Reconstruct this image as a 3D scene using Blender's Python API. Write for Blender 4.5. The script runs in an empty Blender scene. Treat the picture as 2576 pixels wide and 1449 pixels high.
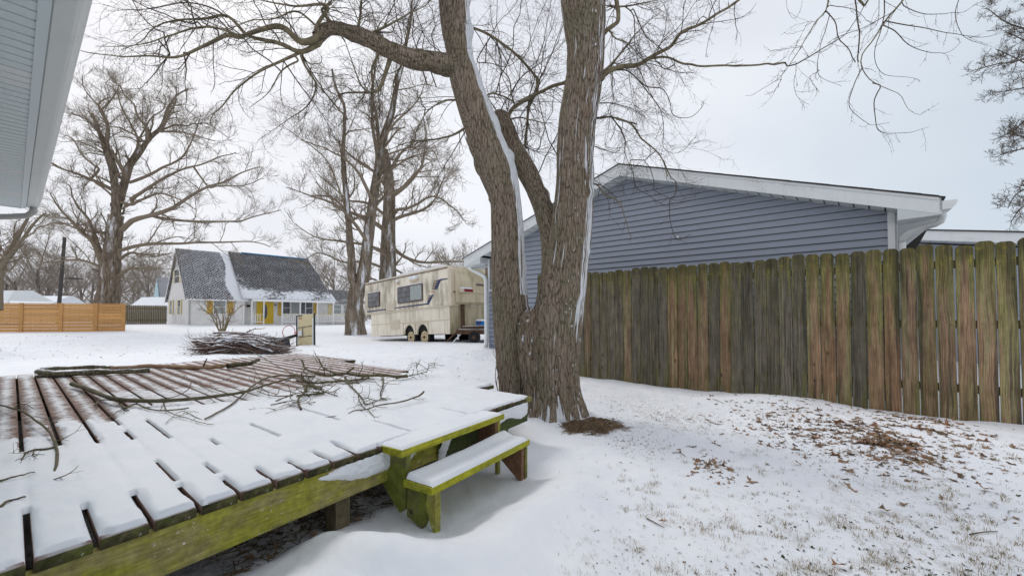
import bpy, math, random
import numpy as np
from mathutils import Matrix, Vector
random.seed(7); rng = np.random.default_rng(7)
sc = bpy.context.scene
COL = sc.collection
# ------------------------------------------------------------------ camera
FPX, CX, CY, PW, PH = 1075.0, 1288.0, 768.1, 2576.0, 1449.0
PITCH = math.radians(1.54); CAMZ = 1.10
cd = bpy.data.cameras.new('camera'); cam = bpy.data.objects.new('camera', cd); COL.objects.link(cam)
cd.sensor_width = 36.0; cd.lens = 36.0 * FPX / PW; cd.shift_y = (CY - PH / 2) / PW
cd.clip_start = 0.05; cd.clip_end = 3000
cam.location = (0, 0, CAMZ); cam.rotation_euler = (math.radians(90) + PITCH, 0, 0)
sc.camera = cam
# ------------------------------------------------------------------ light
sc.view_settings.view_transform = 'Standard'; sc.view_settings.look = 'None'
sc.view_settings.exposure = 0.08; sc.view_settings.gamma = 1.0
sc.cycles.use_denoising = True
try: sc.view_settings.use_curve_mapping = False
except Exception: pass
SUN_EL, SUN_AZ = math.radians(40), math.radians(-42)
W = bpy.data.worlds.new('World'); sc.world = W; W.use_nodes = True
nt = W.node_tree; nt.nodes.clear()
def wn(t, **k):
    n = nt.nodes.new(t)
    for a, b in k.items(): setattr(n, a, b)
    return n
out = wn('ShaderNodeOutputWorld'); bg = wn('ShaderNodeBackground'); bg.inputs['Strength'].default_value = 0.10
sky = wn('ShaderNodeTexSky', sky_type='NISHITA'); sky.sun_disc = False
sky.sun_elevation = SUN_EL; sky.sun_rotation = SUN_AZ; sky.dust_density = 4.0; sky.air_density = 1.0
tc = wn('ShaderNodeTexCoord')
mp = wn('ShaderNodeMapping'); mp.inputs['Scale'].default_value = (1.0, 1.0, 2.2)
nz = wn('ShaderNodeTexNoise'); nz.inputs['Scale'].default_value = 1.7; nz.inputs['Detail'].default_value = 5; nz.inputs['Roughness'].default_value = 0.48
rp = wn('ShaderNodeValToRGB')
rp.color_ramp.elements[0].position = 0.36; rp.color_ramp.elements[0].color = (6.9, 7.2, 8.0, 1)
rp.color_ramp.elements[1].position = 0.66; rp.color_ramp.elements[1].color = (8.8, 9.0, 9.5, 1)
# broad band of thinner, bluer cloud towards the east (right of the view)
dotn = wn('ShaderNodeVectorMath', operation='DOT_PRODUCT'); dotn.inputs[1].default_value = (0.93, 0.37, 0.0)
mr = wn('ShaderNodeMapRange', interpolation_type='SMOOTHSTEP'); mr.inputs['From Min'].default_value = 0.55; mr.inputs['From Max'].default_value = 1.0
mr.inputs['To Min'].default_value = 0.0; mr.inputs['To Max'].default_value = 0.6
mxb = wn('ShaderNodeMixRGB'); mxb.inputs['Color2'].default_value = (5.1, 6.3, 7.3, 1)
mx = wn('ShaderNodeMixRGB'); mx.inputs['Fac'].default_value = 0.94
L = nt.links.new
L(tc.outputs['Generated'], mp.inputs['Vector']); L(mp.outputs[0], nz.inputs['Vector']); L(nz.outputs[0], rp.inputs['Fac'])
L(tc.outputs['Generated'], dotn.inputs[0]); L(dotn.outputs['Value'], mr.inputs['Value'])
L(mr.outputs[0], mxb.inputs['Fac']); L(rp.outputs[0], mxb.inputs['Color1'])
L(sky.outputs[0], mx.inputs['Color1']); L(mxb.outputs[0], mx.inputs['Color2']); L(mx.outputs[0], bg.inputs['Color']); L(bg.outputs[0], out.inputs[0])
sd = bpy.data.lights.new('sun', 'SUN'); sd.energy = 1.1; sd.angle = math.radians(16); sd.color = (1.0, 0.96, 0.9)
so = bpy.data.objects.new('sun', sd); COL.objects.link(so)
so.rotation_euler = (math.radians(90) - SUN_EL, 0, -SUN_AZ + math.pi)
_d = Vector((math.sin(SUN_AZ) * math.cos(SUN_EL), math.cos(SUN_AZ) * math.cos(SUN_EL), math.sin(SUN_EL)))
so.rotation_euler = _d.to_track_quat('Z', 'Y').to_euler()

# ------------------------------------------------------------------ measuring helpers
S2D = 1 / 1.1646
def ray(u, v):
    x = (u - CX) / FPX; y = (CY - v) / FPX
    c, s = math.cos(PITCH), math.sin(PITCH)
    return np.array([x, c - y * s, s + y * c])
CAMP = np.array([0, 0, CAMZ])
def at(u, v, Y):
    d = ray(u, v); return CAMP + d * (Y / d[1])
def onz(u, v, z):
    d = ray(u, v); return CAMP + d * ((z - CAMZ) / d[2])
def atS(x, y, Y): return at(x * S2D, y * S2D, Y)
def crop(ox, oy, sc_):                       # a reading taken from an enlarged view -> photo pixels
    return lambda p: ((ox + p[0] / sc_) * S2D, (oy + p[1] / sc_) * S2D)
class Frame:
    """an upright local frame standing in the yard"""
    def __init__(s, o, x, tilt=0.0):
        x = np.array(x, float); x /= np.linalg.norm(x); z = np.array([0, 0, 1.0]); y = np.cross(z, x)
        if tilt:
            x2 = x * math.cos(tilt) + z * math.sin(tilt); z = z * math.cos(tilt) - x * math.sin(tilt); x = x2
        s.o = np.array(o, float); s.x, s.y, s.z = x, y, z
    def hit(s, u, v, q=0.0):
        d = ray(u, v); w = s.o + s.y * q - CAMP; t = w.dot(s.y) / d.dot(s.y)
        p = CAMP + d * t - s.o; return p.dot(s.x), p.dot(s.z)
    def w(s, a, b, c): return s.o + s.x * a + s.y * b + s.z * c
    def M(s, a=0, b=0, c=0):
        o = s.w(a, b, c)
        return Matrix(((s.x[0], s.y[0], s.z[0], o[0]), (s.x[1], s.y[1], s.z[1], o[1]), (s.x[2], s.y[2], s.z[2], o[2]), (0, 0, 0, 1)))
A_ = np.array([-1257.0, 1075.0]); A_ /= np.linalg.norm(A_)          # boards, fence and garage wall all run this way
G = Frame((0, 0, 0), (-A_[0], -A_[1], 0))                          # x to the right along the fence, y away from the camera

# ------------------------------------------------------------------ noise
def _h(ix, iy, iz, seed):
    n = (ix * 374761393 + iy * 668265263 + iz * 1442695041 + seed * 974634777) & 0xffffffff
    n = ((n ^ (n >> 13)) * 1274126177) & 0xffffffff
    return ((n ^ (n >> 16)) & 0xffff) / 65535.0
def vn(x, y, z=0.0, seed=0):
    x, y, z = np.broadcast_arrays(np.asarray(x, float), np.asarray(y, float), np.asarray(z, float))
    ix, iy, iz = np.floor(x).astype(np.int64), np.floor(y).astype(np.int64), np.floor(z).astype(np.int64)
    fx, fy, fz = x - ix, y - iy, z - iz
    fx, fy, fz = fx * fx * (3 - 2 * fx), fy * fy * (3 - 2 * fy), fz * fz * (3 - 2 * fz)
    r = 0
    for a in (0, 1):
        for b in (0, 1):
            for c in (0, 1):
                wgt = (fx if a else 1 - fx) * (fy if b else 1 - fy) * (fz if c else 1 - fz)
                r = r + wgt * _h(ix + a, iy + b, iz + c, seed)
    return r
def fbm(x, y, z=0.0, o=4, seed=0, g=0.5):
    r = 0; a = 1; t = 0; x = np.asarray(x, float); y = np.asarray(y, float); z = np.asarray(z, float)
    for i in range(o):
        r = r + a * vn(x, y, z, seed + i * 17); t += a; a *= g; x = x * 2.03; y = y * 2.03; z = z * 2.03
    return r / t
def sstep(a, b, x):
    t = np.clip((x - a) / (b - a), 0, 1); return t * t * (3 - 2 * t)

# ------------------------------------------------------------------ mesh helpers
def link(o, parent=None):
    COL.objects.link(o)
    if parent is not None: o.parent = parent
    return o
def tag(o, label=None, cat=None, group=None, kind=None):
    if label: o['label'] = label
    if cat: o['category'] = cat
    if group: o['group'] = group
    if kind: o['kind'] = kind
    return o
def empty(name, M, label, cat, group=None):
    o = bpy.data.objects.new(name, None); o.empty_display_size = 0.2; COL.objects.link(o)
    o.matrix_world = M if isinstance(M, Matrix) else Matrix.Translation(Vector(M))
    return tag(o, label, cat, group)
def mesh_np(name, V, F, mats=None, smooth=False, attrs=None, mi=None):
    """V (n,3); F list of int arrays, each (m,k)"""
    me = bpy.data.meshes.new(name)
    V = np.asarray(V, np.float32)
    if not isinstance(F, list): F = [F]
    F = [np.asarray(f, np.int32) for f in F if len(f)]
    tot = np.concatenate([np.full(len(f), f.shape[1], np.int32) for f in F]); idx = np.concatenate([f.ravel() for f in F])
    me.vertices.add(len(V)); me.vertices.foreach_set('co', V.ravel())
    me.loops.add(len(idx)); me.loops.foreach_set('vertex_index', idx)
    me.polygons.add(len(tot)); st = np.zeros(len(tot), np.int32); st[1:] = np.cumsum(tot)[:-1]
    me.polygons.foreach_set('loop_start', st); me.polygons.foreach_set('loop_total', tot)
    if smooth: me.polygons.foreach_set('use_smooth', np.ones(len(tot), bool))
    if mi is not None: me.polygons.foreach_set('material_index', np.asarray(mi, np.int32))
    me.update(calc_edges=True)
    for m in (mats if isinstance(mats, (list, tuple)) else [mats]):
        if m: me.materials.append(m)
    for k, a in (attrs or {}).items():
        a = np.asarray(a, np.float32)
        at_ = me.attributes.new(k, 'FLOAT', 'POINT'); at_.data.foreach_set('value', a)
    return me
def obj_np(name, V, F, mats, parent=None, M=None, **k):
    o = bpy.data.objects.new(name, mesh_np(name, V, F, mats, **k)); link(o, parent)
    if M is not None: o.matrix_basis = M
    return o
def share(name, src, parent, M=None):
    o = bpy.data.objects.new(name, src.data if hasattr(src, 'data') else src); link(o, parent)
    if M is not None: o.matrix_basis = M
    return o
LASTO = [None]
class MB:
    def __init__(s): s.v = []; s.f = []; s.m = []; s.cur = 0
    def add(s, vs, fs):
        b = len(s.v); s.v += [tuple(map(float, p)) for p in vs]
        for f in fs: s.f.append(tuple(b + i for i in f)); s.m.append(s.cur)
        return s
    def mat(s, i): s.cur = i; return s
    def box(s, x0, x1, y0, y1, z0, z1):
        v = [(x0, y0, z0), (x1, y0, z0), (x1, y1, z0), (x0, y1, z0), (x0, y0, z1), (x1, y0, z1), (x1, y1, z1), (x0, y1, z1)]
        return s.add(v, [(0, 3, 2, 1), (4, 5, 6, 7), (0, 1, 5, 4), (1, 2, 6, 5), (2, 3, 7, 6), (3, 0, 4, 7)])
    def cbox(s, x0, x1, y0, y1, z0, z1, b=0.004):
        """box with small chamfers on the four long (x) edges"""
        pr = [(y0 + b, z0), (y1 - b, z0), (y1, z0 + b), (y1, z1 - b), (y1 - b, z1), (y0 + b, z1), (y0, z1 - b), (y0, z0 + b)]
        v = [(x0, a, c) for a, c in pr] + [(x1, a, c) for a, c in pr]; n = 8
        return s.add(v, [tuple(range(n))[::-1], tuple(range(n, 2 * n))] + [(i, (i + 1) % n, n + (i + 1) % n, n + i) for i in range(n)])
    def prism(s, poly, q0, q1, ax='y'):
        """poly in (x,z) extruded along y, or (y,z) along x, or (x,y) along z"""
        mk = {'y': lambda a, b, c: (a, c, b), 'x': lambda a, b, c: (c, a, b), 'z': lambda a, b, c: (a, b, c)}[ax]
        n = len(poly); ar = sum(poly[i][0] * poly[(i + 1) % n][1] - poly[(i + 1) % n][0] * poly[i][1] for i in range(n))
        if ar < 0: poly = poly[::-1]
        if ax == 'y': q0, q1 = q1, q0
        v = [mk(a, b, q0) for a, b in poly] + [mk(a, b, q1) for a, b in poly]
        return s.add(v, [tuple(range(n))[::-1], tuple(range(n, 2 * n))] + [(i, (i + 1) % n, n + (i + 1) % n, n + i) for i in range(n)])
    def tube(s, pts, r, n=8, cap=True):
        P = np.array(pts, float); R = np.full(len(P), r) if np.isscalar(r) else np.array(r, float)
        V, F = tube_arrays(P[None], R[None], n); b = len(s.v); s.v += [tuple(p) for p in V.tolist()]
        for f in F.tolist(): s.f.append(tuple(b + i for i in f)); s.m.append(s.cur)
        if cap:
            for k, o in ((0, 0), (1, (len(P) - 1) * n)):
                f = tuple(b + o + i for i in range(n)); s.f.append(f[::-1] if k == 0 else f); s.m.append(s.cur)
        return s
    def build(s, name, mats, parent=None, M=None, smooth=False):
        me = bpy.data.meshes.new(name); me.from_pydata(s.v, [], s.f)
        for m in (mats if isinstance(mats, (list, tuple)) else [mats]): me.materials.append(m)
        if max(s.m, default=0): me.polygons.foreach_set('material_index', s.m)
        if smooth:
            me.polygons.foreach_set('use_smooth', [True] * len(s.f))
        me.update(); o = bpy.data.objects.new(name, me); link(o, parent); LASTO[0] = o
        if M is not None: o.matrix_basis = M
        return o
def tube_arrays(P, R, n):
    """P (M,k,3) R (M,k) -> V, F(quads)"""
    M_, k, _ = P.shape
    T = np.empty_like(P); T[:, 1:-1] = P[:, 2:] - P[:, :-2]; T[:, 0] = P[:, 1] - P[:, 0]; T[:, -1] = P[:, -1] - P[:, -2]
    T /= np.linalg.norm(T, axis=2, keepdims=True) + 1e-9
    mean = np.abs(T.mean(1)); ref = np.zeros((M_, 3)); ref[np.arange(M_), mean.argmin(1)] = 1
    X = np.cross(T, ref[:, None, :]); X /= np.linalg.norm(X, axis=2, keepdims=True) + 1e-9
    Y = np.cross(T, X); a = np.arange(n) * 2 * np.pi / n
    V = P[:, :, None, :] + R[:, :, None, None] * (np.cos(a)[None, None, :, None] * X[:, :, None, :] + np.sin(a)[None, None, :, None] * Y[:, :, None, :])
    base = (np.arange(M_) * k * n)[:, None, None]; i = (np.arange(k - 1) * n)[None, :, None]; j = np.arange(n)[None, None, :]; j2 = (j + 1) % n
    F = np.stack([base + i + j, base + i + j2, base + i + n + j2, base + i + n + j], -1).reshape(-1, 4)
    return V.reshape(-1, 3), F
class Tubes:
    def __init__(s): s.V = []; s.F = []; s.n = 0; s.at = []
    def add(s, P, R, sides, val=0.0):
        P = np.asarray(P, float); R = np.asarray(R, float)
        if P.ndim == 2: P = P[None]; R = R[None]
        if not len(P): return s
        V, F = tube_arrays(P, R, sides); s.V.append(V); s.F.append(F + s.n); s.n += len(V)
        s.at.append(np.repeat(R.reshape(-1), sides)); return s
    def build(s, name, mat, parent=None, smooth=True):
        V = np.concatenate(s.V); F = np.concatenate(s.F)
        return obj_np(name, V, [F], mat, parent, smooth=smooth, attrs={'rad': np.concatenate(s.at)})
def spline(pts, n):
    P = np.array(pts, float)
    if len(P) < 3:
        t = np.linspace(0, 1, n)[:, None]; return P[0] * (1 - t) + P[-1] * t
    Q = np.vstack([2 * P[0] - P[1], P, 2 * P[-1] - P[-2]]); m = len(P) - 1
    d = np.linalg.norm(P[1:, :3] - P[:-1, :3], axis=1); cum = np.concatenate([[0], np.cumsum(d)]); s_ = np.linspace(0, cum[-1], n)
    k = np.clip(np.searchsorted(cum, s_, side='right') - 1, 0, m - 1); t = ((s_ - cum[k]) / (d[k] + 1e-9))[:, None]
    a, b, c, e = Q[k], Q[k + 1], Q[k + 2], Q[k + 3]
    return 0.5 * (2 * b + (c - a) * t + (2 * a - 5 * b + 4 * c - e) * t * t + (3 * b - a - 3 * c + e) * t ** 3)

# ------------------------------------------------------------------ material helpers
class NT:
    def __init__(s, name):
        s.m = bpy.data.materials.new(name); s.m.use_nodes = True; s.t = s.m.node_tree; s.t.nodes.clear()
        s.out = s.t.nodes.new('ShaderNodeOutputMaterial'); s.b = s.t.nodes.new('ShaderNodeBsdfPrincipled'); s.l(s.b.outputs[0], s.out.inputs[0])
        s.b.inputs['Roughness'].default_value = 0.8; s.b.inputs['Specular IOR Level'].default_value = 0.3
    def l(s, a, b): s.t.links.new(a, b)
    def set(s, inp, v):
        if v is None: return
        if hasattr(v, 'is_linked') or isinstance(v, bpy.types.NodeSocket): s.l(v, inp)
        elif isinstance(v, (tuple, list)) and inp.type == 'RGBA' and len(v) == 3: inp.default_value = (*v, 1)
        else: inp.default_value = v
    def n(s, ty, outp=0, props=None, **inp):
        nd = s.t.nodes.new(ty)
        for k, v in (props or {}).items(): setattr(nd, k, v)
        for k, v in inp.items():
            key = int(k[1:]) if k[0] == '_' else k.replace('_', ' ')
            s.set(nd.inputs[key], v)
        return nd.outputs[outp]
    def coord(s, w='Object'): return s.n('ShaderNodeTexCoord', w)
    def pos(s): return s.n('ShaderNodeNewGeometry', 'Position')
    def map(s, vec, scale=(1, 1, 1), loc=(0, 0, 0), rot=(0, 0, 0)): return s.n('ShaderNodeMapping', Vector=vec, Scale=scale, Location=loc, Rotation=rot)
    def noise(s, vec, scale, det=3, rough=0.5, dist=0.0, col=False):
        return s.n('ShaderNodeTexNoise', 1 if col else 0, Vector=vec, Scale=scale, Detail=det, Roughness=rough, Distortion=dist)
    def ramp(s, f, a, b, ca=(0, 0, 0), cb=(1, 1, 1)):
        nd = s.t.nodes.new('ShaderNodeValToRGB'); e = nd.color_ramp.elements
        e[0].position = a; e[1].position = b; e[0].color = (*ca, 1); e[1].color = (*cb, 1); s.l(f, nd.inputs[0]); return nd.outputs[0]
    def ramps(s, f, stops):
        nd = s.t.nodes.new('ShaderNodeValToRGB'); e = nd.color_ramp.elements
        while len(e) < len(stops): e.new(0.5)
        for k, (p, c) in enumerate(stops): e[k].position = p; e[k].color = (*c, 1)
        s.l(f, nd.inputs[0]); return nd.outputs[0]
    def mix(s, f, a, b, mode='MIX'):
        nd = s.t.nodes.new('ShaderNodeMixRGB'); nd.blend_type = mode; s.set(nd.inputs[0], f)
        s.set(nd.inputs[1], a); s.set(nd.inputs[2], b); return nd.outputs[0]
    def math(s, op, a, b=None, c=None, clamp=False):
        nd = s.t.nodes.new('ShaderNodeMath'); nd.operation = op; nd.use_clamp = clamp
        s.set(nd.inputs[0], a)
        if b is not None: s.set(nd.inputs[1], b)
        if c is not None: s.set(nd.inputs[2], c)
        return nd.outputs[0]
    def attr(s, name, kind='GEOMETRY', o='Fac'): return s.n('ShaderNodeAttribute', o, props=dict(attribute_name=name, attribute_type=kind))
    def xyz(s, v, o): return s.n('ShaderNodeSeparateXYZ', o, Vector=v)
    def rand(s): return s.n('ShaderNodeObjectInfo', 'Random')
    def bump(s, h, st=0.3, d=0.01): s.l(s.n('ShaderNodeBump', Strength=st, Distance=d, Height=h), s.b.inputs['Normal'])
    def col(s, c): s.set(s.b.inputs['Base Color'], c); return s
    def rough(s, r): s.set(s.b.inputs['Roughness'], r); return s
def flat(name, c, rough=0.7, var=0.12, scale=6.0, metal=0.0, spec=0.3):
    t = NT(name); p = t.coord(); f = t.noise(p, scale, 4, 0.6)
    a = tuple(x * (1 - var) for x in c); b = tuple(min(1, x * (1 + var)) for x in c)
    t.col(t.ramp(f, 0.3, 0.7, a, b)); t.rough(rough); t.b.inputs['Metallic'].default_value = metal; t.b.inputs['Specular IOR Level'].default_value = spec
    return t.m
# ------------------------------------------------------------------ materials
M = {}
def snow_mat(name, dirt=False):
    t = NT(name); p = t.pos()
    f = t.noise(p, 3.0, 4, 0.55)
    c = t.ramp(f, 0.25, 0.75, (0.77, 0.80, 0.85), (0.86, 0.875, 0.90))
    if dirt:
        dist = t.n('ShaderNodeVectorMath', 'Value', props=dict(operation='LENGTH'), _0=p)
        # short dead grass pushing through thin snow: small streaks, only where the big patches allow
        patch = t.noise(t.map(p, (1, 1, 0.2)), 0.35, 3, 0.6)
        streak = t.noise(t.map(p, (1, 0.55, 0.2), rot=(0, 0, 0.6)), 9.0, 5, 0.72)
        fine = t.noise(t.map(p, (1, 1, 0.2)), 42.0, 3, 0.75)
        far = t.math('MULTIPLY', t.n('ShaderNodeMapRange', Value=dist, From_Min=7.0, From_Max=16.0), t.n('ShaderNodeMapRange', Value=patch, From_Min=0.36, From_Max=0.62))
        g = t.math('ADD', t.math('MULTIPLY', streak, 0.65), t.math('MULTIPLY', fine, 0.35))
        g = t.n('ShaderNodeMapRange', Value=g, From_Min=0.50, From_Max=0.60)
        g = t.math('MULTIPLY', g, t.math('ADD', t.math('MULTIPLY', far, 0.40), t.attr('grass')), clamp=True)
        gc = t.ramp(t.noise(p, 25, 2), 0.3, 0.7, (0.20, 0.155, 0.085), (0.34, 0.29, 0.19))
        c = t.mix(g, c, gc)
        deb = t.attr('debris')
        dn = t.noise(p, 55.0, 5, 0.8, 0.6)
        dn2 = t.noise(p, 9.0, 3, 0.6)
        dd = t.n('ShaderNodeMapRange', Value=t.math('ADD', dn, t.math('MULTIPLY', dn2, 0.6)), From_Min=0.66, From_Max=0.9)
        dcol = t.ramps(dn, [(0.3, (0.05, 0.04, 0.03)), (0.43, (0.17, 0.145, 0.12)), (0.52, (0.42, 0.41, 0.40)), (0.62, (0.78, 0.80, 0.82))])
        c = t.mix(t.math('MULTIPLY', deb, t.math('SUBTRACT', 1.0, t.math('MULTIPLY', dd, 0.75))), c, dcol)
        ml = t.attr('mulch')
        mcol = t.ramps(t.noise(t.map(p, (1, 2.2, 1)), 70.0, 4, 0.8, 1.0), [(0.32, (0.02, 0.013, 0.009)), (0.5, (0.09, 0.055, 0.03)), (0.68, (0.22, 0.15, 0.085))])
        c = t.mix(ml, c, mcol)
    t.col(c); t.rough(0.65); t.b.inputs['Specular IOR Level'].default_value = 0.25
    b = t.math('ADD', t.math('MULTIPLY', t.noise(p, 260, 2, 0.7), 0.35), t.math('MULTIPLY', t.noise(t.map(p, (1, 0.6, 1)), 26, 4, 0.62), 1.0))
    t.bump(b, 0.35, 0.006)
    return t.m
M['ground'] = snow_mat('snowy_ground', True)
M['snow'] = snow_mat('snow')
t = NT('clumped_snow'); p = t.pos(); t.col((0.84, 0.86, 0.89)); t.rough(0.6); t.bump(t.noise(p, 120, 4, 0.8), 0.5, 0.008); M['csnow'] = t.m

def wood(name, base, dark, moss=(0.16, 0.20, 0.02), moss_amt=0.5, grain=(2.2, 45, 45), snowdust=False, knots=True, rand=0.25, speck=0.0, end=None):
    """grain runs along local x"""
    t = NT(name); p = t.coord(); r = t.rand()
    off = t.n('ShaderNodeCombineXYZ', X=t.math('MULTIPLY', r, 37.0), Y=t.math('MULTIPLY', r, 11.0), Z=t.math('MULTIPLY', r, 23.0))
    q = t.n('ShaderNodeVectorMath', props=dict(operation='ADD'), _0=p, _1=off)
    g = t.noise(t.map(q, grain), 1.0, 5, 0.65, 0.6)
    g2 = t.noise(t.map(q, (grain[0] * 0.25, grain[1] * 0.25, grain[2] * 0.25)), 1.0, 3, 0.6, 1.0)
    c = t.mix(t.ramp(g, 0.32, 0.7), dark, base)
    c = t.mix(t.math('MULTIPLY', t.ramp(g2, 0.35, 0.7), 0.5), c, dark)
    if knots:
        v = t.n('ShaderNodeTexVoronoi', 0, Vector=t.map(q, (1.6, 6.5, 6.5)), Scale=1.0)
        k = t.n('ShaderNodeMapRange', Value=v, From_Min=0.05, From_Max=0.13, To_Min=1.0, To_Max=0.0)
        c = t.mix(t.math('MULTIPLY', k, 0.75), c, tuple(x * 0.28 for x in dark))
    if moss_amt > 0:
        mn = t.noise(t.map(q, (4.5, 9, 9)), 1.0, 5, 0.65, 0.3)
        mm = t.n('ShaderNodeMapRange', Value=mn, From_Min=0.62 - 0.3 * moss_amt, From_Max=0.80 - 0.3 * moss_amt)
        c = t.mix(t.math('MULTIPLY', mm, min(1, 0.45 + moss_amt * 0.5)), c, t.mix(t.ramp(g, 0.3, 0.7), tuple(x * 0.55 for x in moss), moss))
    c = t.mix(1.0, c, t.n('ShaderNodeMapRange', Value=t.noise(p, 17, 5, .72), From_Min=.3, From_Max=.68, To_Min=.55, To_Max=1.22), 'MULTIPLY')
    c = t.mix(1.0, c, t.n('ShaderNodeMapRange', Value=r, To_Min=1 - rand, To_Max=1 + rand), 'MULTIPLY')
    if speck:
        s_ = t.n('ShaderNodeMapRange', Value=t.noise(p, 55, 3, 0.7), From_Min=0.80 - speck, From_Max=0.83 - speck)
        s_ = t.math('MULTIPLY', s_, t.n('ShaderNodeMapRange', Value=t.noise(p, 5, 2), From_Min=0.45, From_Max=0.65))
        c = t.mix(s_, c, (0.75, 0.78, 0.78))
    if snowdust:
        d = t.attr('dust'); w = t.pos()
        dn = t.math('ADD', t.math('MULTIPLY', t.noise(t.map(w, (1, 1, 1)), 16, 4, 0.7), 0.6), t.math('MULTIPLY', t.noise(w, 120, 3, 0.8), 0.4))
        sn = t.n('ShaderNodeMapRange', Value=t.math('ADD', t.math('MULTIPLY', d, 0.62), dn), From_Min=0.62, From_Max=0.84)
        up = t.n('ShaderNodeMapRange', Value=t.xyz(t.n('ShaderNodeNewGeometry', 'Normal'), 2), From_Min=0.6, From_Max=0.9)
        c = t.mix(t.math('MULTIPLY', sn, up), c, (0.80, 0.82, 0.85))
    t.col(c); t.rough(0.85); t.bump(g, 0.5, 0.004); return t.m
M['deckwood'] = wood('deck_board_wood', (0.36, 0.225, 0.175), (0.20, 0.125, 0.10), moss=(0.12, 0.12, 0.03), moss_amt=0.12, snowdust=True, rand=0.12)
M['deckend'] = wood('board_end_wood', (0.15, 0.135, 0.06), (0.05, 0.045, 0.022), moss=(0.17, 0.20, 0.03), moss_amt=0.55, grain=(30, 30, 30), speck=0.12)
M['rim'] = wood('mossy_rim_wood', (0.44, 0.38, 0.16), (0.22, 0.19, 0.065), moss=(0.43, 0.43, 0.04), moss_amt=0.75, grain=(9.0, 60, 120), speck=0.17, rand=0.05)
M['tread'] = wood('mossy_tread_wood', (0.50, 0.50, 0.05), (0.24, 0.24, 0.03), moss=(0.54, 0.52, 0.03), moss_amt=0.8, grain=(3, 60, 60), speck=0.08, rand=0.08, knots=False)
M['stringer'] = wood('stringer_wood', (0.28, 0.25, 0.11), (0.13, 0.12, 0.045), moss=(0.22, 0.26, 0.03), moss_amt=0.8, grain=(30, 5, 12), rand=0.08, speck=0.06)
M['redwood'] = wood('reddish_wood', (0.30, 0.17, 0.11), (0.15, 0.075, 0.045), moss_amt=0.1, grain=(20, 5, 10), rand=0.1)
M['post'] = wood('grey_post_wood', (0.24, 0.20, 0.12), (0.12, 0.09, 0.055), moss=(0.16, 0.17, 0.04), moss_amt=0.4, grain=(30, 30, 3), rand=0.1)
M['darkrim'] = wood('dark_back_rim_wood', (0.10, 0.12, 0.04), (0.04, 0.05, 0.02), moss=(0.10, 0.13, 0.03), moss_amt=0.6, rand=0.05)

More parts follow.
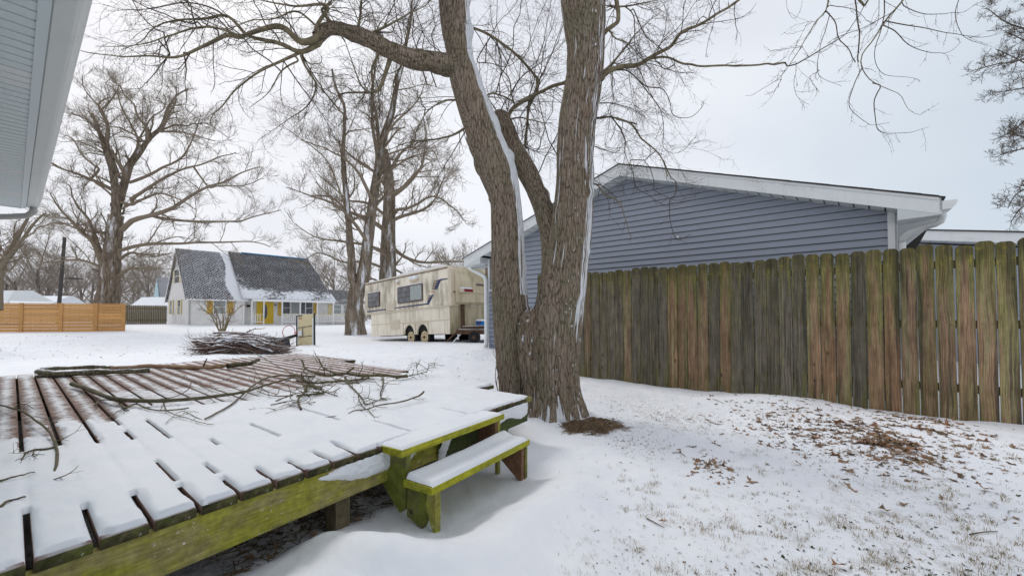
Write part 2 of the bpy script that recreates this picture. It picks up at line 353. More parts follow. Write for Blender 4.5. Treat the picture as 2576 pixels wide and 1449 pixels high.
def fence_mat():
    t = NT('weathered_fence_wood'); p = t.coord(); r = t.rand(); tone = t.attr('tone', 'OBJECT')
    off = t.n('ShaderNodeCombineXYZ', X=t.math('MULTIPLY', r, 37.0), Y=t.math('MULTIPLY', r, 11.0), Z=t.math('MULTIPLY', r, 23.0))
    q = t.n('ShaderNodeVectorMath', props=dict(operation='ADD'), _0=p, _1=off)
    # grain lines wander round the knots
    big = t.noise(t.map(q, (9, 9, 2.2)), 1.0, 2, 0.5)
    warp = t.n('ShaderNodeCombineXYZ', X=t.math('MULTIPLY', big, 0.05))
    q2 = t.n('ShaderNodeVectorMath', props=dict(operation='ADD'), _0=q, _1=warp)
    g = t.noise(t.map(q2, (120, 60, 2.0)), 1.0, 5, 0.72, 0.1)
    band = t.noise(t.map(q2, (16, 12, 0.9)), 1.0, 3, 0.55, 0.2)
    grey = t.mix(t.ramp(g, 0.36, 0.64), (0.065, 0.055, 0.040), (0.235, 0.205, 0.155))
    red = t.mix(t.ramp(g, 0.36, 0.64), (0.15, 0.085, 0.045), (0.48, 0.29, 0.165))
    tan = t.mix(t.ramp(g, 0.33, 0.68), (0.22, 0.175, 0.08), (0.44, 0.37, 0.20))
    redm = t.mix(t.ramp(band, 0.50, 0.62), red, tan)
    zc = t.xyz(p, 2); core = t.math('ADD', t.math('MULTIPLY', t.math('ABSOLUTE', t.xyz(p, 0)), 9.0), t.math('ADD', t.n('ShaderNodeMapRange', Value=zc, From_Min=0.8, From_Max=1.9, To_Min=-0.1, To_Max=0.55), t.math('MULTIPLY', t.math('SUBTRACT', band, 0.5), 2.2)))
    core = t.n('ShaderNodeMapRange', Value=core, From_Min=0.35, From_Max=0.85)
    redm = t.mix(core, redm, t.mix(t.ramp(g, 0.36, 0.64), (0.11, 0.10, 0.03), (0.36, 0.325, 0.12)))
    f = t.math('MULTIPLY', tone, t.n('ShaderNodeMapRange', Value=t.math('ADD', band, t.math('MULTIPLY', tone, 0.6)), From_Min=0.45, From_Max=0.72), clamp=True)
    c = t.mix(f, grey, redm)
    z = t.xyz(p, 2)
    # green algae: edges, top and a hand's breadth of the foot, plus streaks
    mn = t.noise(t.map(q, (9, 9, 1.3)), 1.0, 4, 0.62, 0.4)
    topm = t.n('ShaderNodeMapRange', Value=z, From_Min=1.45, From_Max=1.9, To_Min=0.0, To_Max=0.17)
    botm = t.n('ShaderNodeMapRange', Value=z, From_Min=0.05, From_Max=0.55, To_Min=0.17, To_Max=0.0)
    edge = t.math('MULTIPLY', t.math('ABSOLUTE', t.xyz(p, 0)), 1.6)
    ms = t.math('ADD', t.math('ADD', mn, edge), t.math('ADD', topm, botm))
    mm = t.n('ShaderNodeMapRange', Value=ms, From_Min=0.58, From_Max=0.80)
    mcol = t.mix(t.ramp(g, 0.36, 0.64), (0.055, 0.052, 0.016), (0.225, 0.21, 0.06))
    c = t.mix(t.math('MULTIPLY', mm, 0.78), c, mcol)
    lich = t.math('MULTIPLY', t.n('ShaderNodeMapRange', Value=z, From_Min=1.74, From_Max=1.88), t.n('ShaderNodeMapRange', Value=t.noise(q, 22, 3, 0.7), From_Min=0.56, From_Max=0.66))
    c = t.mix(t.math('MULTIPLY', lich, 0.8), c, (0.36, 0.30, 0.02))
    topd = t.math('MULTIPLY', t.n('ShaderNodeMapRange', Value=z, From_Min=1.80, From_Max=1.90), 0.45)
    c = t.mix(topd, c, (0.07, 0.06, 0.03))
    kv = t.n('ShaderNodeCombineXYZ', X=t.math('ADD', t.math('MULTIPLY', t.xyz(p, 0), 6.5), t.math('MULTIPLY', r, 57.0)), Y=t.math('ADD', t.math('MULTIPLY', t.xyz(p, 2), 3.6), t.math('MULTIPLY', r, 31.0)), Z=0.0)
    vn_ = t.t.nodes.new('ShaderNodeTexVoronoi'); vn_.voronoi_dimensions = '2D'; t.l(kv, vn_.inputs['Vector']); vn_.inputs['Scale'].default_value = 1.0
    sel = t.n('ShaderNodeMapRange', Value=t.xyz(vn_.outputs['Color'], 0), From_Min=.72, From_Max=.98, To_Min=.4, To_Max=0.0)
    v = t.math('ADD', vn_.outputs['Distance'], sel)
    k = t.n('ShaderNodeMapRange', Value=v, From_Min=0.05, From_Max=0.12, To_Min=0.85, To_Max=0.0)
    ring = t.n('ShaderNodeMapRange', Value=v, From_Min=0.10, From_Max=0.25, To_Min=0.35, To_Max=0.0)
    c = t.mix(ring, c, (0.16, 0.09, 0.04)); c = t.mix(k, c, (0.045, 0.025, 0.015))
    st = t.n('ShaderNodeMapRange', Value=t.noise(t.map(q2, (28, 20, 0.55)), 1.0, 2, 0.5), From_Min=0.54, From_Max=0.68)
    c = t.mix(t.math('MULTIPLY', st, 0.7), c, (0.045, 0.040, 0.03)); nl = t.math('MULTIPLY', t.math('LESS_THAN', t.math('ABSOLUTE', t.math('SUBTRACT', t.math('ABSOLUTE', t.xyz(p, 0)), .038)), .0035), t.math('MAXIMUM', t.math('LESS_THAN', t.math('ABSOLUTE', t.math('SUBTRACT', z, 1.13)), .004), t.math('LESS_THAN', t.math('ABSOLUTE', t.math('SUBTRACT', z, 1.77)), .004))); c = t.mix(nl, c, (.02, .018, .015))
    c = t.mix(1.0, c, t.n('ShaderNodeMapRange', Value=r, To_Min=0.78, To_Max=1.12), 'MULTIPLY')
    c = t.mix(1.0, c, t.n('ShaderNodeMapRange', Value=t.noise(t.map(q, (14, 14, 5)), 1.0, 5, .7), From_Min=.32, From_Max=.66, To_Min=.68, To_Max=1.2), 'MULTIPLY')
    t.col(c); t.rough(0.85); t.bump(g, 0.45, 0.004); return t.m
M['fence'] = fence_mat()

t = NT('blue_grey_vinyl_siding'); p = t.coord(); f = t.noise(t.map(p, (0.5, 1, 3)), 1.4, 3)
c = t.ramp(f, 0.3, 0.7, (0.32, 0.35, 0.41), (0.35, 0.38, 0.44)); g = t.noise(t.map(p, (3, 50, 50)), 1.0, 4, 0.7)
c = t.mix(t.math('MULTIPLY', t.ramp(g, 0.5, 0.75), 0.12), c, (0.30, 0.32, 0.34)); t.col(c); t.rough(0.5); t.bump(g, 0.12, 0.002); M['siding'] = t.m

def white_trim(name, stain=0.5, base=(0.80, 0.82, 0.82)):
    t = NT(name); p = t.pos()
    n1 = t.noise(p, 60, 5, 0.8); n2 = t.noise(t.map(p, (1, 1, 1.5)), 2.0, 3, 0.6)
    k = t.math('MULTIPLY', t.n('ShaderNodeMapRange', Value=n1, From_Min=0.48, From_Max=0.66), t.n('ShaderNodeMapRange', Value=n2, From_Min=0.5, From_Max=0.68))
    dr = t.noise(t.map(p, (14, 14, 0.8)), 1.0, 3, 0.6)
    c = t.mix(t.math('MULTIPLY', t.ramp(dr, 0.52, 0.8), 0.22 * stain), base, (0.42, 0.42, 0.36))
    c = t.mix(t.math('MULTIPLY', k, stain), c, (0.12, 0.125, 0.10))
    t.col(c); t.rough(0.45); t.b.inputs['Specular IOR Level'].default_value = 0.4; return t.m
M['trim'] = white_trim('weathered_white_trim', 0.75)
M['trimclean'] = white_trim('white_trim', 0.25)
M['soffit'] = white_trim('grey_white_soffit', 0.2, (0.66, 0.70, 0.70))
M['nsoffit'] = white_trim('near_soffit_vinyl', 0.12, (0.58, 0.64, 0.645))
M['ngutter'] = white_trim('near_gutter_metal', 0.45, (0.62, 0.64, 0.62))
t = NT('perforated_vent_panel'); p = t.coord(); q = t.map(p, (60, 95, 1))
w = t.n('ShaderNodeTexBrick', 1, Vector=q, Color1=(1, 1, 1), Color2=(1, 1, 1), Mortar=(0, 0, 0), Scale=1.0, Mortar_Size=0.27)
t.col(t.mix(w, (0.16, 0.16, 0.15), (0.66, 0.68, 0.67))); t.rough(0.5); M['vent'] = t.m
M['spout'] = flat('grey_downspout_metal', (0.40, 0.40, 0.37), 0.5, 0.1)
M['shingle'] = flat('dark_roof_shingle', (0.075, 0.07, 0.068), 0.95, 0.4, 40)
M['snowroof'] = M['snow']
M['jamb'] = wood('bare_brown_jamb', (0.32, 0.24, 0.18), (0.18, 0.13, 0.09), moss_amt=0.0, grain=(30, 30, 3), knots=False)
M['bluebrick'] = flat('blue_grey_painted_brick', (0.20, 0.225, 0.29), 0.8, 0.18, 12)
M['sidecore'] = flat('dark_siding_gap', (0.15, 0.135, 0.125), 0.9)
M['mortar'] = flat('white_mortar', (0.66, 0.68, 0.70), 0.9)
M['dark'] = flat('dark_interior', (0.02, 0.02, 0.02), 0.9)
M['grass'] = None

def bark_mat(name, hi, lo, moss=(0.17, 0.18, 0.09), snow=True):
    t = NT(name); p = t.pos(); f = t.attr('ridge'); n1 = t.noise(t.map(p, (1, 1, .22)), 75, 5, 0.75); n2 = t.noise(t.map(p, (1, 1, 0.35)), 4.0, 4, 0.6)
    wv = t.n('ShaderNodeVectorMath', props=dict(operation='ADD'), _0=t.map(p, (37, 37, 6.2)), _1=t.n('ShaderNodeVectorMath', props=dict(operation='MULTIPLY'), _0=t.noise(t.map(p, (1, 1, .5)), 7.0, 3, .6, col=True), _1=(2.0, 2.0, 1.2)))
    ve = t.n('ShaderNodeTexVoronoi', 0, props=dict(feature='DISTANCE_TO_EDGE'), Vector=wv, Scale=1.0)
    pl = t.n('ShaderNodeMapRange', Value=ve, From_Min=0.02, From_Max=0.22)
    wv2 = t.n('ShaderNodeVectorMath', props=dict(operation='ADD'), _0=t.map(p, (85, 85, 13)), _1=t.n('ShaderNodeVectorMath', props=dict(operation='MULTIPLY'), _0=t.noise(p, 9.0, 3, .6, col=True), _1=(3, 3, 2)))
    pl2 = t.n('ShaderNodeMapRange', Value=t.n('ShaderNodeTexVoronoi', 0, props=dict(feature='DISTANCE_TO_EDGE'), Vector=wv2, Scale=1.0), From_Min=0.0, From_Max=0.25)
    f = t.math('ADD', t.math('MULTIPLY', f, 0.30), t.math('ADD', t.math('MULTIPLY', pl, 0.48), t.math('MULTIPLY', pl2, 0.22)))
    k = t.math('ADD', t.math('MULTIPLY', f, 0.72), t.math('MULTIPLY', n1, 0.36))
    c = t.ramps(k, [(0.16, tuple(x * 0.25 for x in lo)), (0.36, lo), (0.52, tuple(a * .35 + b * .65 for a, b in zip(lo, hi))), (0.92, hi)])
    c = t.mix(t.math('MULTIPLY', t.ramp(n2, 0.45, 0.68), 0.45), c, t.mix(k, tuple(x * 0.4 for x in moss), moss))
    c = t.mix(t.math('MULTIPLY', t.ramp(t.noise(t.map(p, (1, 1, 0.4)), 7.0, 3), 0.55, 0.72), 0.4), c, t.mix(k, (0.05, 0.03, 0.02), (0.30, 0.19, 0.13)))
    if snow:
        s_ = t.n('ShaderNodeMapRange', Value=t.attr('snow'), From_Min=0.42, From_Max=0.58)
        c = t.mix(s_, c, (0.83, 0.85, 0.88))
    t.col(c); t.rough(0.9); t.bump(t.math('ADD', n1, t.math('MULTIPLY', f, 1.6)), 1.0, 0.010); return t.m
M['bark'] = bark_mat('furrowed_bark', (0.36, 0.29, 0.22), (0.115, 0.085, 0.060))

def limb_mat(name, a, b, snow=0.0, thr=0.55):
    """branch bark, with snow lying on the upper side of thicker limbs"""
    t = NT(name); p = t.pos(); n1 = t.noise(p, 18, 4, 0.7)
    c = t.ramp(n1, 0.3, 0.7, a, b)
    if snow:
        up = t.xyz(t.n('ShaderNodeNewGeometry', 'Normal'), 2)
        e = t.n('ShaderNodeMapRange', Value=t.math('ADD', up, t.math('MULTIPLY', n1, 0.5)), From_Min=thr + 0.2, From_Max=thr + 0.45)
        r = t.n('ShaderNodeMapRange', Value=t.attr('rad'), From_Min=snow * 0.4, From_Max=snow)
        c = t.mix(t.math('MULTIPLY', e, r), c, (0.83, 0.85, 0.88))
    t.col(c); t.rough(0.9); t.bump(n1, 0.6, 0.006); return t.m
M['limb'] = limb_mat('limb_bark', (0.115, 0.092, 0.055), (0.28, 0.24, 0.15), 0.03, 0.75)
M['twig'] = limb_mat('twig_bark', (0.065, 0.050, 0.038), (0.125, 0.098, 0.072))
t = NT('far_trunk_bark'); p = t.pos(); n1 = t.noise(t.map(p, (1, 1, .16)), 9.0, 5, .75); n2 = t.noise(t.map(p, (1, 1, .25)), 2.2, 4, .65)
c = t.ramps(n1, [(.36, (.07, .055, .04)), (.5, (.165, .13, .095)), (.66, (.29, .24, .18))])
sd_ = t.n('ShaderNodeVectorMath', 'Value', props=dict(operation='DOT_PRODUCT'), _0=t.n('ShaderNodeNewGeometry', 'Normal'), _1=(.35, -.93, .15))
s_ = t.math('MULTIPLY', t.n('ShaderNodeMapRange', Value=t.math('ADD', sd_, t.math('MULTIPLY', t.math('SUBTRACT', n2, .5), 2.2)), From_Min=.98, From_Max=1.25), t.n('ShaderNodeMapRange', Value=n1, From_Min=.62, From_Max=.45))
c = t.mix(s_, c, (.80, .82, .85)); t.col(c); t.rough(.9); t.bump(n1, .8, .05); M['fartrunk'] = t.m
M['farlimb'] = limb_mat('oak_limb_bark', (0.14, 0.112, 0.08), (0.25, 0.205, 0.145), 0.07, 0.45)
M['fartwig'] = limb_mat('oak_twig_bark', (0.17, 0.135, 0.10), (0.29, 0.235, 0.17))
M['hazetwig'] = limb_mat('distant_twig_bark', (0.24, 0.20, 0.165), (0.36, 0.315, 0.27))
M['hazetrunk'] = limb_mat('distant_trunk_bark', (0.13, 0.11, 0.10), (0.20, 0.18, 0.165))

# ------------------------------------------------------------------ terrain
DZ = 0.335                                            # deck surface height
B_ = np.array([652.0, 1075.0]); B_ /= np.linalg.norm(B_)
corner = onz(1330, 1000, DZ)[:2]
a2, b2 = A_, B_
DET = a2[0] * b2[1] - a2[1] * b2[0]
def dst(P):                                           # world xy -> deck (s along the boards, t along the front edge)
    P = np.asarray(P, float); r = P[..., :2] - corner
    return (r[..., 0] * b2[1] - r[..., 1] * b2[0]) / DET, (a2[0] * r[..., 1] - a2[1] * r[..., 0]) / DET
def dw(s, t_): return corner + a2 * s + b2 * t_
ctl = []
def cz(u, v, Y): p = at(u, v, Y); ctl.append(p)
def cg(u, v, q):
    x, z = G.hit(u, v, q); ctl.append(G.w(x, q, z))
for u, v in ((1465, 948), (1560, 960), (1680, 974), (1850, 988), (2000, 1000), (2100, 1012), (2200, 1030), (2400, 1052), (2560, 1066)): cg(u, v, 6.5)
for x, y, z in ((-.2, 1.2, 0), (-.6, 1.6, .02), (.35, 1.6, .03), (0.1, 2.2, -.03), (-.3, 2.6, -.07), (.3, 3.2, -.07), (.9, 3.0, 0), (1.8, 2.0, 0), (3, 2, 0), (5, 3, .02), (6.5, 2.5, 0),
                (2.2, 3.6, 0.02), (.25, 4.4, -.05), (.3, 4.85, -.005), (1.0, 5.4, 0.02), (3.1, 4.7, 0.15), (3.9, 4.0, 0.13), (2.4, 4.6, .07), (4.6, 3.3, .05), (-1, 6.5, .12), (-2, 8, .16), (-4, 9.6, .2), (-6.9, 6.2, .24), (-8.5, 6.5, .2),
                (-3, 4, 0), (-5, 4, 0), (-1.5, 1.2, 0), (-3, 1.5, 0), (-9, 3, .1), (-20, 3, 0), (8, 0, 0), (0, -6, 0), (8, 12, .1), (14, 8, .1), (-3, -3, 0), (5, -3, 0),
                (-10, 10, .15), (-5, 11.2, .12), (-16, 14, .1)): ctl.append((x, y, z))
cg(1226, 873, 7.3); ctl.append((-1.6, 9.4, .3)); ctl.append((3, 12, .3))
for u, v, Y in ((1020, 859, 17.5), (960, 857, 19), (1120, 862, 15.2), (895, 842, 24), (790, 868, 14), (500, 890, 11.5), (690, 890, 11.4), (560, 838, 25), (160, 833, 29), (0, 833, 29), (313, 833, 29),
                (370, 815, 41), (472, 817, 39), (600, 817, 42), (750, 817, 46), (877, 816, 50.8), (700, 835, 27), (300, 870, 17), (100, 900, 12), (900, 870, 14), (1100, 880, 12)): cz(u, v, Y)
for th in range(0, 360, 20):
    for r in (90, 400): ctl.append((r * math.cos(math.radians(th)), r * math.sin(math.radians(th)), 0.9 if r == 90 else 2.0))
for th in range(170, 371, 25): ctl.append((25 * math.cos(math.radians(th)), 25 * math.sin(math.radians(th)), 0))
ctl = np.array(ctl, float)
def _k(P):
    r = np.hypot(P[:, 0], P[:, 1] + 1.5); th = np.arctan2(P[:, 0], P[:, 1] + 1.5)
    return np.stack([np.log(r + 0.3), np.sin(th) * 1.1, np.cos(th) * 1.1], 1)
KC = _k(ctl)
def _phi(d): return d
D0 = np.linalg.norm(KC[:, None] - KC[None], axis=2)
KW = np.linalg.solve(_phi(D0) + 1e-3 * np.eye(len(KC)), ctl[:, 2])
def gz(x, y, detail=True):
    x = np.atleast_1d(np.asarray(x, float)).ravel(); y = np.atleast_1d(np.asarray(y, float)).ravel()
    z = np.empty(len(x))
    for i in range(0, len(x), 20000):
        K = _k(np.stack([x[i:i + 20000], y[i:i + 20000]], 1))
        z[i:i + 20000] = _phi(np.linalg.norm(K[:, None] - KC[None], axis=2)) @ KW
    if detail:
        r = np.hypot(x, y); f = 1 - sstep(12, 30, r)
        z = z + f * ((fbm(x * 1.1 + 5, y * 1.1, 0, 4, 3) - .5) * 0.07 + (fbm(x * 5 + y * 2.5, y * 3.1 - x * 1.2, 0, 5, 9, .6) - .5) * 0.034)
        s_, t_ = dst(np.stack([x, y], 1))
        # hollow sheltered from the drifting snow below the deck and around the steps
        ins = sstep(-0.10, 0.28, s_) * sstep(0.15, -0.1, t_) * (1 - sstep(6.3, 6.8, s_))
        z = z - 0.07 * ins
        # drift built up in front of the deck edge
        dr = np.exp(-((s_ + 0.42) / 0.28) ** 2) * sstep(-1.55, -2.1, t_) 
        z = z + 0.095 * dr
        dr2 = np.exp(-((s_ + 0.95) / 0.35) ** 2) * sstep(-0.3, -0.9, t_) * sstep(-3.2, -2.4, t_); z = z + 0.05 * dr2
        # scoured bowl and drift lip round the lower step
        e0, e1 = STEP0, STEP1; ev = e1 - e0; el = np.linalg.norm(ev); ev = ev / el; on = np.array([ev[1], -ev[0]])
        px, py = x - e0[0], y - e0[1]; al = px * ev[0] + py * ev[1]; od = px * on[0] + py * on[1]
        ax_ = np.maximum(np.maximum(-al, al - el), 0); dd = np.hypot(ax_, np.maximum(od, 0)) + np.where(od < 0, 0, 0)
        wn_ = .03 * np.sin(al * 7); msk = sstep(-.55, -.3, od)
        z = z + msk * (-0.055 * np.exp(-(dd / .20) ** 2) + 0.040 * np.exp(-((dd - .46 + wn_) / .15) ** 2) * sstep(el + .25, el - .35, al))
        # crest of the leaf mound beside the fence, ripples of blown snow
        z = z + 0.05 * np.exp(-(((x - 2.95) / .75) ** 2 + ((y - 5.25) / .45) ** 2)) + 0.018 * (fbm(x * 2.6 - y * 1.2, y * 6.0 + x * 2.2, 0, 3, 33) - .5) * f
    return z
STEP0, STEP1 = onz(1086.8, 1229, .17)[:2], onz(1337, 1106.5, .17)[:2]
def gz1(x, y): return float(gz([x], [y])[0])
fr = math.radians
ths = np.concatenate([np.arange(fr(-62), fr(62), fr(0.26)), np.linspace(fr(62), fr(298), 60)[:-1]])
rs = np.concatenate([0.45 * np.exp(np.arange(0, 305) * 0.0112), 13.5 * np.exp(np.arange(1, 95) * 0.048)])
TH, RR = np.meshgrid(ths, rs); nth, nr = len(ths), len(rs)
gx, gy = (RR * np.sin(TH)).ravel(), (RR * np.cos(TH)).ravel(); gzz = gz(gx, gy)
V = np.stack([gx, gy, gzz], 1)
i = np.arange(nr - 1)[:, None] * nth; j = np.arange(nth)[None]; j2 = (j + 1) % nth
F = np.stack([i + j, i + j2, i + nth + j2, i + nth + j], -1).reshape(-1, 4)[:, ::-1]
V = np.vstack([V, [[0, 0, gz1(0, 0)]]]); c0 = len(V) - 1
F3 = np.stack([np.full(nth, c0), j2[0], j[0]], 1)[:, ::-1]
s_, t_ = dst(V)
edge = 0.05 * np.sin(t_ * 9) + 0.10 * (fbm(V[:, 0] * 3, V[:, 1] * 3, 0, 3, 21) - .5)
deb = sstep(-0.02, 0.10, s_ + edge - 0.02 - 0.10 * sstep(-1.7, -2.4, t_)) * sstep(0.10, -0.05, t_ + edge) * (s_ < 6.4)
deb = deb * (0.72 + 0.5 * (fbm(V[:, 0] * 7, V[:, 1] * 7, 0, 4, 5) - .4))
mc = onz(1487, 1064, 0.0)[:2]; dm = (V[:, :2] - mc) @ np.array([[.9, .42], [-.42, .9]]); 
ml = 1 - sstep(0.66, 0.92, np.hypot(dm[:, 0] / .36, dm[:, 1] / .33) + 1.3 * (fbm(V[:, 0] * 9, V[:, 1] * 9, 0, 4, 8) - .5))
gx_, gy_ = V[:, 0], V[:, 1]
gr = sstep(.50, .68, fbm(gx_ * .9 + 3, gy_ * .9, 0, 3, 31)) * sstep(0.8, 1.8, gx_) * (np.hypot(gx_, gy_) < 12) * 0.42
ground = obj_np('ground', V, [F, F3], M['ground'], smooth=True, attrs={'debris': np.clip(deb, 0, 1), 'mulch': ml, 'grass': gr})
tag(ground, kind='structure')
# ================================================================== near house (camera stands under its eave)
GM = G.M()
EZ = 2.60                                             # soffit height
def gxy(u, v, z): p = onz(u, v, z); return p[:2].dot(G.x[:2]), p[:2].dot(G.y[:2])
hx0 = gxy(62, 524, EZ)[0]                             # far end of the eave
yg1 = gxy(246, 2, EZ - 0.0)[1]; yg0 = gxy(203, 2, EZ)[1]; yf = gxy(132, 2, EZ)[1]; yt = gxy(105, 2, EZ)[1]
HX1 = 1.2; YW = -0.46
hs = empty('near_house', GM, 'white vinyl house eave and gutter hanging into the upper left of the view', 'house')
MB().box(hx0 + .35, HX1, YW - 5, YW, -0.3, EZ).build('wall', M['nsoffit'], hs)
MB().prism([(yf + .02, EZ + .19), (YW - 2.6, EZ + 1.25), (YW - 5.2, EZ + .19), (YW - 5.2, EZ + .05), (YW - 5.1, EZ + .05), (YW - 2.6, EZ + 1.1), (yf + .02, EZ + .05)], hx0 - .02, HX1, 'x').build('roof', M['snow'], hs)
w_ = 0.1016; x = hx0 + 0.02; k = 0
prof = [(0.0, 0), (0.0, .004), (.010, .012), (w_ - .006, .012), (w_ - .006, .004), (w_, .004), (w_, 0)]
def soff(mat):
    b = MB(); b.prism([(a, -c) for a, c in prof], 0, 1, 'y'); return b
me_s = None; me_v = None
vents = set(range(52, 54)) | set(range(22, 25)) | {10, 11, 12, 40, 41}
nsp = int((HX1 - hx0) / w_)
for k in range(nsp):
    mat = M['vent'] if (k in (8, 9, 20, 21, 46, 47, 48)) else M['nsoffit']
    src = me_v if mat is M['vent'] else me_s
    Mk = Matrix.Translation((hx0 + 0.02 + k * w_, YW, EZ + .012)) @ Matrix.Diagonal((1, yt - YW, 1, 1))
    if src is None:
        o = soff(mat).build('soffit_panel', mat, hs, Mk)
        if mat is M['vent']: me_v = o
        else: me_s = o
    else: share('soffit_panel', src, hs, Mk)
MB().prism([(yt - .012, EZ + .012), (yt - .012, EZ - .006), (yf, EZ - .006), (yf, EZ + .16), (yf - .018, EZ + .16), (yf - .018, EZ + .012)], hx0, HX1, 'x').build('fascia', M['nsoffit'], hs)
gut = [(yf + .002, EZ + .150), (yf + .002, EZ + .022), (yf + .008, EZ + .015), (yg0 - .006, EZ + .012), (yg0 + .012, EZ + .022), (yg0 + .030, EZ + .055), (yg1 - .015, EZ + .085), (yg1, EZ + .11), (yg1, EZ + .150), (yg1 - .018, EZ + .156), (yg1 - .018, EZ + .150), (yg1 - .006, EZ + .140),
       (yg1 - .006, EZ + .11), (yg1 - .02, EZ + .09), (yg0 + .024, EZ + .06), (yg0 + .006, EZ + .028), (yf + .006, EZ + .02), (yf + .006, EZ + .150)]
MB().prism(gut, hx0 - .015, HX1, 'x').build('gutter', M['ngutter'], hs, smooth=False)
MB().prism([(yf + .006, EZ + .147), (yf + .006, EZ + .02), (yg0 + .006, EZ + .02), (yg0 + .026, EZ + .06), (yg1 - .005, EZ + .1), (yg1 - .005, EZ + .147)], hx0 - .018, hx0 - .013, 'x').build('gutter_end_cap', M['ngutter'], hs)
MB().box(hx0 - .012, hx0 + .012, YW - 5.0, yt, EZ - .008, EZ + .18).build('end_trim', M['nsoffit'], hs)
# elbow and downspout turning back to the wall
sp = spline([(hx0 + .08, yf + .07, EZ + .03), (hx0 + .08, yf + .07, EZ - .03), (hx0 + .07, yf + .03, EZ - .10), (hx0 + .06, yf - .10, EZ - .14), (hx0 + .06, YW + .12, EZ - .22), (hx0 + .06, YW + .06, EZ - .32), (hx0 + .06, YW + .045, EZ - .6), (hx0 + .06, YW + .045, 0.2)], 34)
MB().tube(sp, 0.038 + 0.002 * (np.arange(34) % 2) * (np.arange(34) < 16), 12).build('downspout', M['spout'], hs, smooth=True)

# ================================================================== garage
QW = 7.30; QF = 7.02
gl, gr_ = G.hit(1229, 700, QW)[0], G.hit(2256, 560, QW)[0]
rl, rr = G.hit(1167, 655, QF)[0], G.hit(2363, 500, QF)[0]; xc = (rl + rr) / 2
zE = (G.hit(2363, 498, QF)[1] + G.hit(1167, 651, QF)[1]) / 2; zA = G.hit(1559, 415, QF)[1]
DEP = 7.4
print('garage', gl, gr_, rl, rr, xc, zE, zA, gz1(*G.w(gl, QW, 0)[:2]))
gb = gz1(*G.w(gl, QW, 0)[:2]); 
ga = empty('garage', GM, 'blue-grey vinyl sided garage with white gable trim behind the wooden fence', 'garage')
def roofz(x): return zA - (zA - zE) * abs(x - xc) / ((rr - rl) / 2)
T = 0.19 
MB().prism([(gl, -.3), (gr_, -.3), (gr_, roofz(gr_) - T), (xc, zA - T), (gl, roofz(gl) - T)], QW + .02, QW + DEP).build('wall', M['sidecore'], ga)
# every siding course is a lapped board
hgt = 0.1016; z = -0.12; courses = 0
def wallx(z_):                                        # extent of the gable at height z_
    e = zA - T + .03; sl = (zA - zE) / ((rr - rl) / 2)
    half = (e - z_) / sl
    return max(gl + .09, xc - half), min(gr_ - .09, xc + half)
while z < zA - T - .02:
    l0, r0 = wallx(z); l1, r1 = wallx(z + hgt)
    if r1 - l1 < .02: break
    b = MB()
    yo, yi = QW - .020, QW + .004
    zq = z + .008
    fr_ = [(l0, yo, zq), (r0, yo, zq), (r0, yo + .001, z + .02), (r1, yi, z + hgt), (l1, yi, z + hgt), (l0, yo + .001, z + .02)]
    b.add(fr_ + [(l0, QW + .02, zq), (r0, QW + .02, zq)], [(0, 1, 2, 5), (5, 2, 3, 4), (0, 6, 7, 1)])
    o = b.build('siding_panel', M['siding'], ga); z += hgt; courses += 1
for x0, x1 in ((gr_ - .09, gr_ + .0), (gl, gl + .05)):
    MB().box(x0, x1, QW - .024, QW + .02, -.3, roofz(x0) - T - .01).build('corner_board', M['trimclean'], ga)
MB().box(gr_ - .02, gr_ + .004, QW - .024, QW + .10, -.3, roofz(gr_) - T + .02).build('corner_board', M['trimclean'], ga)
# brick wainscot strip at the left corner
bz = gb - .1; row = 0
MB().box(gl + .05, gl + .52, QW - .028, QW + .02, bz - .2, 1.74).build('mortar_bed', M['mortar'], ga)
src = None
while bz < 1.70:
    xo = gl + .06 - (0.10 if row % 2 else 0)
    for kx in range(3):
        x0 = max(gl + .062, xo + kx * .21); x1 = min(gl + .51, xo + kx * .21 + .19)
        if x1 - x0 > .04: MB().cbox(x0, x1, QW - .046, QW - .02, bz + .008, bz + .092, .005).build('brick', M['bluebrick'], ga)
    bz += .102; row += 1
MB().box(gl - .10, gl - .004, QW - .01, QW + .12, gb - .2, 2.26).build('door_jamb', M['jamb'], ga)
MB().box(gl - .085, gl + .0, QW + .12, QW + .3, gb - .2, 2.26).build('door_jamb', M['jamb'], ga)
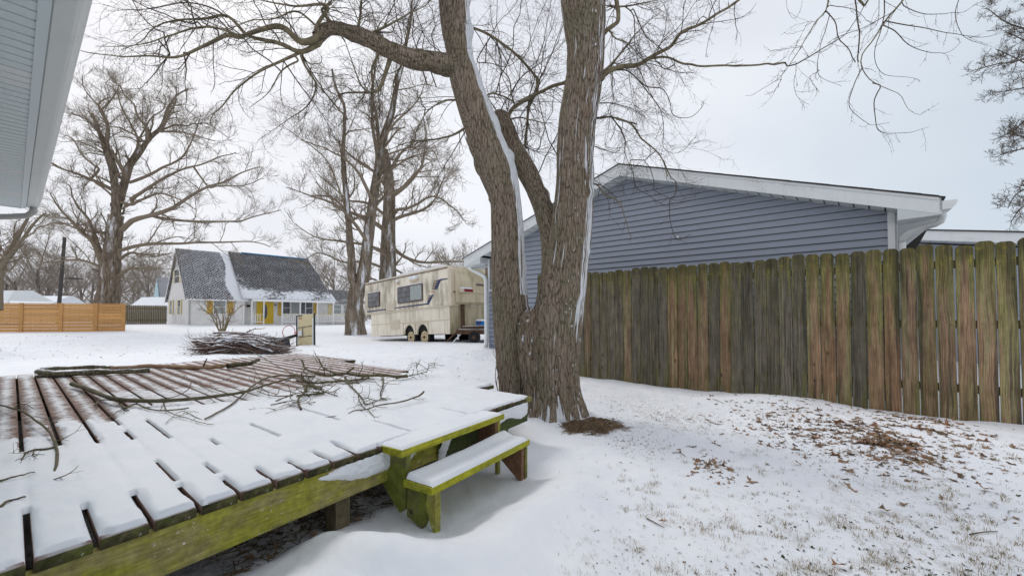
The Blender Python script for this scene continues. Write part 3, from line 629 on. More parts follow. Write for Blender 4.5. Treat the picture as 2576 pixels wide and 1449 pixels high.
# roof slabs, rake fascia boards, soffit
for sx in (0, 1):
    xe = rl if sx == 0 else rr; so_ = -.05 if sx == 0 else .05
    zx = zE + (zE - zA) / ((rr - rl) / 2) * .05
    MB().prism([(xc, zA + .004), (xe + so_, zx + .004), (xe + so_, zx + .018), (xc, zA + .020)], QF - .03, QW + DEP + .3).build('shingle_roof', M['shingle'], ga)
    if sx == 0: MB().prism([(xc + .0, zA + .021), (xe + so_ + .04, zx + .045), (xe + so_ + .04, zx + .060), (xc, zA + .045)], QF + .0, QW + DEP + .3).build('roof_snow', M['snow'], ga)
    else: MB().prism([(xc + .0, zA + .021), (xe - .3, zE + .14), (xe - .3, zE + .145), (xc, zA + .04)], QF + .7, QW + DEP + .3).build('roof_snow', M['snow'], ga)
    # fascia: drip edge + wide board
    MB().prism([(xc, zA + .003), (xe, zE + .003), (xe, zE - .030), (xc, zA - .030)], QF - .016, QF + .01).build('drip_edge', M['trimclean'], ga)
    MB().prism([(xc, zA - .031), (xe, zE - .031), (xe, zE - T), (xc, zA - T)], QF - .004, QF + .018).build('rake_fascia', M['trim'], ga)
    # rake soffit, small panels
    ln = abs(xe - xc); npan = int(ln / .155)
    for k in range(npan):
        f0, f1 = k / npan, (k + 1) / npan - .004
        xa, xb = xc + (xe - xc) * f0, xc + (xe - xc) * f1
        za, zb = zA - T - .001 + (zE - zA) * f0, zA - T - .001 + (zE - zA) * f1
        if (xb < gl) or (xa > gr_): continue
        if xa < gl or xb > gr_: xa, xb = max(min(xa, xb), gl - .0), min(max(xa, xb), gr_ + .03); za, zb = roofz(xa) - T - .001, roofz(xb) - T - .001
        MB().prism([(xa, za), (xb, zb), (xb, zb + .012), (xa, za + .012)], QF + .018, QW - .004).build('soffit_panel', M['soffit'], ga)
for k in range(28):                                   # ragged shingle edge along the rake
    xa = xc + (rr - xc) * (k / 28); xb = xa + .142; za = roofz(xa) + .012
    MB().prism([(xa, za), (xb, roofz(xb) + .012), (xb, roofz(xb) + .023), (xa, za + .010)], QF - .034 - .004 * (k % 3), QF + .14).build('shingle', M['shingle'], ga)
def shear(o):
    for v in o.data.vertices: v.co.x -= .085 * max(0, v.co.y - QF)
# boxed eave returns
for side, xw, xe in ((1, gr_, rr), (0, gl, rl)):
    z0 = zE - T; y0, y1 = QF + .02, QF + .30
    a, b = (xw - .12, xe - .004) if side else (xe + .004, xw + .22)
    zi = roofz(a if side else b) - T
    zi = roofz(xw) - T - .001; poly = [(xw, zi), (xe, z0 - .001), (xe, z0 - .008), (xw, zi - .14)]
    MB().prism(poly, QF - .001, QF + .30).build('eave_return', M['soffit'], ga)
    MB().prism([(xw, z0 - .05), (xe - .01 if side else xe + .01, z0 - .012), (xe - .01 if side else xe + .01, z0 + .02), (xw, z0 + .02)], QF + .302, QW + DEP + .2).build('eave_soffit', M['soffit'], ga)
    if side: shear(LASTO[0])
    xo = xe + (.0 if side else -.0)
    MB().prism([(xo, zE - T), (xo + (.02 if side else -.02), zE - T), (xo + (.02 if side else -.02), zE - .0), (xo, zE - .0)], QF + .02, QW + DEP + .3).build('eave_fascia', M['trimclean'], ga)
    if side: shear(LASTO[0])
# gutters along both eaves (seen end-on) and their downspouts
def gutter(x, sgn, z, y0, y1, name='gutter', mat=None, wd=.12):
    p = [(0, 0), (0, -.100), (wd * .62, -.100), (wd * .9, -.055), (wd, -.02), (wd, 0)]
    MB().prism([(x + sgn * a, z + c) for a, c in p], y0, y1).build(name, mat or M['trim'], ga)
gutter(rr + .022, 1, zE - .045, QF - .02, QW + DEP + .2, wd=.125); shear(LASTO[0])
gutter(rl - .022, -1, zE - .045, QF + .3, QW + DEP + .2)
def gp(u, v, q): x, z_ = G.hit(u, v, q); return (x, q, z_)
sp = [gp(2370, 530, QF + .10), gp(2371, 548, QF + .14), gp(2362, 560, QF + .16), gp(2330, 571, QF + .24), gp(2285, 588, QW + .02), gp(2268, 606, QW + .06), (gr_ + .05, QW + .07, 1.85), (gr_ + .05, QW + .07, .1)]
MB().tube(spline(sp, 40), 0.036 + .002 * (np.arange(40) % 2) * (np.arange(40) < 30), 10).build('downspout', M['trim'], ga, smooth=True)
zb_ = G.hit(1224, 873, QF + .2)[1]
sp = [gp(1174, 664, QF + .3), gp(1176, 670, QF + .28), gp(1190, 680, QF + .25), gp(1212, 692, QF + .22), gp(1221, 702, QF + .2), gp(1222, 730, QF + .2), gp(1223, 850, QF + .2), gp(1220, 872, QF + .12)]
MB().tube(spline(sp, 40), 0.042, 10).build('downspout', M['trimclean'], ga, smooth=True)
MB().tube([gp(1705, 596, QW - .02), gp(1705, 596, QW - .06)], .022, 10).build('vent_cap', M['trimclean'], ga)
MB().tube([(*gp(1705, 592, QW - .03)[:2], gp(1705, 592, QW - .03)[2]), gp(1705, 600, QW - .05)], .010, 8).build('vent_flap', M['dark'], ga)

# low house behind, its roof just clearing the fence on the right
QB = 13.5
x0, z0 = G.hit(2250, 578.5, QB); x1, z1 = G.hit(2640, 587, QB)
nb = empty('neighbour_house', GM, 'low house with white rake board and blue siding beyond the garage at the right edge', 'house')
sl = (z1 - z0) / (x1 - x0); xl, xr = x0 - 2.5, x0 + 7.0
zz = lambda x: z0 + sl * (x - x0)
MB().prism([(xl, zz(xl)), (xr, zz(xr)), (xr, zz(xr) - .22), (xl, zz(xl) - .22)], QB, QB + .02).build('rake_fascia', M['trim'], nb)
MB().prism([(xl, zz(xl) + .03), (xr, zz(xr) + .03), (xr, zz(xr) + .002), (xl, zz(xl) + .002)], QB - .03, QB + 7).build('shingle_roof', M['shingle'], nb)
MB().prism([(xl, -.3), (xr - .4, -.3), (xr - .4, zz(xr) - .24), (xl, zz(xl) - .24)], QB + .34, QB + 6.6).build('wall', M['siding'], nb)
for k in range(14):
    zk = 2.45 - k * .12
    MB().prism([(QB + .326, zk), (QB + .338, zk), (QB + .338, zk + .12)], xl, xr - .42, 'x').build('siding_panel', M['siding'], nb)
for k in range(36):
    xa = xl + k * .26; MB().prism([(xa, zz(xa) - .221), (xa + .25, zz(xa + .25) - .221), (xa + .25, zz(xa + .25) - .235), (xa, zz(xa) - .235)], QB + .021, QB + .34).build('soffit_panel', M['soffit'], nb)

# ================================================================== wooden fence
QN = 6.52
fe = empty('wooden_fence', GM, 'weathered dog-eared board fence with green algae in front of the blue garage', 'fence')
u_of = lambda cx_: (1700 + cx_ / 1.767) * S2D
ref = G.hit(u_of(2160), 800, QN)[0]; pitch = (ref - G.hit(u_of(60), 800, QN)[0]) / 32
xstart = G.hit(1357, 800, QN)[0]; xend = ref + 9 * pitch
tones = 'g g g g t g g g g r r r y g r g g g g g g r R r g r R t r t r r g'.split()[:32]
tv = {'g': .05, 't': .62, 'r': .8, 'R': 1.0, 'y': .72}
nleft = int(round((ref - xstart) / pitch))
bw = pitch - .006; src = {}
def board_mesh(i):
    r = random.Random(i); H = 1.99; w = bw / 2 * (1 - .02 * r.random()); e = .028 + .006 * r.random(); b = MB()
    prof_ = [(-w, 0), (w, 0), (w, H - e), (w - e * .55, H - e * .28), (w - e * 1.1, H), (-w + e * 1.1, H), (-w + e * .55, H - e * .28), (-w, H - e)]
    b.prism(prof_, 0, .016); me = b.build('fence_board', M['fence'], fe); return me
print('fence pitch', pitch, 'boards', nleft)
lxs = list(range(-nleft, 9)); cnt = 0
for k in lxs:
    x = ref + (k + .5) * pitch
    idx = k + 32
    tn = tones[idx] if 0 <= idx < 32 else random.choice('grgt')
    vr = k % 8; dz = -0.115 + random.uniform(-.018, .018) + .01 * math.sin(k * .9)
    yo = random.uniform(-.004, .004)
    if 0 <= k: pass
    if vr in src: o = share('fence_board', src[vr], fe)
    else: o = src[vr] = board_mesh(vr)
    gap = .0 if k < -18 else (random.choice((0, .001, .002)) if k < -6 else .0035)
    o.matrix_basis = Matrix.Translation((x, QN + yo, dz)) @ Matrix.Rotation(random.uniform(-.004, .004), 4, 'Y') @ Matrix.Rotation(random.uniform(-.03, .03), 4, 'Z') @ Matrix.Diagonal((1 - gap * 6, 1, 1, 1))
    o['tone'] = max(0.0, min(1.0, tv[tn] + random.uniform(-.08, .08)))
for zr in (.30, .98, 1.62):
    MB().box(xstart, xend, QN + .022, QN + .06, zr, zr + .085).build('rail', M['post'], fe)
for k in range(4):
    xp = xstart + .1 + k * 2.42; MB().box(xp, xp + .09, QN + .062, QN + .15, -.3, 1.75).build('post', M['post'], fe)

# ================================================================== deck
DM = Matrix(((a2[0], b2[0], 0, corner[0]), (a2[1], b2[1], 0, corner[1]), (0, 0, 1, 0), (0, 0, 0, 1)))  # oblique; only for arithmetic
def D(s, t_, z): p = dw(s, t_); return (p[0], p[1], z)
dk = empty('wooden_deck', Matrix.Translation((corner[0], corner[1], 0)), 'low snow-covered deck of reddish boards with a mossy green rim board', 'deck')
DL = lambda s, t_, z: (a2[0] * s + b2[0] * t_, a2[1] * s + b2[1] * t_, z)
dang = math.atan2(a2[1], a2[0])
PB = 0.1535; TH_ = 0.036; SK = float(np.dot(a2, b2)); SN = math.sqrt(1 - SK * SK)
bwid = PB * SN                                        # board pitch measured across the grain
# which way is +t seen across the board?
perp = np.array([-a2[1], a2[0]]); sg = 1 if perp.dot(b2) > 0 else -1
kmin, kmax = -31, 6
tfirst = -3.19 - 6 * PB
planks = []
for k in range(0, 34):
    t0 = tfirst + k * PB; t1 = t0 + PB
    tm = (t0 + t1) / 2
    if tm > .82: break
    s0 = 0.0
    if tm > .0: s0 = .72 + random.uniform(-.02, .02)
    if tm > .33: s0 = 2.5 + random.uniform(-.03, .03)
    if tm > .56: s0 = 4.4
    s1 = 6.62 + .03 * math.sin(k * 2.1)
    s0 += random.uniform(-.006, .006) if tm < 0 else 0
    planks.append((t0, t1, s0, s1))
# snow cover fields -------------------------------------------------
open_px = [(20, 1000), (40, 1000), (90, 1000), (150, 1030), (200, 1050), (280, 1090), (320, 1115), (250, 960), (350, 960), (450, 960), (540, 945), (650, 930), (750, 920), (850, 915), (110, 1060), (40, 1080), (60, 1120), (180, 1080), (700, 905), (950, 925), (610, 915), (240, 1020),
           (60, 1400), (200, 1310), (200, 1250), (345, 1300), (335, 1260), (480, 1270), (470, 1245), (585, 1245), (665, 1205), (645, 1190), (800, 1165), (760, 1125), (58, 1300), (930, 1115), (520, 1240)]
shut_px = [(50, 1190), (110, 1170), (60, 1225), (150, 1170), (250, 1170), (300, 1200), (400, 1160), (380, 1080), (400, 1040), (500, 1050), (600, 1060), (500, 1150), (600, 1140), (700, 1100), (700, 1040), (900, 1050), (1000, 1040), (1100, 1000), (850, 1000), (950, 970), (330, 1000), (430, 1210), (560, 1180), (1000, 1100),
           (850, 1100), (1200, 990), (1250, 1010), (120, 1230), (300, 1160), (700, 1150), (620, 1170), (1150, 1050), (460, 1000), (1050, 960), (250, 1220), (1100, 1040)]
PO = np.array([dst(onz(u, v, DZ)) for u, v in open_px]); PS = np.array([dst(onz(u, v, DZ)) for u, v in shut_px])
def openness(s, t_):
    s = np.asarray(s, float); t_ = np.asarray(t_, float)
    wo = sum(np.exp(-(((s - a) / (.21 + .09 * abs(a))) ** 2 + ((t_ - b) / .30) ** 2)) for a, b in PO)
    ws = sum(np.exp(-(((s - a) / (.30 + .07 * abs(a))) ** 2 + ((t_ - b) / .32) ** 2)) for a, b in PS)
    n = fbm(s * 2.2, t_ * 5, 3.3, 3, 41) - .5
    return (wo + .02) / (wo + ws + .04) + n * .55
BO = np.array([dst(onz(u, v, DZ)) for u, v in [(20, 960), (60, 1050), (30, 1120), (120, 1020), (180, 990), (250, 970), (300, 1010), (260, 1060), (350, 960), (400, 990), (450, 970), (480, 1005), (550, 960), (560, 1000), (640, 945), (640, 985), (720, 930), (720, 965), (800, 920), (820, 950), (900, 925), (920, 950), (980, 935), (760, 900), (200, 1060), (0, 1060), (650, 915), (320, 1080)]])
BS = np.array([dst(onz(u, v, DZ)) for u, v in [(100, 1150), (200, 1130), (150, 1100), (250, 1120), (340, 1050), (420, 1050), (520, 1050), (600, 1040), (700, 1020), (780, 1010), (860, 1000), (940, 990), (1020, 975), (1100, 970), (1060, 950), (60, 1200), (0, 1190), (380, 1120), (1200, 980), (600, 1100), (800, 1080), (450, 1030)]])
def bare(s, t_):
    s = np.asarray(s, float); t_ = np.asarray(t_, float)
    f = lambda Q: sum(np.exp(-(((s - a) / (.32 + .09 * abs(a))) ** 2 + ((t_ - b) / .30) ** 2)) for a, b in Q)
    wo, ws = f(BO), f(BS); r = (wo + 1e-5 * (s > 3)) / (wo + ws + 2e-5)
    n = fbm(s * 1.6, t_ * 6.5, 7.7, 4, 55) - .5; n2 = fbm(s * 5, t_ * 14, 2.7, 3, 56) - .5
    return np.clip(sstep(.30, .75, r + n * .9) * 1.0 + n2 * 1.1 * (r > .15) - .08, 0, 1)
def bare_old(s, t_):
    s = np.asarray(s, float); t_ = np.asarray(t_, float)
    far = sstep(2.6, 4.4, s - .25 * (t_ + 3.2) * 0.6 + 1.6 * sstep(-2.3, -3.3, t_))
    far = np.maximum(far, sstep(3.2, 5.0, s) * sstep(.9, -.5, t_))
    n = fbm(s * 1.3, t_ * 3.0, 7.7, 4, 55) - .5
    return np.clip(far + n * 1.5 * (far > .02), 0, 1)
for (t0, t1, s0, s1) in planks:
    tm = (t0 + t1) / 2; n = 44; ls = np.linspace(0, s1 - s0, n); hw = bwid / 2 - .0085; b_ = .005
    pr = [(-hw, -TH_), (-hw, -b_), (-hw + b_, 0), (0, .001), (hw - b_, 0), (hw, -b_), (hw, -TH_)]; m = len(pr)
    yy = np.array([p[0] for p in pr]); zz_ = np.array([p[1] for p in pr])
    X = np.repeat(ls, m); Y = np.tile(yy, n) * sg; Z = np.tile(zz_, n)
    skew = Y * sg * SK / SN * 0 - 0                    # board ends are sawn square to the front edge
    X = X + np.where(np.isclose(X, 0), -Y * (SK / SN) * sg * 0, 0)
    X0 = X.copy()
    # follow the oblique front edge at both ends
    fade = 1 - np.clip(X0 / .3, 0, 1); X = X + Y * (SK / SN) * sg * np.where(X0 <= 1e-6, 1, 0)
    ii = np.arange(n - 1)[:, None] * m; jj = np.arange(m)[None]; j2_ = (jj + 1) % m
    F = np.stack([ii + jj, ii + j2_, ii + m + j2_, ii + m + jj], -1).reshape(-1, 4)
    cap0 = np.arange(m)[None, ::-1]; cap1 = (np.arange(m) + (n - 1) * m)[None]
    if sg < 0: F = F[:, ::-1]; cap0 = cap0[:, ::-1]; cap1 = cap1[:, ::-1]
    sv = s0 + X; tv_ = tm + Y * sg / SN
    bz_ = bare(sv, tv_); dust = 1 - bz_ * .56; oe = sstep(.4, .6, openness(sv, tv_)); dust = dust * (1 - .75 * oe * (np.abs(Y) > hw - .008))
    c = DL(s0, tm, DZ)
    Mx = Matrix.Translation(c) @ Matrix.Rotation(dang, 4, 'Z') @ Matrix.Rotation(random.uniform(-.0012, .0012), 4, 'X')
    nf = len(F)
    mi = [0] * nf + [1, 1]
    obj_np('plank', np.stack([X, Y, Z], 1), [F, np.vstack([cap0, cap1])], [M['deckwood'], M['deckend']], dk, Mx, attrs={'dust': dust}, mi=mi)
# rim joist along the front edge, in two lengths, posts, inner joists
bang = math.atan2(b2[1], b2[0])
def along_t(t0, t1, s0, s1, z0, z1, name, mat, label=None):
    """a board lying along the front edge"""
    c = DL(s0, t0, 0); q = (s1 - s0)
    Mx = Matrix.Translation(c) @ Matrix.Rotation(bang, 4, 'Z')
    b = MB(); y1 = (1 if np.cross(np.array([*b2, 0]), np.array([*a2, 0]))[2] > 0 else -1) * abs(q) * SN
    b.cbox(0, t1 - t0, min(0, y1), max(0, y1), z0, z1, .004); o = b.build(name, mat, dk, Mx)
    if label: o['label'] = label
    return o
RT = DZ - TH_ - .001; RB = RT - .184
along_t(-4.1, -1.26, .012, .05, RB, RT, 'rim_joist', M['rim'])
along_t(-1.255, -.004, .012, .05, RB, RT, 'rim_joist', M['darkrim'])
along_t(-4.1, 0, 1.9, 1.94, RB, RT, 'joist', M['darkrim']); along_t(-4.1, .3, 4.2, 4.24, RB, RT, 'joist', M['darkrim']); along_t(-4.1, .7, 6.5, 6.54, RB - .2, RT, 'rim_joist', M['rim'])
def along_s(t_, s0, s1, z0, z1, name, mat):
    c = DL(s0, t_, 0); MB().cbox(0, s1 - s0, -.019, .019, z0, z1, .004).build(name, mat, dk, Matrix.Translation(c) @ Matrix.Rotation(dang, 4, 'Z'))
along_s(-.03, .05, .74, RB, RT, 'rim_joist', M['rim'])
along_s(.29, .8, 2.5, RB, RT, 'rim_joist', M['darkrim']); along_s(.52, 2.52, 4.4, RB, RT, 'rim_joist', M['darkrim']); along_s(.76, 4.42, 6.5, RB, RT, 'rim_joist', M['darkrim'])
for t_, s_0 in ((-2.02, .055), (-3.6, .055), (-.30, .08), (-1.2, 2.0), (-3.0, 2.0), (-.2, 4.3), (-2.4, 4.3)):
    c = DL(s_0, t_, 0); MB().cbox(-.045, .045, -.045, .045, -.30, .30, .004)
    b = MB(); b.prism([(-.045, 0), (.045, 0), (.045, .09), (-.045, .09)], -.35, RT - .002, 'z'); b.build('post', M['post'], dk, Matrix.Translation(c) @ Matrix.Rotation(bang, 4, 'Z'))
# corner block by the tree
c = DL(.02, -.02, 0); MB().prism([(-.05, -.03), (.06, -.03), (.06, .05), (-.05, .05)], RT + .001, DZ + .004, 'z').build('corner_block', M['stringer'], dk, Matrix.Translation(c) @ Matrix.Rotation(bang, 4, 'Z'))

# snow lying on the deck: one sheet whose holes are the open gaps
ds = .016; ns = int(6.6 / ds); cpb = 12; 
tt = []; inb = []
for k, (t0, t1, s0, s1) in enumerate(planks):
    g_ = .0098 / SN
    e = np.concatenate([[g_], g_ + np.array([.004, .012, .024]), np.linspace(g_ + .036, PB - g_ - .036, 4), PB - g_ - np.array([.024, .012, .004]), [PB - g_]])
    tt += list(t0 + e); inb += [k] * len(e)
tt = np.array(tt); inb = np.array(inb); nt_ = len(tt); ncol = 12
ss = np.arange(ns + 1) * ds
Sg, Tg = np.meshgrid(ss, tt, indexing='ij')
op = openness(Sg, Tg)
s0a = np.array([p[2] for p in planks]); s1a = np.array([p[3] for p in planks])
edge_d = np.minimum(np.minimum(Tg - np.array([p[0] for p in planks])[inb][None], np.array([p[1] for p in planks])[inb][None] - Tg), .08)
endd = np.minimum(Sg - s0a[inb][None], s1a[inb][None] - Sg)
br_ = bare(Sg, Tg)
th = .010 + .014 * fbm(Sg * 1.5, Tg * 2.5, 0, 3, 61) + .012 * (fbm(Sg * 9, Tg * 14, 0, 4, 62, .65) - .5)
th = th * (1 - .98 * sstep(.25, .75, br_))
# wind scours beside an open gap and leaves a rounded lip
en_ = (fbm(Sg * 14, Tg * 45, 1.1, 3, 71) - .35) * .022 + (fbm(Sg * 3, Tg * 8, 1.1, 2, 72) - .4) * .03; lip = sstep(-.004, .024, edge_d - en_); opm = sstep(.42, .58, op)
th = th * (1 - opm * (1 - (.12 + .88 * lip)))
nostep = 1 - ((Tg > -1.33) & (Tg < -.03)) * (Sg < .5); th = th * np.maximum(sstep(0.0, .02, endd + .004 - np.clip(en_, -.02, .02)), 1 - nostep)
th_dip = .010 * np.exp(-(edge_d / .02) ** 2) * (1 - opm) * sstep(.2, .5, fbm(Sg * 3, Tg * 4, 9, 2, 66)); th = th - th_dip * .55
keep = (th > .0016) & (endd > 0.0)
# faces
nS = ns + 1
cell_on_board = (inb[:-1] == inb[1:])
f_open = openness((ss[:-1] + ds / 2)[:, None], ((tt[:-1] + tt[1:]) / 2)[None]) 
kk = keep[:-1, :-1] & keep[1:, :-1] & keep[:-1, 1:] & keep[1:, 1:]
slit = (fbm((ss[:-1])[:, None] * 1.1, ((tt[:-1]))[None] * 6.3, 4.4, 2, 77) > .67)
kk &= cell_on_board[None] | ((f_open < .5) & ~slit & (Sg[:-1, :-1] > .03))
use = np.zeros_like(keep); use[:-1, :-1] |= kk; use[1:, :-1] |= kk; use[:-1, 1:] |= kk; use[1:, 1:] |= kk
full = np.zeros(keep.shape, int); full[:-1, :-1] += kk; full[1:, :-1] += kk; full[:-1, 1:] += kk; full[1:, 1:] += kk
bord = use & (full < 4)
Zs = DZ + np.where(bord, -.003, th)
idm = -np.ones(keep.shape, int); idm[use] = np.arange(use.sum())
P = corner[None, None] * 0 + a2[None, None] * Sg[..., None] + b2[None, None] * Tg[..., None]
V = np.stack([P[..., 0][use], P[..., 1][use], Zs[use]], 1)
ia, ja = np.nonzero(kk)
F = np.stack([idm[ia, ja], idm[ia + 1, ja], idm[ia + 1, ja + 1], idm[ia, ja + 1]], 1)
if DET > 0: pass
else: F = F[:, ::-1]
o = obj_np('snow_cover', V, [F], M['snow'], dk, smooth=True); o['kind'] = 'stuff'

def lump(name, parent, fn, nu, nv, amp, seed, clump=.35):
    """crusted snow stuck to a board face: fn(u,v)->(base point, outward normal, thickness 0..1)"""
    Vs = []; vis = np.zeros((nu, nv), bool)
    for i_ in range(nu):
        for j_ in range(nv):
            b, n_, th_ = fn(i_ / (nu - 1), j_ / (nv - 1)); vis[i_, j_] = th_ > .02
            Vs.append((*b, *n_, max(th_, 0)))
    A = np.array(Vs, float); P_ = A[:, :3]; k_ = fbm(P_[:, 0] * 60, P_[:, 1] * 60, P_[:, 2] * 60, 3, seed)
    Q = P_ + A[:, 3:6] * (A[:, 6:7] ** .5 * amp * (1 - clump + 2 * clump * k_[:, None]) - .004)
    Fs = [(i_ * nv + j_, (i_ + 1) * nv + j_, (i_ + 1) * nv + j_ + 1, i_ * nv + j_ + 1) for i_ in range(nu - 1) for j_ in range(nv - 1) if vis[i_, j_] or vis[i_ + 1, j_ + 1]]
    return obj_np(name, Q, [np.array(Fs)], M['csnow'], parent, smooth=True)
fn_ = -np.array([*perp, 0]) * 1.0
outw = -np.array([a2[0] - b2[0] * SK, a2[1] - b2[1] * SK, 0]); outw /= np.linalg.norm(outw)
def rimfn(t0, t1, prof_, s=0.010):
    def f(u, v):
        t_ = t0 + (t1 - t0) * u; z_ = RT + .004 - (.19) * v
        lo, hi = prof_(u); n = .10 * (fbm(t_ * 14, z_ * 14, 0, 3, 3) - .5)
        d = min(v - lo, hi - v) + n
        return DL(s, t_, z_), outw, float(np.clip(d * 4, 0, 1))
    return f
lump('snow_patch', dk, rimfn(-2.26, -1.36, lambda u: (-.3 if u > .25 else .25 - u, (.02 + .62 * math.sin(min(1, u * 1.6) * math.pi * .62)) if u < .8 else .62 * (1 - u) * 5)), 90, 26, .022, 5, .5)
lump('snow_patch', dk, rimfn(-.72, -.03, lambda u: (-.3, .62 + .12 * math.sin(u * 9))), 60, 26, .02, 8, .4)
# the little stubs at the notch round the tree
# ================================================================== steps
hl = .17
F1 = onz(1010, 1135, DZ)[:2]; F2 = onz(1264.5, 1041, DZ)[:2]; L1_ = onz(1086.8, 1229, hl)[:2]; L2_ = onz(1337, 1106.5, hl)[:2]
st = empty('wooden_steps', Matrix.Translation((F1[0], F1[1], 0)), 'two-tread wooden steps with bright mossy front edges at the deck side', 'steps')
dstep = (F2 - F1 + L2_ - L1_); dstep /= np.linalg.norm(dstep); back = np.array([-dstep[1], dstep[0]]); 
back = back * .93 + A_ * .36; back /= np.linalg.norm(back)
SM = lambda p, z=0: Matrix(((dstep[0], -dstep[1], 0, p[0] - F1[0]), (dstep[1], dstep[0], 0, p[1] - F1[1]), (0, 0, 1, z), (0, 0, 0, 1)))
LT = float(np.linalg.norm(F2 - F1))
bx, by = float(back.dot(dstep)), float(back.dot(np.array([-dstep[1], dstep[0]])))
def tread(p, z, depth, ln):
    poly = [(0, 0), (ln, 0), (ln + bx * depth, by * depth), (bx * depth, by * depth)]
    b = MB(); b.prism(poly, -.038, 0, 'z'); o = b.build('tread', M['tread'], st, SM(p, z)); return o
tread(F1, DZ + .001, .195, LT); tread(L1_, hl, .225, float(np.linalg.norm(L2_ - L1_)))
def step_snow(p, z, depth, ln, seed):
    nu, nv = 90, 22; U, Vv = np.meshgrid(np.linspace(0, 1, nu), np.linspace(0, 1, nv), indexing='ij')
    X = .012 + U * (ln - .024); Y = .006 + Vv * (depth - .006); e = np.minimum(np.minimum(X, ln - X), Y) ; e2 = sstep(0, .03, e - .004)
    zt = ((.016 if z < .3 else .011) + .012 * fbm(X * 3, Y * 5, 0, 3, seed) + (.03 if z < .3 else -.004) * sstep(.6, 1, Vv) * fbm(X * 2, 0, 0, 2, seed + 3)) * e2 - .002
    P_ = np.stack([X + Y / by * bx, Y, zt], -1).reshape(-1, 3)
    ii = np.arange(nu - 1)[:, None] * nv; jj = np.arange(nv - 1)[None]; F = np.stack([ii + jj, ii + nv + jj, ii + nv + jj + 1, ii + jj + 1], -1).reshape(-1, 4)
    obj_np('snow_cover', P_, [F], M['snow'], st, SM(p, z + .001), smooth=True)
step_snow(F1, DZ, .235 * by, LT, 11); step_snow(L1_, hl, .215 * by, float(np.linalg.norm(L2_ - L1_)), 15)
# stringers (local frame: x along tread, back = direction into the deck)
def side(p, x0, thick, poly, name, mat):
    """poly in (distance back, z); built as a plank standing across the treads"""
    b = MB(); n = len(poly); v = []
    for xo in (x0, x0 + thick):
        for d, z in poly: v.append((xo + bx * d, by * d, z))
    ar = sum(poly[i][0] * poly[(i + 1) % n][1] - poly[(i + 1) % n][0] * poly[i][1] for i in range(n))
    f0 = tuple(range(n)) if ar < 0 else tuple(range(n))[::-1]
    fs = [f0, tuple(n + i for i in f0[::-1])]
    for i in range(n):
        j = (i + 1) % n; q = (i, j, n + j, n + i); fs.append(q if ar < 0 else q[::-1])
    b.add(v, [tuple(reversed(f)) for f in fs]); return b.build(name, mat, st, SM(p))
big = [(.02, DZ - .042), (.02, hl + .03), (.03, -.02), (.07, -.05), (.27, .12), (.27, DZ - .042)]
side(F1, .055, .038, big, 'stringer', M['stringer']); side(F1, LT - .10, .038, big, 'stringer', M['redwood'])
side(F1, LT - .06, .030, [(.02, DZ - .042), (.02, -.12), (.05, -.12), (.05, DZ - .042)], 'leg', M['rim'])
side(L1_, .052, .036, [(.10, .105), (.245, .125), (.25, -.06), (.125, -.10), (.085, -.02), (.098, .05)], 'leg', M['stringer'])
side(L1_, .05, .045, [(.022, hl - .039), (.085, hl - .039), (.095, .03), (.070, -.03), (.034, -.10), (.022, -.10)], 'leg', M['rim'])
LN2 = float(np.linalg.norm(L2_ - L1_))
side(L1_, LN2 - .085, .038, [(.022, hl - .039), (.24, hl - .039), (.24, .03), (.05, -.12), (.022, -.12)], 'stringer', M['redwood'])
side(L1_, LN2 - .045, .030, [(.012, hl - .039), (.05, hl - .039), (.05, -.12), (.012, -.12)], 'leg', M['stringer'])
# snow wedged between the deck rim and the left stringer
c = DL(.012, -1.27, 0)
def wedge(u, v):
    t_ = -1.30 + .09 * u; z_ = RT + .01 - .20 * v; d = min(u, 1 - u) * 2 - v * .9 + .5
    return np.array(DL(.0 - .06 * (1 - v), t_, z_)) , outw, float(np.clip(d * 1.5, 0, 1))
lump('snow_patch', dk, wedge, 16, 30, .03, 13, .3)
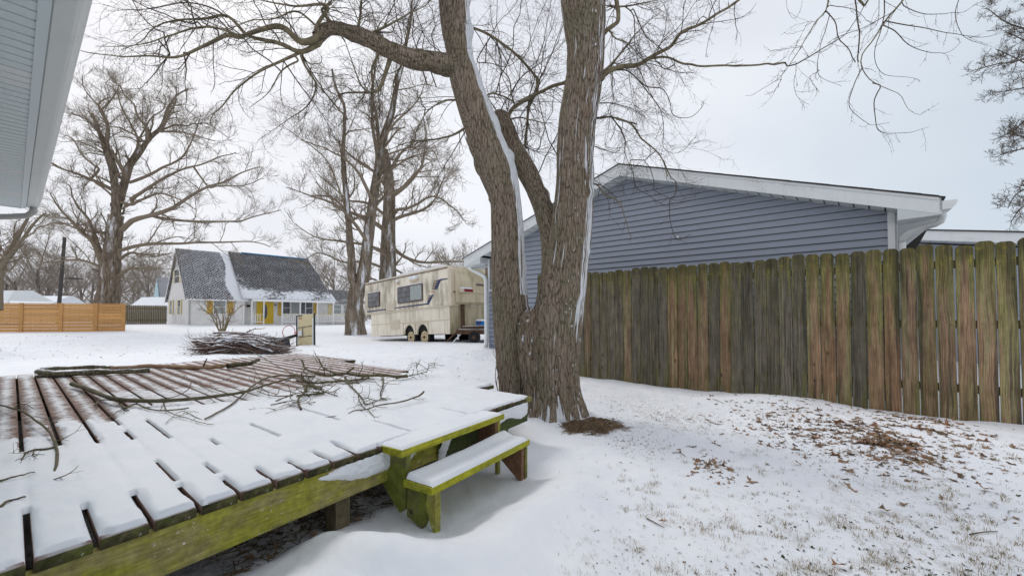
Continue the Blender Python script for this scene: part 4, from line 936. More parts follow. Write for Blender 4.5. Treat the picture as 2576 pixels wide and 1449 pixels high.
# ================================================================== branch growing
def nrm(v): return v / (np.linalg.norm(v, axis=-1, keepdims=True) + 1e-9)
def grow(st_, d, L_, r0, r1, n, wob, trop, g, smooth=.6):
    M_ = len(st_); P = [st_]; d = nrm(d); step = (L_ / n)[:, None]; w = np.zeros((M_, 3))
    for i_ in range(n):
        w = w * smooth + g.normal(0, wob, (M_, 3)); tz = trop(i_ / n) if callable(trop) else trop
        d = nrm(d + w + np.array([0, 0, 1.0]) * tz); P.append(P[-1] + d * step)
    P = np.stack(P, 1); t_ = np.linspace(0, 1, n + 1)[None]; R = r0[:, None] * (1 - t_) + r1[:, None] * t_
    return P, R
def spawn(P, R, cnt, g, tmin=.15, tmax=.98, ang=(35, 65), lf=(.3, .6), rf=.55, base_len=None, bias=(0, 0, 0.0), taper_len=.6):
    """children for every parent polyline"""
    M_, k, _ = P.shape; tot = M_ * cnt; pi = np.repeat(np.arange(M_), cnt)
    u = (np.tile(np.arange(cnt), M_) + g.random(tot)) / cnt; u = tmin + (tmax - tmin) * u; f = u * (k - 1); i0 = np.minimum(f.astype(int), k - 2); fr2 = (f - i0)[:, None]
    a, b = P[pi, i0], P[pi, i0 + 1]; s_ = a * (1 - fr2) + b * fr2; tn = nrm(b - a)
    rp_ = R[pi, i0] * (1 - fr2[:, 0]) + R[pi, i0 + 1] * fr2[:, 0]
    rnd = g.normal(0, 1, (tot, 3)) + np.array(bias); pe = nrm(rnd - (rnd * tn).sum(1, keepdims=True) * tn)
    an = np.radians(g.uniform(ang[0], ang[1], tot))[:, None]; d = tn * np.cos(an) + pe * np.sin(an)
    plen = np.linalg.norm(np.diff(P, axis=1), axis=2).sum(1)[pi] if base_len is None else np.full(tot, base_len)
    L_ = plen * g.uniform(lf[0], lf[1], tot) * (1 - taper_len * u)
    return s_, d, L_, rp_ * rf * g.uniform(.7, 1.0, tot), pi

def tree_on_guides(guides, name_trunk, mats, parent, g, levels, twig_r, crown_name='crown', limbs_as=None):
    pass

# ---- near double tree ------------------------------------------------------------------------
TY = 5.05
tree = empty('twin_trunk_tree', Matrix.Translation((at(1360, 1020, TY)[0], TY, 0)), 'large bare tree with two thick furrowed trunks beside the deck steps, snow plastered on its right sides', 'tree')
T0 = np.array([at(1360, 1020, TY)[0], TY, 0])
def stem(name, rows, n_h=520, n_a=300, seed=1, snow_fn=None, flare=None, amp=.008, sq=.92):
    """rows: (v, left u, right u, Y) down the stem"""
    C = []; Rr = []
    for v, ul, ur, Y in rows:
        a, b = at(ul, v, Y), at(ur, v, Y); C.append((a + b) / 2); Rr.append(np.linalg.norm(b - a) / 2)
    CR = spline(np.hstack([np.array(C), np.array(Rr)[:, None]]), n_h); C = CR[:, :3]; Rr = CR[:, 3]
    Tn = np.gradient(C, axis=0); Tn = nrm(Tn); ref = np.array([0, -1.0, 0]); X = nrm(np.cross(Tn, ref)); Y_ = np.cross(Tn, X)
    hcum = np.concatenate([[0], np.cumsum(np.linalg.norm(np.diff(C, axis=0), axis=1))])
    a = np.arange(n_a) * 2 * np.pi / n_a; ca, sa = np.cos(a), np.sin(a)
    Rm = Rr.mean(); H = hcum[:, None] + 0 * a[None]; 
    # bark furrows: lens-shaped plates between dark cracks, running up the stem
    xx = ca[None] * Rm * np.ones_like(H); yy = sa[None] * Rm * np.ones_like(H)
    wx = (fbm(xx * 5, yy * 5, H * 2.0, 3, seed) - .5) * .045; wy = (fbm(xx * 5 + 9, yy * 5, H * 2.0, 3, seed + 1) - .5) * .045
    n1 = fbm((xx + wx) * 46, (yy + wy) * 46, H * 3.0, 2, seed + 2, .45); n2 = fbm((xx + wx) * 90, (yy + wy) * 90, H * 12, 2, seed + 3)
    rid = np.clip(np.abs(n1 - .5) * 5.0, 0, 1) ** .7
    ridge = np.clip(rid * .8 + n2 * .3 - .05, 0, 1)
    low = fbm(xx * 2.5, yy * 2.5, H * 1.2, 3, seed + 5) - .5
    knot = fbm(xx * 5, yy * 5, H * 4.5, 2, seed + 6); kb = np.clip(knot - .66, 0, 1) * .12
    rad = Rr[:, None] * (1 + low * .11) + kb
    if flare is not None: rad = rad * flare(C[:, 2][:, None] * np.ones_like(H), a[None] * np.ones_like(H))
    rad = rad + (ridge - .5) * amp
    Nn = ca[None, :, None] * X[:, None] + sa[None, :, None] * Y_[:, None] * 1.0
    sn = snow_fn(Nn, H, ridge, C, xx, yy) if snow_fn else np.zeros_like(H)
    rad = rad + np.clip((sn - .5) * 3, 0, 1) * .003
    V = C[:, None] + Nn * rad[..., None] * np.array([1, sq, 1])[None, None]
    ii = np.arange(n_h - 1)[:, None] * n_a; jj = np.arange(n_a)[None]; j2_ = (jj + 1) % n_a
    F = np.stack([ii + jj, ii + j2_, ii + n_a + j2_, ii + n_a + jj], -1).reshape(-1, 4)
    V = V.reshape(-1, 3) - T0
    o = obj_np(name, V, [F], M['bark'], tree, smooth=True, attrs={'ridge': ridge.ravel(), 'snow': sn.ravel()})
    # make sure normals face out
    f0 = V[F[5000]]; nrm0 = np.cross(f0[1] - f0[0], f0[2] - f0[0]); 
    cc = V.reshape(n_h, n_a, 3)[5000 // n_a].mean(0)
    if nrm0.dot(f0[0] - cc) < 0: o.data.flip_normals()
    return C, Rr
def flare_fn(lobes, ph, z1=.55, amt=.30):
    def f(z, a):
        k = np.clip((z1 - z) / (z1 + .15), 0, 1) ** 2.2
        return 1 + k * (amt * .35 + amt * (.5 + .5 * np.cos(a * lobes + ph + 1.3 * np.sin(a * 2 + 1))) ** 1.5)
    return f
def snow_left(Nn, H, ridge, C, xx, yy):
    side = Nn @ nrm(np.array([.84, -.34, .42])); n = fbm(xx * 14, yy * 14, H * 3, 3, 91)
    hz = C[:, 2][:, None]; thr = np.where(hz > 1.35, .85, .97); thr = thr - .05 * np.exp(-((hz - 2.2) / .7) ** 2)
    stk = fbm(xx * 60, yy * 60, H * 2, 2, 94); a = (side - thr) / .10 + .62 + (n - .5) * 1.4 - (ridge - .4) * .9 + (stk - .55) * 2.6 * (1 - sstep(2.2, 2.7, hz))
    base = np.clip((.18 - hz) / .18, 0, 1); a2_ = .1 + base * .7 + (n - .5) * 1.6 - ridge * .9
    return np.clip(np.maximum(a, a2_ * (base > 0)), 0, 1)
def snow_right(Nn, H, ridge, C, xx, yy):
    side = Nn @ nrm(np.array([.80, -.60, .05])); n = fbm(xx * 10, yy * 10, H * 1.2, 3, 95); n2 = fbm(xx * 40, yy * 40, H * 2.2, 2, 96); hz = C[:, 2][:, None]
    band = sstep(.885, .975, side) * sstep(.80, .87, Nn @ np.array([.42, -.90, 0.05]) + .28); stk = fbm(xx * 75, yy * 75, H * 1.6, 2, 98); den = sstep(.5, 1.3, hz) * (1 - .35 * sstep(3.0, 3.6, hz)) * (.55 + .75 * np.exp(-((hz - 1.75) / .75) ** 2))
    a = band * den * 1.25 + (n - .5) * .8 + (stk - .5) * 4.0 - (ridge - .3) * .6 - .42
    sp = (fbm(xx * 60, yy * 60, H * 20, 2, 97) - .5) * 1.8 - .12 + .28 * sstep(.3, .9, side) - ridge * .3
    base = np.clip((.22 - hz) / .22, 0, 1); a3 = base * .75 + (n2 - .5) * 1.9 - ridge * .8 + .12
    return np.clip(np.maximum(np.maximum(a, sp * (side > .1)), a3 * (base > 0)), 0, 1)
YL = 5.12
lrows = [(-330, 1090, 1150, 4.7), (-170, 1100, 1163, 4.75), (0, 1105, 1178, 4.85), (75, 1112, 1183, 4.9), (142, 1126, 1189, 4.94), (195, 1131, 1207, 4.97), (256, 1147, 1228, 5.0), (342, 1176, 1261, 5.05), (427, 1203, 1296, 5.08), (498, 1231, 1308, 5.1), (569, 1236, 1316, 5.12), (687, 1236, 1322, 5.14),
         (780, 1239, 1330, 5.14), (850, 1244, 1338, 5.13), (914, 1250, 1340, 5.12), (975, 1256, 1336, 5.12), (1010, 1262, 1338, 5.12), (1045, 1262, 1345, 5.12)]
CL, RL = stem('left_trunk' if False else 'trunk', lrows, seed=11, snow_fn=snow_left, flare=flare_fn(5, 1.0, .35, .18))
rrows = [(-330, 1392, 1535, 4.55), (-150, 1402, 1530, 4.65), (0, 1412, 1522, 4.75), (62, 1420, 1521, 4.8), (137, 1431, 1518, 4.83), (208, 1422, 1513, 4.86), (290, 1408, 1500, 4.9), (373, 1401, 1492, 4.93), (477, 1397, 1491, 4.95), (558, 1388, 1489, 4.97), (647, 1375, 1482, 4.97), (729, 1357, 1475, 4.97),
         (790, 1342, 1468, 4.97), (860, 1334, 1462, 4.96), (914, 1333, 1457, 4.95), (960, 1333, 1458, 4.94), (1000, 1336, 1462, 4.92), (1030, 1336, 1468, 4.92), (1060, 1334, 1470, 4.92)]
CR_, RR_ = stem('trunk', rrows, seed=23, snow_fn=snow_right, flare=flare_fn(6, 2.6, .42, .34), amp=.010)
mrows = [(288, 1243, 1268, 5.55), (298, 1238, 1281, 5.5), (330, 1251, 1297, 5.45), (367, 1266, 1312, 5.4), (431, 1300, 1350, 5.33), (494, 1331, 1377, 5.25), (551, 1350, 1400, 5.18), (601, 1360, 1412, 5.12), (680, 1362, 1420, 5.05), (760, 1350, 1412, 5.02)]
def snow_mid(Nn, H, ridge, C, xx, yy):
    side = Nn @ nrm(np.array([.92, -.05, .4])); n = fbm(xx * 20, yy * 20, H * 3, 3, 99); return np.clip((side - .93) / .12 + .5 + (n - .5) * 1.5 - ridge * .4, 0, 1)
CM, RM = stem('trunk', mrows, 200, 110, 37, snow_mid, amp=.010)
crow = [(778, 1322, 1346, 4.93), (795, 1312, 1362, 4.93), (830, 1305, 1368, 4.92), (880, 1305, 1372, 4.90), (940, 1312, 1372, 4.90), (1000, 1318, 1376, 4.92), (1045, 1312, 1384, 4.92)]
def snow_c(Nn, H, ridge, C, xx, yy):
    n = fbm(xx * 22, yy * 22, H * 14, 3, 103); hz = C[:, 2][:, None]; return np.clip((n - .5) * 2.4 + .16 + .3 * sstep(1.0, 1.2, hz) - ridge * .35 + .3 * sstep(.3, 0, hz), 0, 1)
stem('trunk', crow, 200, 140, 51, snow_c, amp=.030)

# ---- limbs, traced at their own distances ----
C1 = crop(700, 0, 1.811); C0 = crop(0, 0, 2.415); C4 = crop(1300, 0, 2.07); C2 = crop(2000, 0, 2.415); C9 = crop(1500, 0, 2.8975)
def path(fn, pts, Y0, Y1=None, n=24, wig=.0, g=rng):
    Y1 = Y0 if Y1 is None else Y1; out_ = []
    m = len(pts); 
    for i_, p in enumerate(pts):
        u, v = fn(p); out_.append(at(u, v, Y0 + (Y1 - Y0) * i_ / max(1, m - 1)))
    P = spline(out_, n)
    if wig: P = P + np.cumsum(g.normal(0, wig, P.shape), 0) * np.linspace(0, 1, n)[:, None]
    return P
limbs = []      # (path, r0, r1)
def limb(fn, pts, r0, r1, Y0, Y1=None, n=26, twigs=1.0): P = path(fn, pts, Y0, Y1, n, .0035); limbs.append((P, r0, r1, twigs)); return P
# great left limb and its sprays
main1 = path(C1, [(1160, 352), (1100, 345), (1000, 322), (900, 308), (800, 268), (700, 215), (610, 182), (520, 152), (460, 160), (415, 200)], 4.95, 4.6, 60)
limb(C0, [(2290, 225), (2220, 280), (2130, 298), (2000, 190), (1880, 200), (1770, 235), (1700, 258), (1620, 240), (1500, 290), (1400, 335), (1300, 375), (1200, 380), (1100, 370), (900, 370), (690, 355), (610, 335)], .05, .004, 4.6, 4.0, 50)
limb(C0, [(1720, 270), (1600, 220), (1480, 195), (1350, 215), (1200, 270), (1050, 320), (870, 335), (700, 330)], .018, .003, 4.35, 4.1)
limb(C0, [(2270, 300), (2130, 370), (1980, 310), (1760, 260), (1680, 180), (1600, 120), (1440, 150), (1280, 160), (1150, 190), (1060, 260), (1000, 330), (870, 380)], .040, .003, 4.62, 4.2, 44)
limb(C0, [(2120, 375), (1980, 440), (1850, 500), (1720, 590), (1640, 660), (1580, 750), (1490, 850), (1540, 920), (1640, 980)], .022, .0025, 4.6, 4.3)
limb(C0, [(2110, 430), (2000, 500), (1920, 640), (1800, 750)], .014, .003, 4.6, 4.8, twigs=.6)
limb(C0, [(2230, 230), (2260, 150), (2330, 50), (2260, 30), (2100, 42), (1900, 5), (1700, -60)], .030, .004, 4.6, 4.2)
limb(C0, [(1300, 375), (1320, 490), (1310, 600), (1325, 700), (1320, 770), (1380, 840)], .012, .002, 4.3, 4.2, twigs=.6)
limb(C0, [(1200, 380), (1150, 480), (1140, 600), (1100, 700)], .010, .002, 4.3, 4.4, twigs=.6)
limb(C0, [(2130, 400), (2160, 470), (2235, 600), (2180, 740), (2000, 880), (1840, 1000)], .018, .002, 4.6, 4.9)
limb(C0, [(2240, 190), (2100, 80), (1950, 130), (1750, 150), (1600, 230), (1520, 300)], .016, .002, 4.6, 4.1)
limb(C0, [(1200, 385), (1090, 520), (1000, 610), (930, 632), (840, 620)], .009, .002, 4.3, 4.1, twigs=.5)
limb(C0, [(1600, 125), (1500, 60), (1300, 20), (1050, 70), (860, 60), (720, 20)], .012, .002, 4.4, 4.0)
limb(C0, [(1640, 245), (1530, 120), (1380, 60), (1150, -30)], .011, .002, 4.4, 4.1)
limb(C1, [(520, 152), (440, 60), (490, 10), (470, -60)], .03, .008, 4.7, 4.5)
limb(C1, [(800, 320), (780, 380), (745, 470), (690, 492), (560, 490), (500, 540), (460, 600)], .040, .004, 4.85, 5.1)
limb(C1, [(740, 290), (705, 370), (710, 480), (700, 560), (735, 640)], .02, .004, 4.85, 5.3)
limb(C1, [(690, 492), (640, 440), (560, 230), (500, 160)], .016, .003, 4.9, 4.7)
limb(C1, [(630, 165), (645, 80), (650, -40)], .024, .012, 4.75, 4.6)
limb(C1, [(700, 180), (790, 140), (900, 90), (1000, 40), (1060, -30)], .022, .004, 4.8, 4.5)
limb(C1, [(880, 300), (895, 200), (905, 100), (960, 20)], .016, .003, 4.9, 4.7)
limb(C1, [(930, 290), (980, 170), (1090, 80)], .010, .002, 4.9, 4.8)
limb(C1, [(1150, 530), (1080, 540), (990, 600), (930, 720), (890, 830)], .020, .003, 5.1, 5.5)
limb(C1, [(1200, 680), (1130, 720), (1020, 745), (900, 760), (800, 800), (740, 830)], .024, .004, 5.15, 5.7)
limb(C1, [(1200, 700), (1110, 850), (1040, 960), (1000, 1060)], .010, .002, 5.15, 5.6)
limb(C1, [(860, 350), (820, 440), (830, 480), (900, 470), (980, 450), (1090, 470)], .015, .003, 5.0, 5.2)
limb(C1, [(330, 290), (420, 440), (500, 560), (560, 600), (520, 680)], .012, .002, 4.6, 5.0)
limb(C1, [(240, 330), (330, 460), (440, 600), (520, 740), (560, 870)], .010, .002, 4.6, 5.0)
limb(C1, [(330, 280), (370, 340), (430, 340), (440, 310)], .009, .004, 4.6, 4.7, twigs=.5)
# middle: leaning cut stem's own shoots and the web behind
limb(C4, [(160, 165), (250, 200), (330, 250), (450, 340), (520, 420), (568, 475)], .018, .017, 5.0, 5.6)
limb(C4, [(568, 475), (565, 545), (520, 640), (512, 740), (490, 900)], .026, .016, 5.6, 5.6)
limb(C4, [(385, 715), (410, 670), (440, 640), (560, 570), (640, 530), (745, 508)], .034, .022, 5.5, 5.3)
limb(C4, [(430, 640), (410, 570), (395, 480), (330, 400), (270, 310), (250, 250)], .016, .003, 5.5, 5.8)
limb(C4, [(240, 590), (300, 568), (370, 590), (430, 625)], .014, .010, 5.1, 5.5)
limb(C4, [(400, 725), (470, 715), (560, 735), (690, 755)], .016, .005, 5.5, 5.2)
limb(C4, [(410, 560), (470, 470), (560, 400), (690, 300), (740, 240)], .012, .003, 5.6, 5.2)
limb(C4, [(590, 425), (610, 300), (660, 180), (700, 60)], .010, .002, 5.6, 5.6)
limb(C4, [(200, 370), (300, 390), (400, 400), (540, 250), (600, 60)], .010, .002, 5.4, 5.8)
limb(C4, [(260, 270), (330, 150), (420, 60), (480, -60)], .010, .002, 5.4, 5.8)
limb(C4, [(480, 880), (560, 920), (640, 930), (690, 950)], .010, .003, 5.6, 5.6)
# right side
limb(C9, [(740, 690), (790, 630), (860, 590), (950, 565), (1060, 560), (1130, 520), (1240, 460), (1350, 405), (1420, 310), (1470, 265), (1620, 205), (1760, 110), (1900, 35), (1990, -30)], .042, .012, 4.85, 4.4, 50)
limb(C9, [(1150, 505), (1280, 485), (1360, 505), (1440, 545), (1520, 555), (1600, 575), (1750, 570), (1980, 578), (2250, 568), (2318, 560)], .016, .009, 4.7, 4.2, 40, .4)
limb(C2, [(740, 468), (790, 460), (900, 400), (1010, 330), (1150, 240), (1230, 130), (1300, 30)], .009, .003, 4.2, 4.1, twigs=.6)
limb(C9, [(765, 620), (850, 540), (980, 380), (1050, 290), (1150, 190), (1250, 130)], .022, .004, 4.85, 4.9)
limb(C9, [(775, 285), (830, 240), (900, 185), (905, 60), (900, -40)], .030, .026, 4.8, 4.7, twigs=.8)
limb(C9, [(820, 250), (880, 330), (960, 360), (1020, 420), (1110, 520)], .014, .003, 4.8, 4.7)
limb(C9, [(900, 40), (860, 60), (790, 20)], .014, .004, 4.7, 4.8)
limb(C9, [(900, 60), (1020, 50), (1200, 20), (1350, -30)], .014, .003, 4.7, 4.5)
limb(C9, [(960, 60), (1030, 130), (1040, 300), (1050, 400), (1130, 520), (1200, 640), (1250, 720)], .010, .002, 4.7, 4.6)
limb(C9, [(1030, 80), (1130, 300), (1230, 380), (1330, 480), (1400, 580), (1470, 720)], .010, .002, 4.7, 4.5)
limb(C9, [(690, 1008), (760, 1000), (850, 990), (960, 1015), (1055, 1040)], .024, .008, 4.95, 4.8, twigs=.5)
limb(C9, [(890, 1010), (1000, 1045), (1060, 1110), (1090, 1170), (1200, 1260), (1270, 1340), (1310, 1449), (1325, 1500)], .018, .006, 4.85, 4.8, twigs=.7)
CG = crop(1720, 470, 4.025)
limb(CG, [(900, 0), (940, 100), (990, 200), (1045, 240), (1060, 330), (1040, 410), (985, 450), (990, 600), (1010, 730), (1065, 870), (1130, 885), (1250, 820)], .0085, .0035, 4.8, 4.8, twigs=.25)
limb(CG, [(680, 0), (750, 110), (790, 240), (795, 320), (860, 380), (985, 455)], .007, .0035, 4.8, 4.8, twigs=.3)
limb(CG, [(510, 0), (545, 180), (580, 330), (700, 400), (800, 480), (980, 560), (1200, 520)], .007, .002, 4.8, 4.8, twigs=.3)
limb(CG, [(985, 455), (1060, 475), (1210, 430), (1320, 340), (1355, 290)], .004, .0015, 4.8, 4.7, twigs=0)
limb(CG, [(1045, 255), (1160, 265), (1300, 250), (1440, 180)], .004, .0015, 4.8, 4.7, twigs=0)
limb(CG, [(60, 270), (140, 310), (215, 420), (330, 460), (400, 540), (430, 640), (490, 820), (540, 960)], .016, .004, 4.98, 4.9, twigs=.3)
limb(CG, [(60, 280), (150, 290), (250, 330), (400, 435)], .009, .003, 4.98, 4.9, twigs=.2)
limb(CG, [(70, 230), (180, 300), (240, 450), (265, 600), (250, 740)], .005, .002, 4.98, 4.9, twigs=.2)
limb(CG, [(70, 155), (200, 185), (340, 228), (430, 200), (560, 100), (640, 20)], .004, .002, 4.98, 4.9, twigs=.3)
limb(C9, [(850, 1000), (930, 1110), (965, 1200), (965, 1300), (1020, 1449)], .012, .003, 4.85, 4.7)
limb(C9, [(715, 885), (800, 875), (880, 885), (1000, 930), (1120, 985)], .012, .002, 4.9, 4.7)
limb(C9, [(840, 600), (980, 600), (1080, 680), (1160, 735), (1290, 745), (1350, 840), (1375, 910), (1390, 960), (1450, 985), (1560, 970), (1640, 910), (1675, 850)], .012, .003, 4.8, 4.5, 36, .5)
limb(C9, [(1070, 680), (1150, 780), (1240, 900), (1275, 1000), (1280, 1180), (1270, 1230), (1310, 1290), (1430, 1305), (1540, 1200)], .008, .002, 4.75, 4.6)
limb(C9, [(690, 1240), (800, 1280), (880, 1300), (960, 1220), (1060, 1220), (1200, 1320)], .008, .002, 4.95, 4.8)
limb(C9, [(860, 560), (850, 700), (870, 850), (830, 920), (850, 1000)], .007, .003, 4.8, 4.8)
limb(C9, [(990, 580), (1000, 700), (1030, 850), (1050, 950)], .006, .002, 4.8, 4.7)
limb(C9, [(1300, 590), (1200, 480), (1280, 350), (1400, 250), (1500, 120), (1580, 0)], .008, .003, 4.6, 4.4)
limb(C9, [(1680, 0), (1720, 130), (1690, 260), (1660, 350), (1630, 490)], .006, .002, 4.4, 4.4, twigs=.3)
limb(C9, [(1895, 20), (1885, 110), (1905, 220), (1918, 290), (1908, 355)], .007, .003, 4.4, 4.4, twigs=.2)
# overhead limb beyond the top of the view, from which the right sprays hang
limb(lambda p: p, [(1480, -170), (1600, -300), (1800, -330), (2000, -250), (2150, -150), (2250, -100), (2400, -90), (2500, -120)], .055, .022, 4.7, 3.9, 40, 0)
YR = 4.0
hang = [([(1035, -230), (1030, 0), (1015, 80), (960, 140), (900, 230), (850, 320), (780, 440), (690, 560), (600, 620), (500, 685), (445, 690)], .016, .002, .5),
        ([(1040, 100), (1010, 220), (975, 330), (968, 500), (1060, 565), (1150, 590)], .006, .002, .4), ([(968, 500), (900, 545), (920, 600), (958, 655)], .004, .002, .3),
        ([(1015, 80), (1080, 160), (1115, 270), (1180, 330), (1250, 430)], .008, .006, .4),
        ([(1720, -200), (1560, 0), (1500, 80), (1430, 150), (1400, 210), (1330, 320), (1250, 430), (1300, 500), (1330, 570), (1400, 610), (1470, 640), (1530, 645), (1580, 730), (1650, 815), (1715, 790)], .018, .002, .5),
        ([(1400, 610), (1360, 700), (1355, 760), (1365, 870), (1380, 920), (1450, 945), (1600, 940), (1755, 895)], .009, .002, .7),
        ([(1270, 480), (1210, 600), (1170, 730), (1200, 800), (1290, 870), (1320, 880), (1450, 855)], .008, .002, .5),
        ([(1430, -190), (1430, 0), (1430, 110), (1400, 250), (1370, 330), (1375, 430), (1440, 520), (1655, 528), (1700, 555)], .012, .002, .6),
        ([(1430, 150), (1530, 170), (1740, 205), (1870, 235), (2020, 265), (2170, 275), (2330, 230)], .009, .002, .8),
        ([(1410, 180), (1500, 220), (1590, 310), (1700, 350), (1820, 368), (1920, 350), (1990, 290)], .009, .002, .7),
        ([(2050, -260), (1950, 0), (1920, 130), (1980, 270), (2160, 335)], .009, .002, .4),
        ([(1600, -150), (1550, 0), (1600, 60), (1740, 100), (1920, 85), (2010, 75), (2110, 10)], .009, .002, .5),
        ([(1040, 40), (1200, 70), (1300, 150), (1350, 170)], .006, .002, .5), ([(1220, -220), (1220, 0), (1240, 150), (1255, 260), (1245, 430)], .011, .008, .4),
        ([(760, -330), (730, 0), (750, 80), (790, 140), (840, 75)], .005, .0015, .4), ([(1390, -100), (1385, 150), (1300, 240), (1260, 360), (1110, 480)], .005, .0015, .4),
        ([(800, 440), (800, 520), (785, 600), (800, 680), (875, 745)], .004, .0015, .3), ([(1500, 80), (1280, 200), (1130, 260), (1000, 330)], .005, .002, .3),
        ([(700, 560), (660, 620), (615, 685)], .003, .001, .2), ([(850, 330), (720, 355), (620, 375)], .004, .001, .4), ([(850, 340), (890, 400), (870, 380)], .003, .001, 0), ([(950, 160), (890, 155), (850, 240), (820, 275)], .003, .001, .3)]
for pts, r0, r1, tw in hang: limb(C2, pts, r0 * .85, r1 * .8, YR, YR + .15, 30, tw)
g1 = np.random.default_rng(101)
# the great left limb is a part of its own with bark relief
tb = Tubes(); k_ = main1.shape[0]; rr_ = np.linspace(.125, .062, k_) * (1 + .10 * (vn(np.arange(k_) * .35, 0, 0, 5) - .5)); rr_[:4] *= [1.45, 1.25, 1.1, 1.02]
a = spline(main1 - T0, 150); nn = 40; ra = np.interp(np.linspace(0, 1, 150), np.linspace(0, 1, k_), rr_)
Vt, Ft = tube_arrays(a[None], ra[None], nn); an = np.tile(np.arange(nn) * 2 * np.pi / nn, 150); hh = np.repeat(np.linspace(0, 3.4, 150), nn)
rd = np.clip(np.abs(fbm(np.cos(an) * 3, np.sin(an) * 3, hh * 4, 2, 71) - .5) * 5, 0, 1); ctr = np.repeat(a, nn, 0)
Vt = ctr + (Vt - ctr) * (1 + (rd - .5) * .10 + (fbm(np.cos(an), np.sin(an), hh * 2, 2, 72) - .5) * .25)[:, None]
up = (Vt - ctr)[:, 2] / (np.linalg.norm(Vt - ctr, axis=1) + 1e-6)
lm = obj_np('limb', Vt, [Ft], M['bark'], tree, smooth=True, attrs={'ridge': rd, 'snow': np.clip((up - .97) * 4 + fbm(Vt[:, 0] * 9, Vt[:, 1] * 9, Vt[:, 2] * 9, 2, 5) * .6 - .1, 0, 1)})
# each traced branch is a part; fine twigs are one mass
tw = Tubes(); allP = []; allR = []; allw = []
# spur knob
done = [np.vstack([CL, CR_, CM, main1])]
for li, (P, r0, r1, wt) in enumerate(limbs):
    Q = np.vstack(done); dd = np.linalg.norm(Q - P[0], axis=1); j = dd.argmin(); done.append(P)
    if .012 < dd[j] < .6: P = spline(np.vstack([Q[j], P[::2], P[-1]]), len(P) + 4); limbs[li] = (P, r0, r1, wt)
    n = len(P); t_ = np.linspace(0, 1, n); R = (r0 * .78) * (1 - t_) ** 1.35 + r1 * t_ ** .8; R = R * (1 + .12 * (vn(t_ * n * .7, r0 * 900, 0, 3) - .5))
    b = Tubes().add(P - T0, R, 8 if r0 > .012 else 5)
    # buds along the finest shoots
    b.build('branch', M['limb'] if r0 > .012 else M['twig'], tree)
    allP.append(spline(P, 24)); allR.append(np.interp(np.linspace(0, 1, 24), t_, R)); allw.append(wt)
AP = np.array(allP); AR = np.array(allR); AW = np.array(allw)
droop = lambda t_: -.16 + .34 * t_
def twigs(P, R, cnt, lenr, wob, trop, g, lf=None):
    s_, d, L_, r, pi = spawn(P, R, cnt, g, .12, .98, (28, 60), lenr, .5, base_len=1.0, taper_len=.35); r = np.clip(r, .0016, .0055)
    return grow(s_, d, L_, r, r * .35, 9, wob, trop, g)
big_ = AW > .9
P1, R1 = twigs(AP[big_], AR[big_], 16, (.22, .85), .10, droop, g1); tw.add(P1 - T0, R1, 4)
P1b, R1b = twigs(AP[~big_ & (AW > .15)], AR[~big_ & (AW > .15)], 5, (.10, .38), .08, droop, g1); tw.add(P1b - T0, R1b, 4)
s_, d, L_, r, pi = spawn(P1, R1, 5, g1, .15, .95, (25, 55), (.12, .42), .7, base_len=1.0); r = np.clip(r, .0012, .003); P2, R2 = grow(s_, d, L_, r, r * .4, 6, .09, lambda t_: -.04 + .22 * t_, g1); tw.add(P2 - T0, R2, 3)
s_, d, L_, r, pi = spawn(np.concatenate([P2, P1b[:, :7]]), np.concatenate([R2, R1b[:, :7]]), 2, g1, .2, .95, (25, 55), (.04, .14), .8, base_len=1.0); r = np.clip(r, .001, .002); P3, R3 = grow(s_, d, L_, r, r * .5, 3, .08, .05, g1); tw.add(P3 - T0, R3, 3)
# tiny buds: short fat stubs
def buds(P, R, cnt, g):
    s_, d, L_, r, pi = spawn(P, R, cnt, g, .3, 1.0, (30, 60), (.010, .018), 1, base_len=1.0); return grow(s_, d, L_, np.full(len(r), .0028), np.full(len(r), .0016), 1, .01, 0, g)
Pb, Rb = buds(np.concatenate([P1b, P1]), np.concatenate([R1b, R1]), 3, g1); tw.add(Pb - T0, Rb, 3)
sm = AR[:, 12] < .006; Pb, Rb = buds(AP[sm], AR[sm], 10, g1); tw.add(Pb - T0, Rb, 3)
o = tw.build('crown', M['twig'], tree)
# crown overhead behind the stems: whips rising from hidden limbs above
gd = []
for (u0, v0, u1, v1, Y0, Y1) in ((1290, 500, 1230, 60, 5.8, 6.6), (1320, 300, 1400, -80, 5.9, 6.6), (1215, 250, 1280, -60, 5.6, 6.4), (1180, 300, 1060, 40, 5.5, 6.8), (1100, 190, 1000, -80, 5.3, 6.6), (980, 130, 900, -60, 5.2, 6.2), (900, 100, 760, -70, 5.0, 6.0), (700, 130, 560, -70, 4.6, 5.4), (560, 120, 400, -60, 4.4, 5.0), (430, 120, 330, -40, 4.3, 4.8), (1345, 420, 1390, 200, 5.6, 6.0)):
    a, b = at(u0, v0, Y0), at(u1, v1, Y1); P = a + (b - a) * np.linspace(0, 1, 12)[:, None] + np.cumsum(g1.normal(0, .03, (12, 3)), 0); gd.append(P)
gd = gd + [q + g1.normal(0, .22, 3) + np.linspace(0, 1, 12)[:, None] * g1.normal(0, .5, 3) for q in gd for _ in range(2)]
gd = np.array(gd); Qa = np.vstack(done); tq_ = ((1 - np.linspace(0, 1, 12)) ** 2)[:, None]
gd = np.array([q + (Qa[np.linalg.norm(Qa - q[0], axis=1).argmin()] - q[0]) * tq_ for q in gd]); gR = np.linspace(.008, .003, 12)[None].repeat(len(gd), 0)
tw2 = Tubes().add(gd - T0, gR, 5)
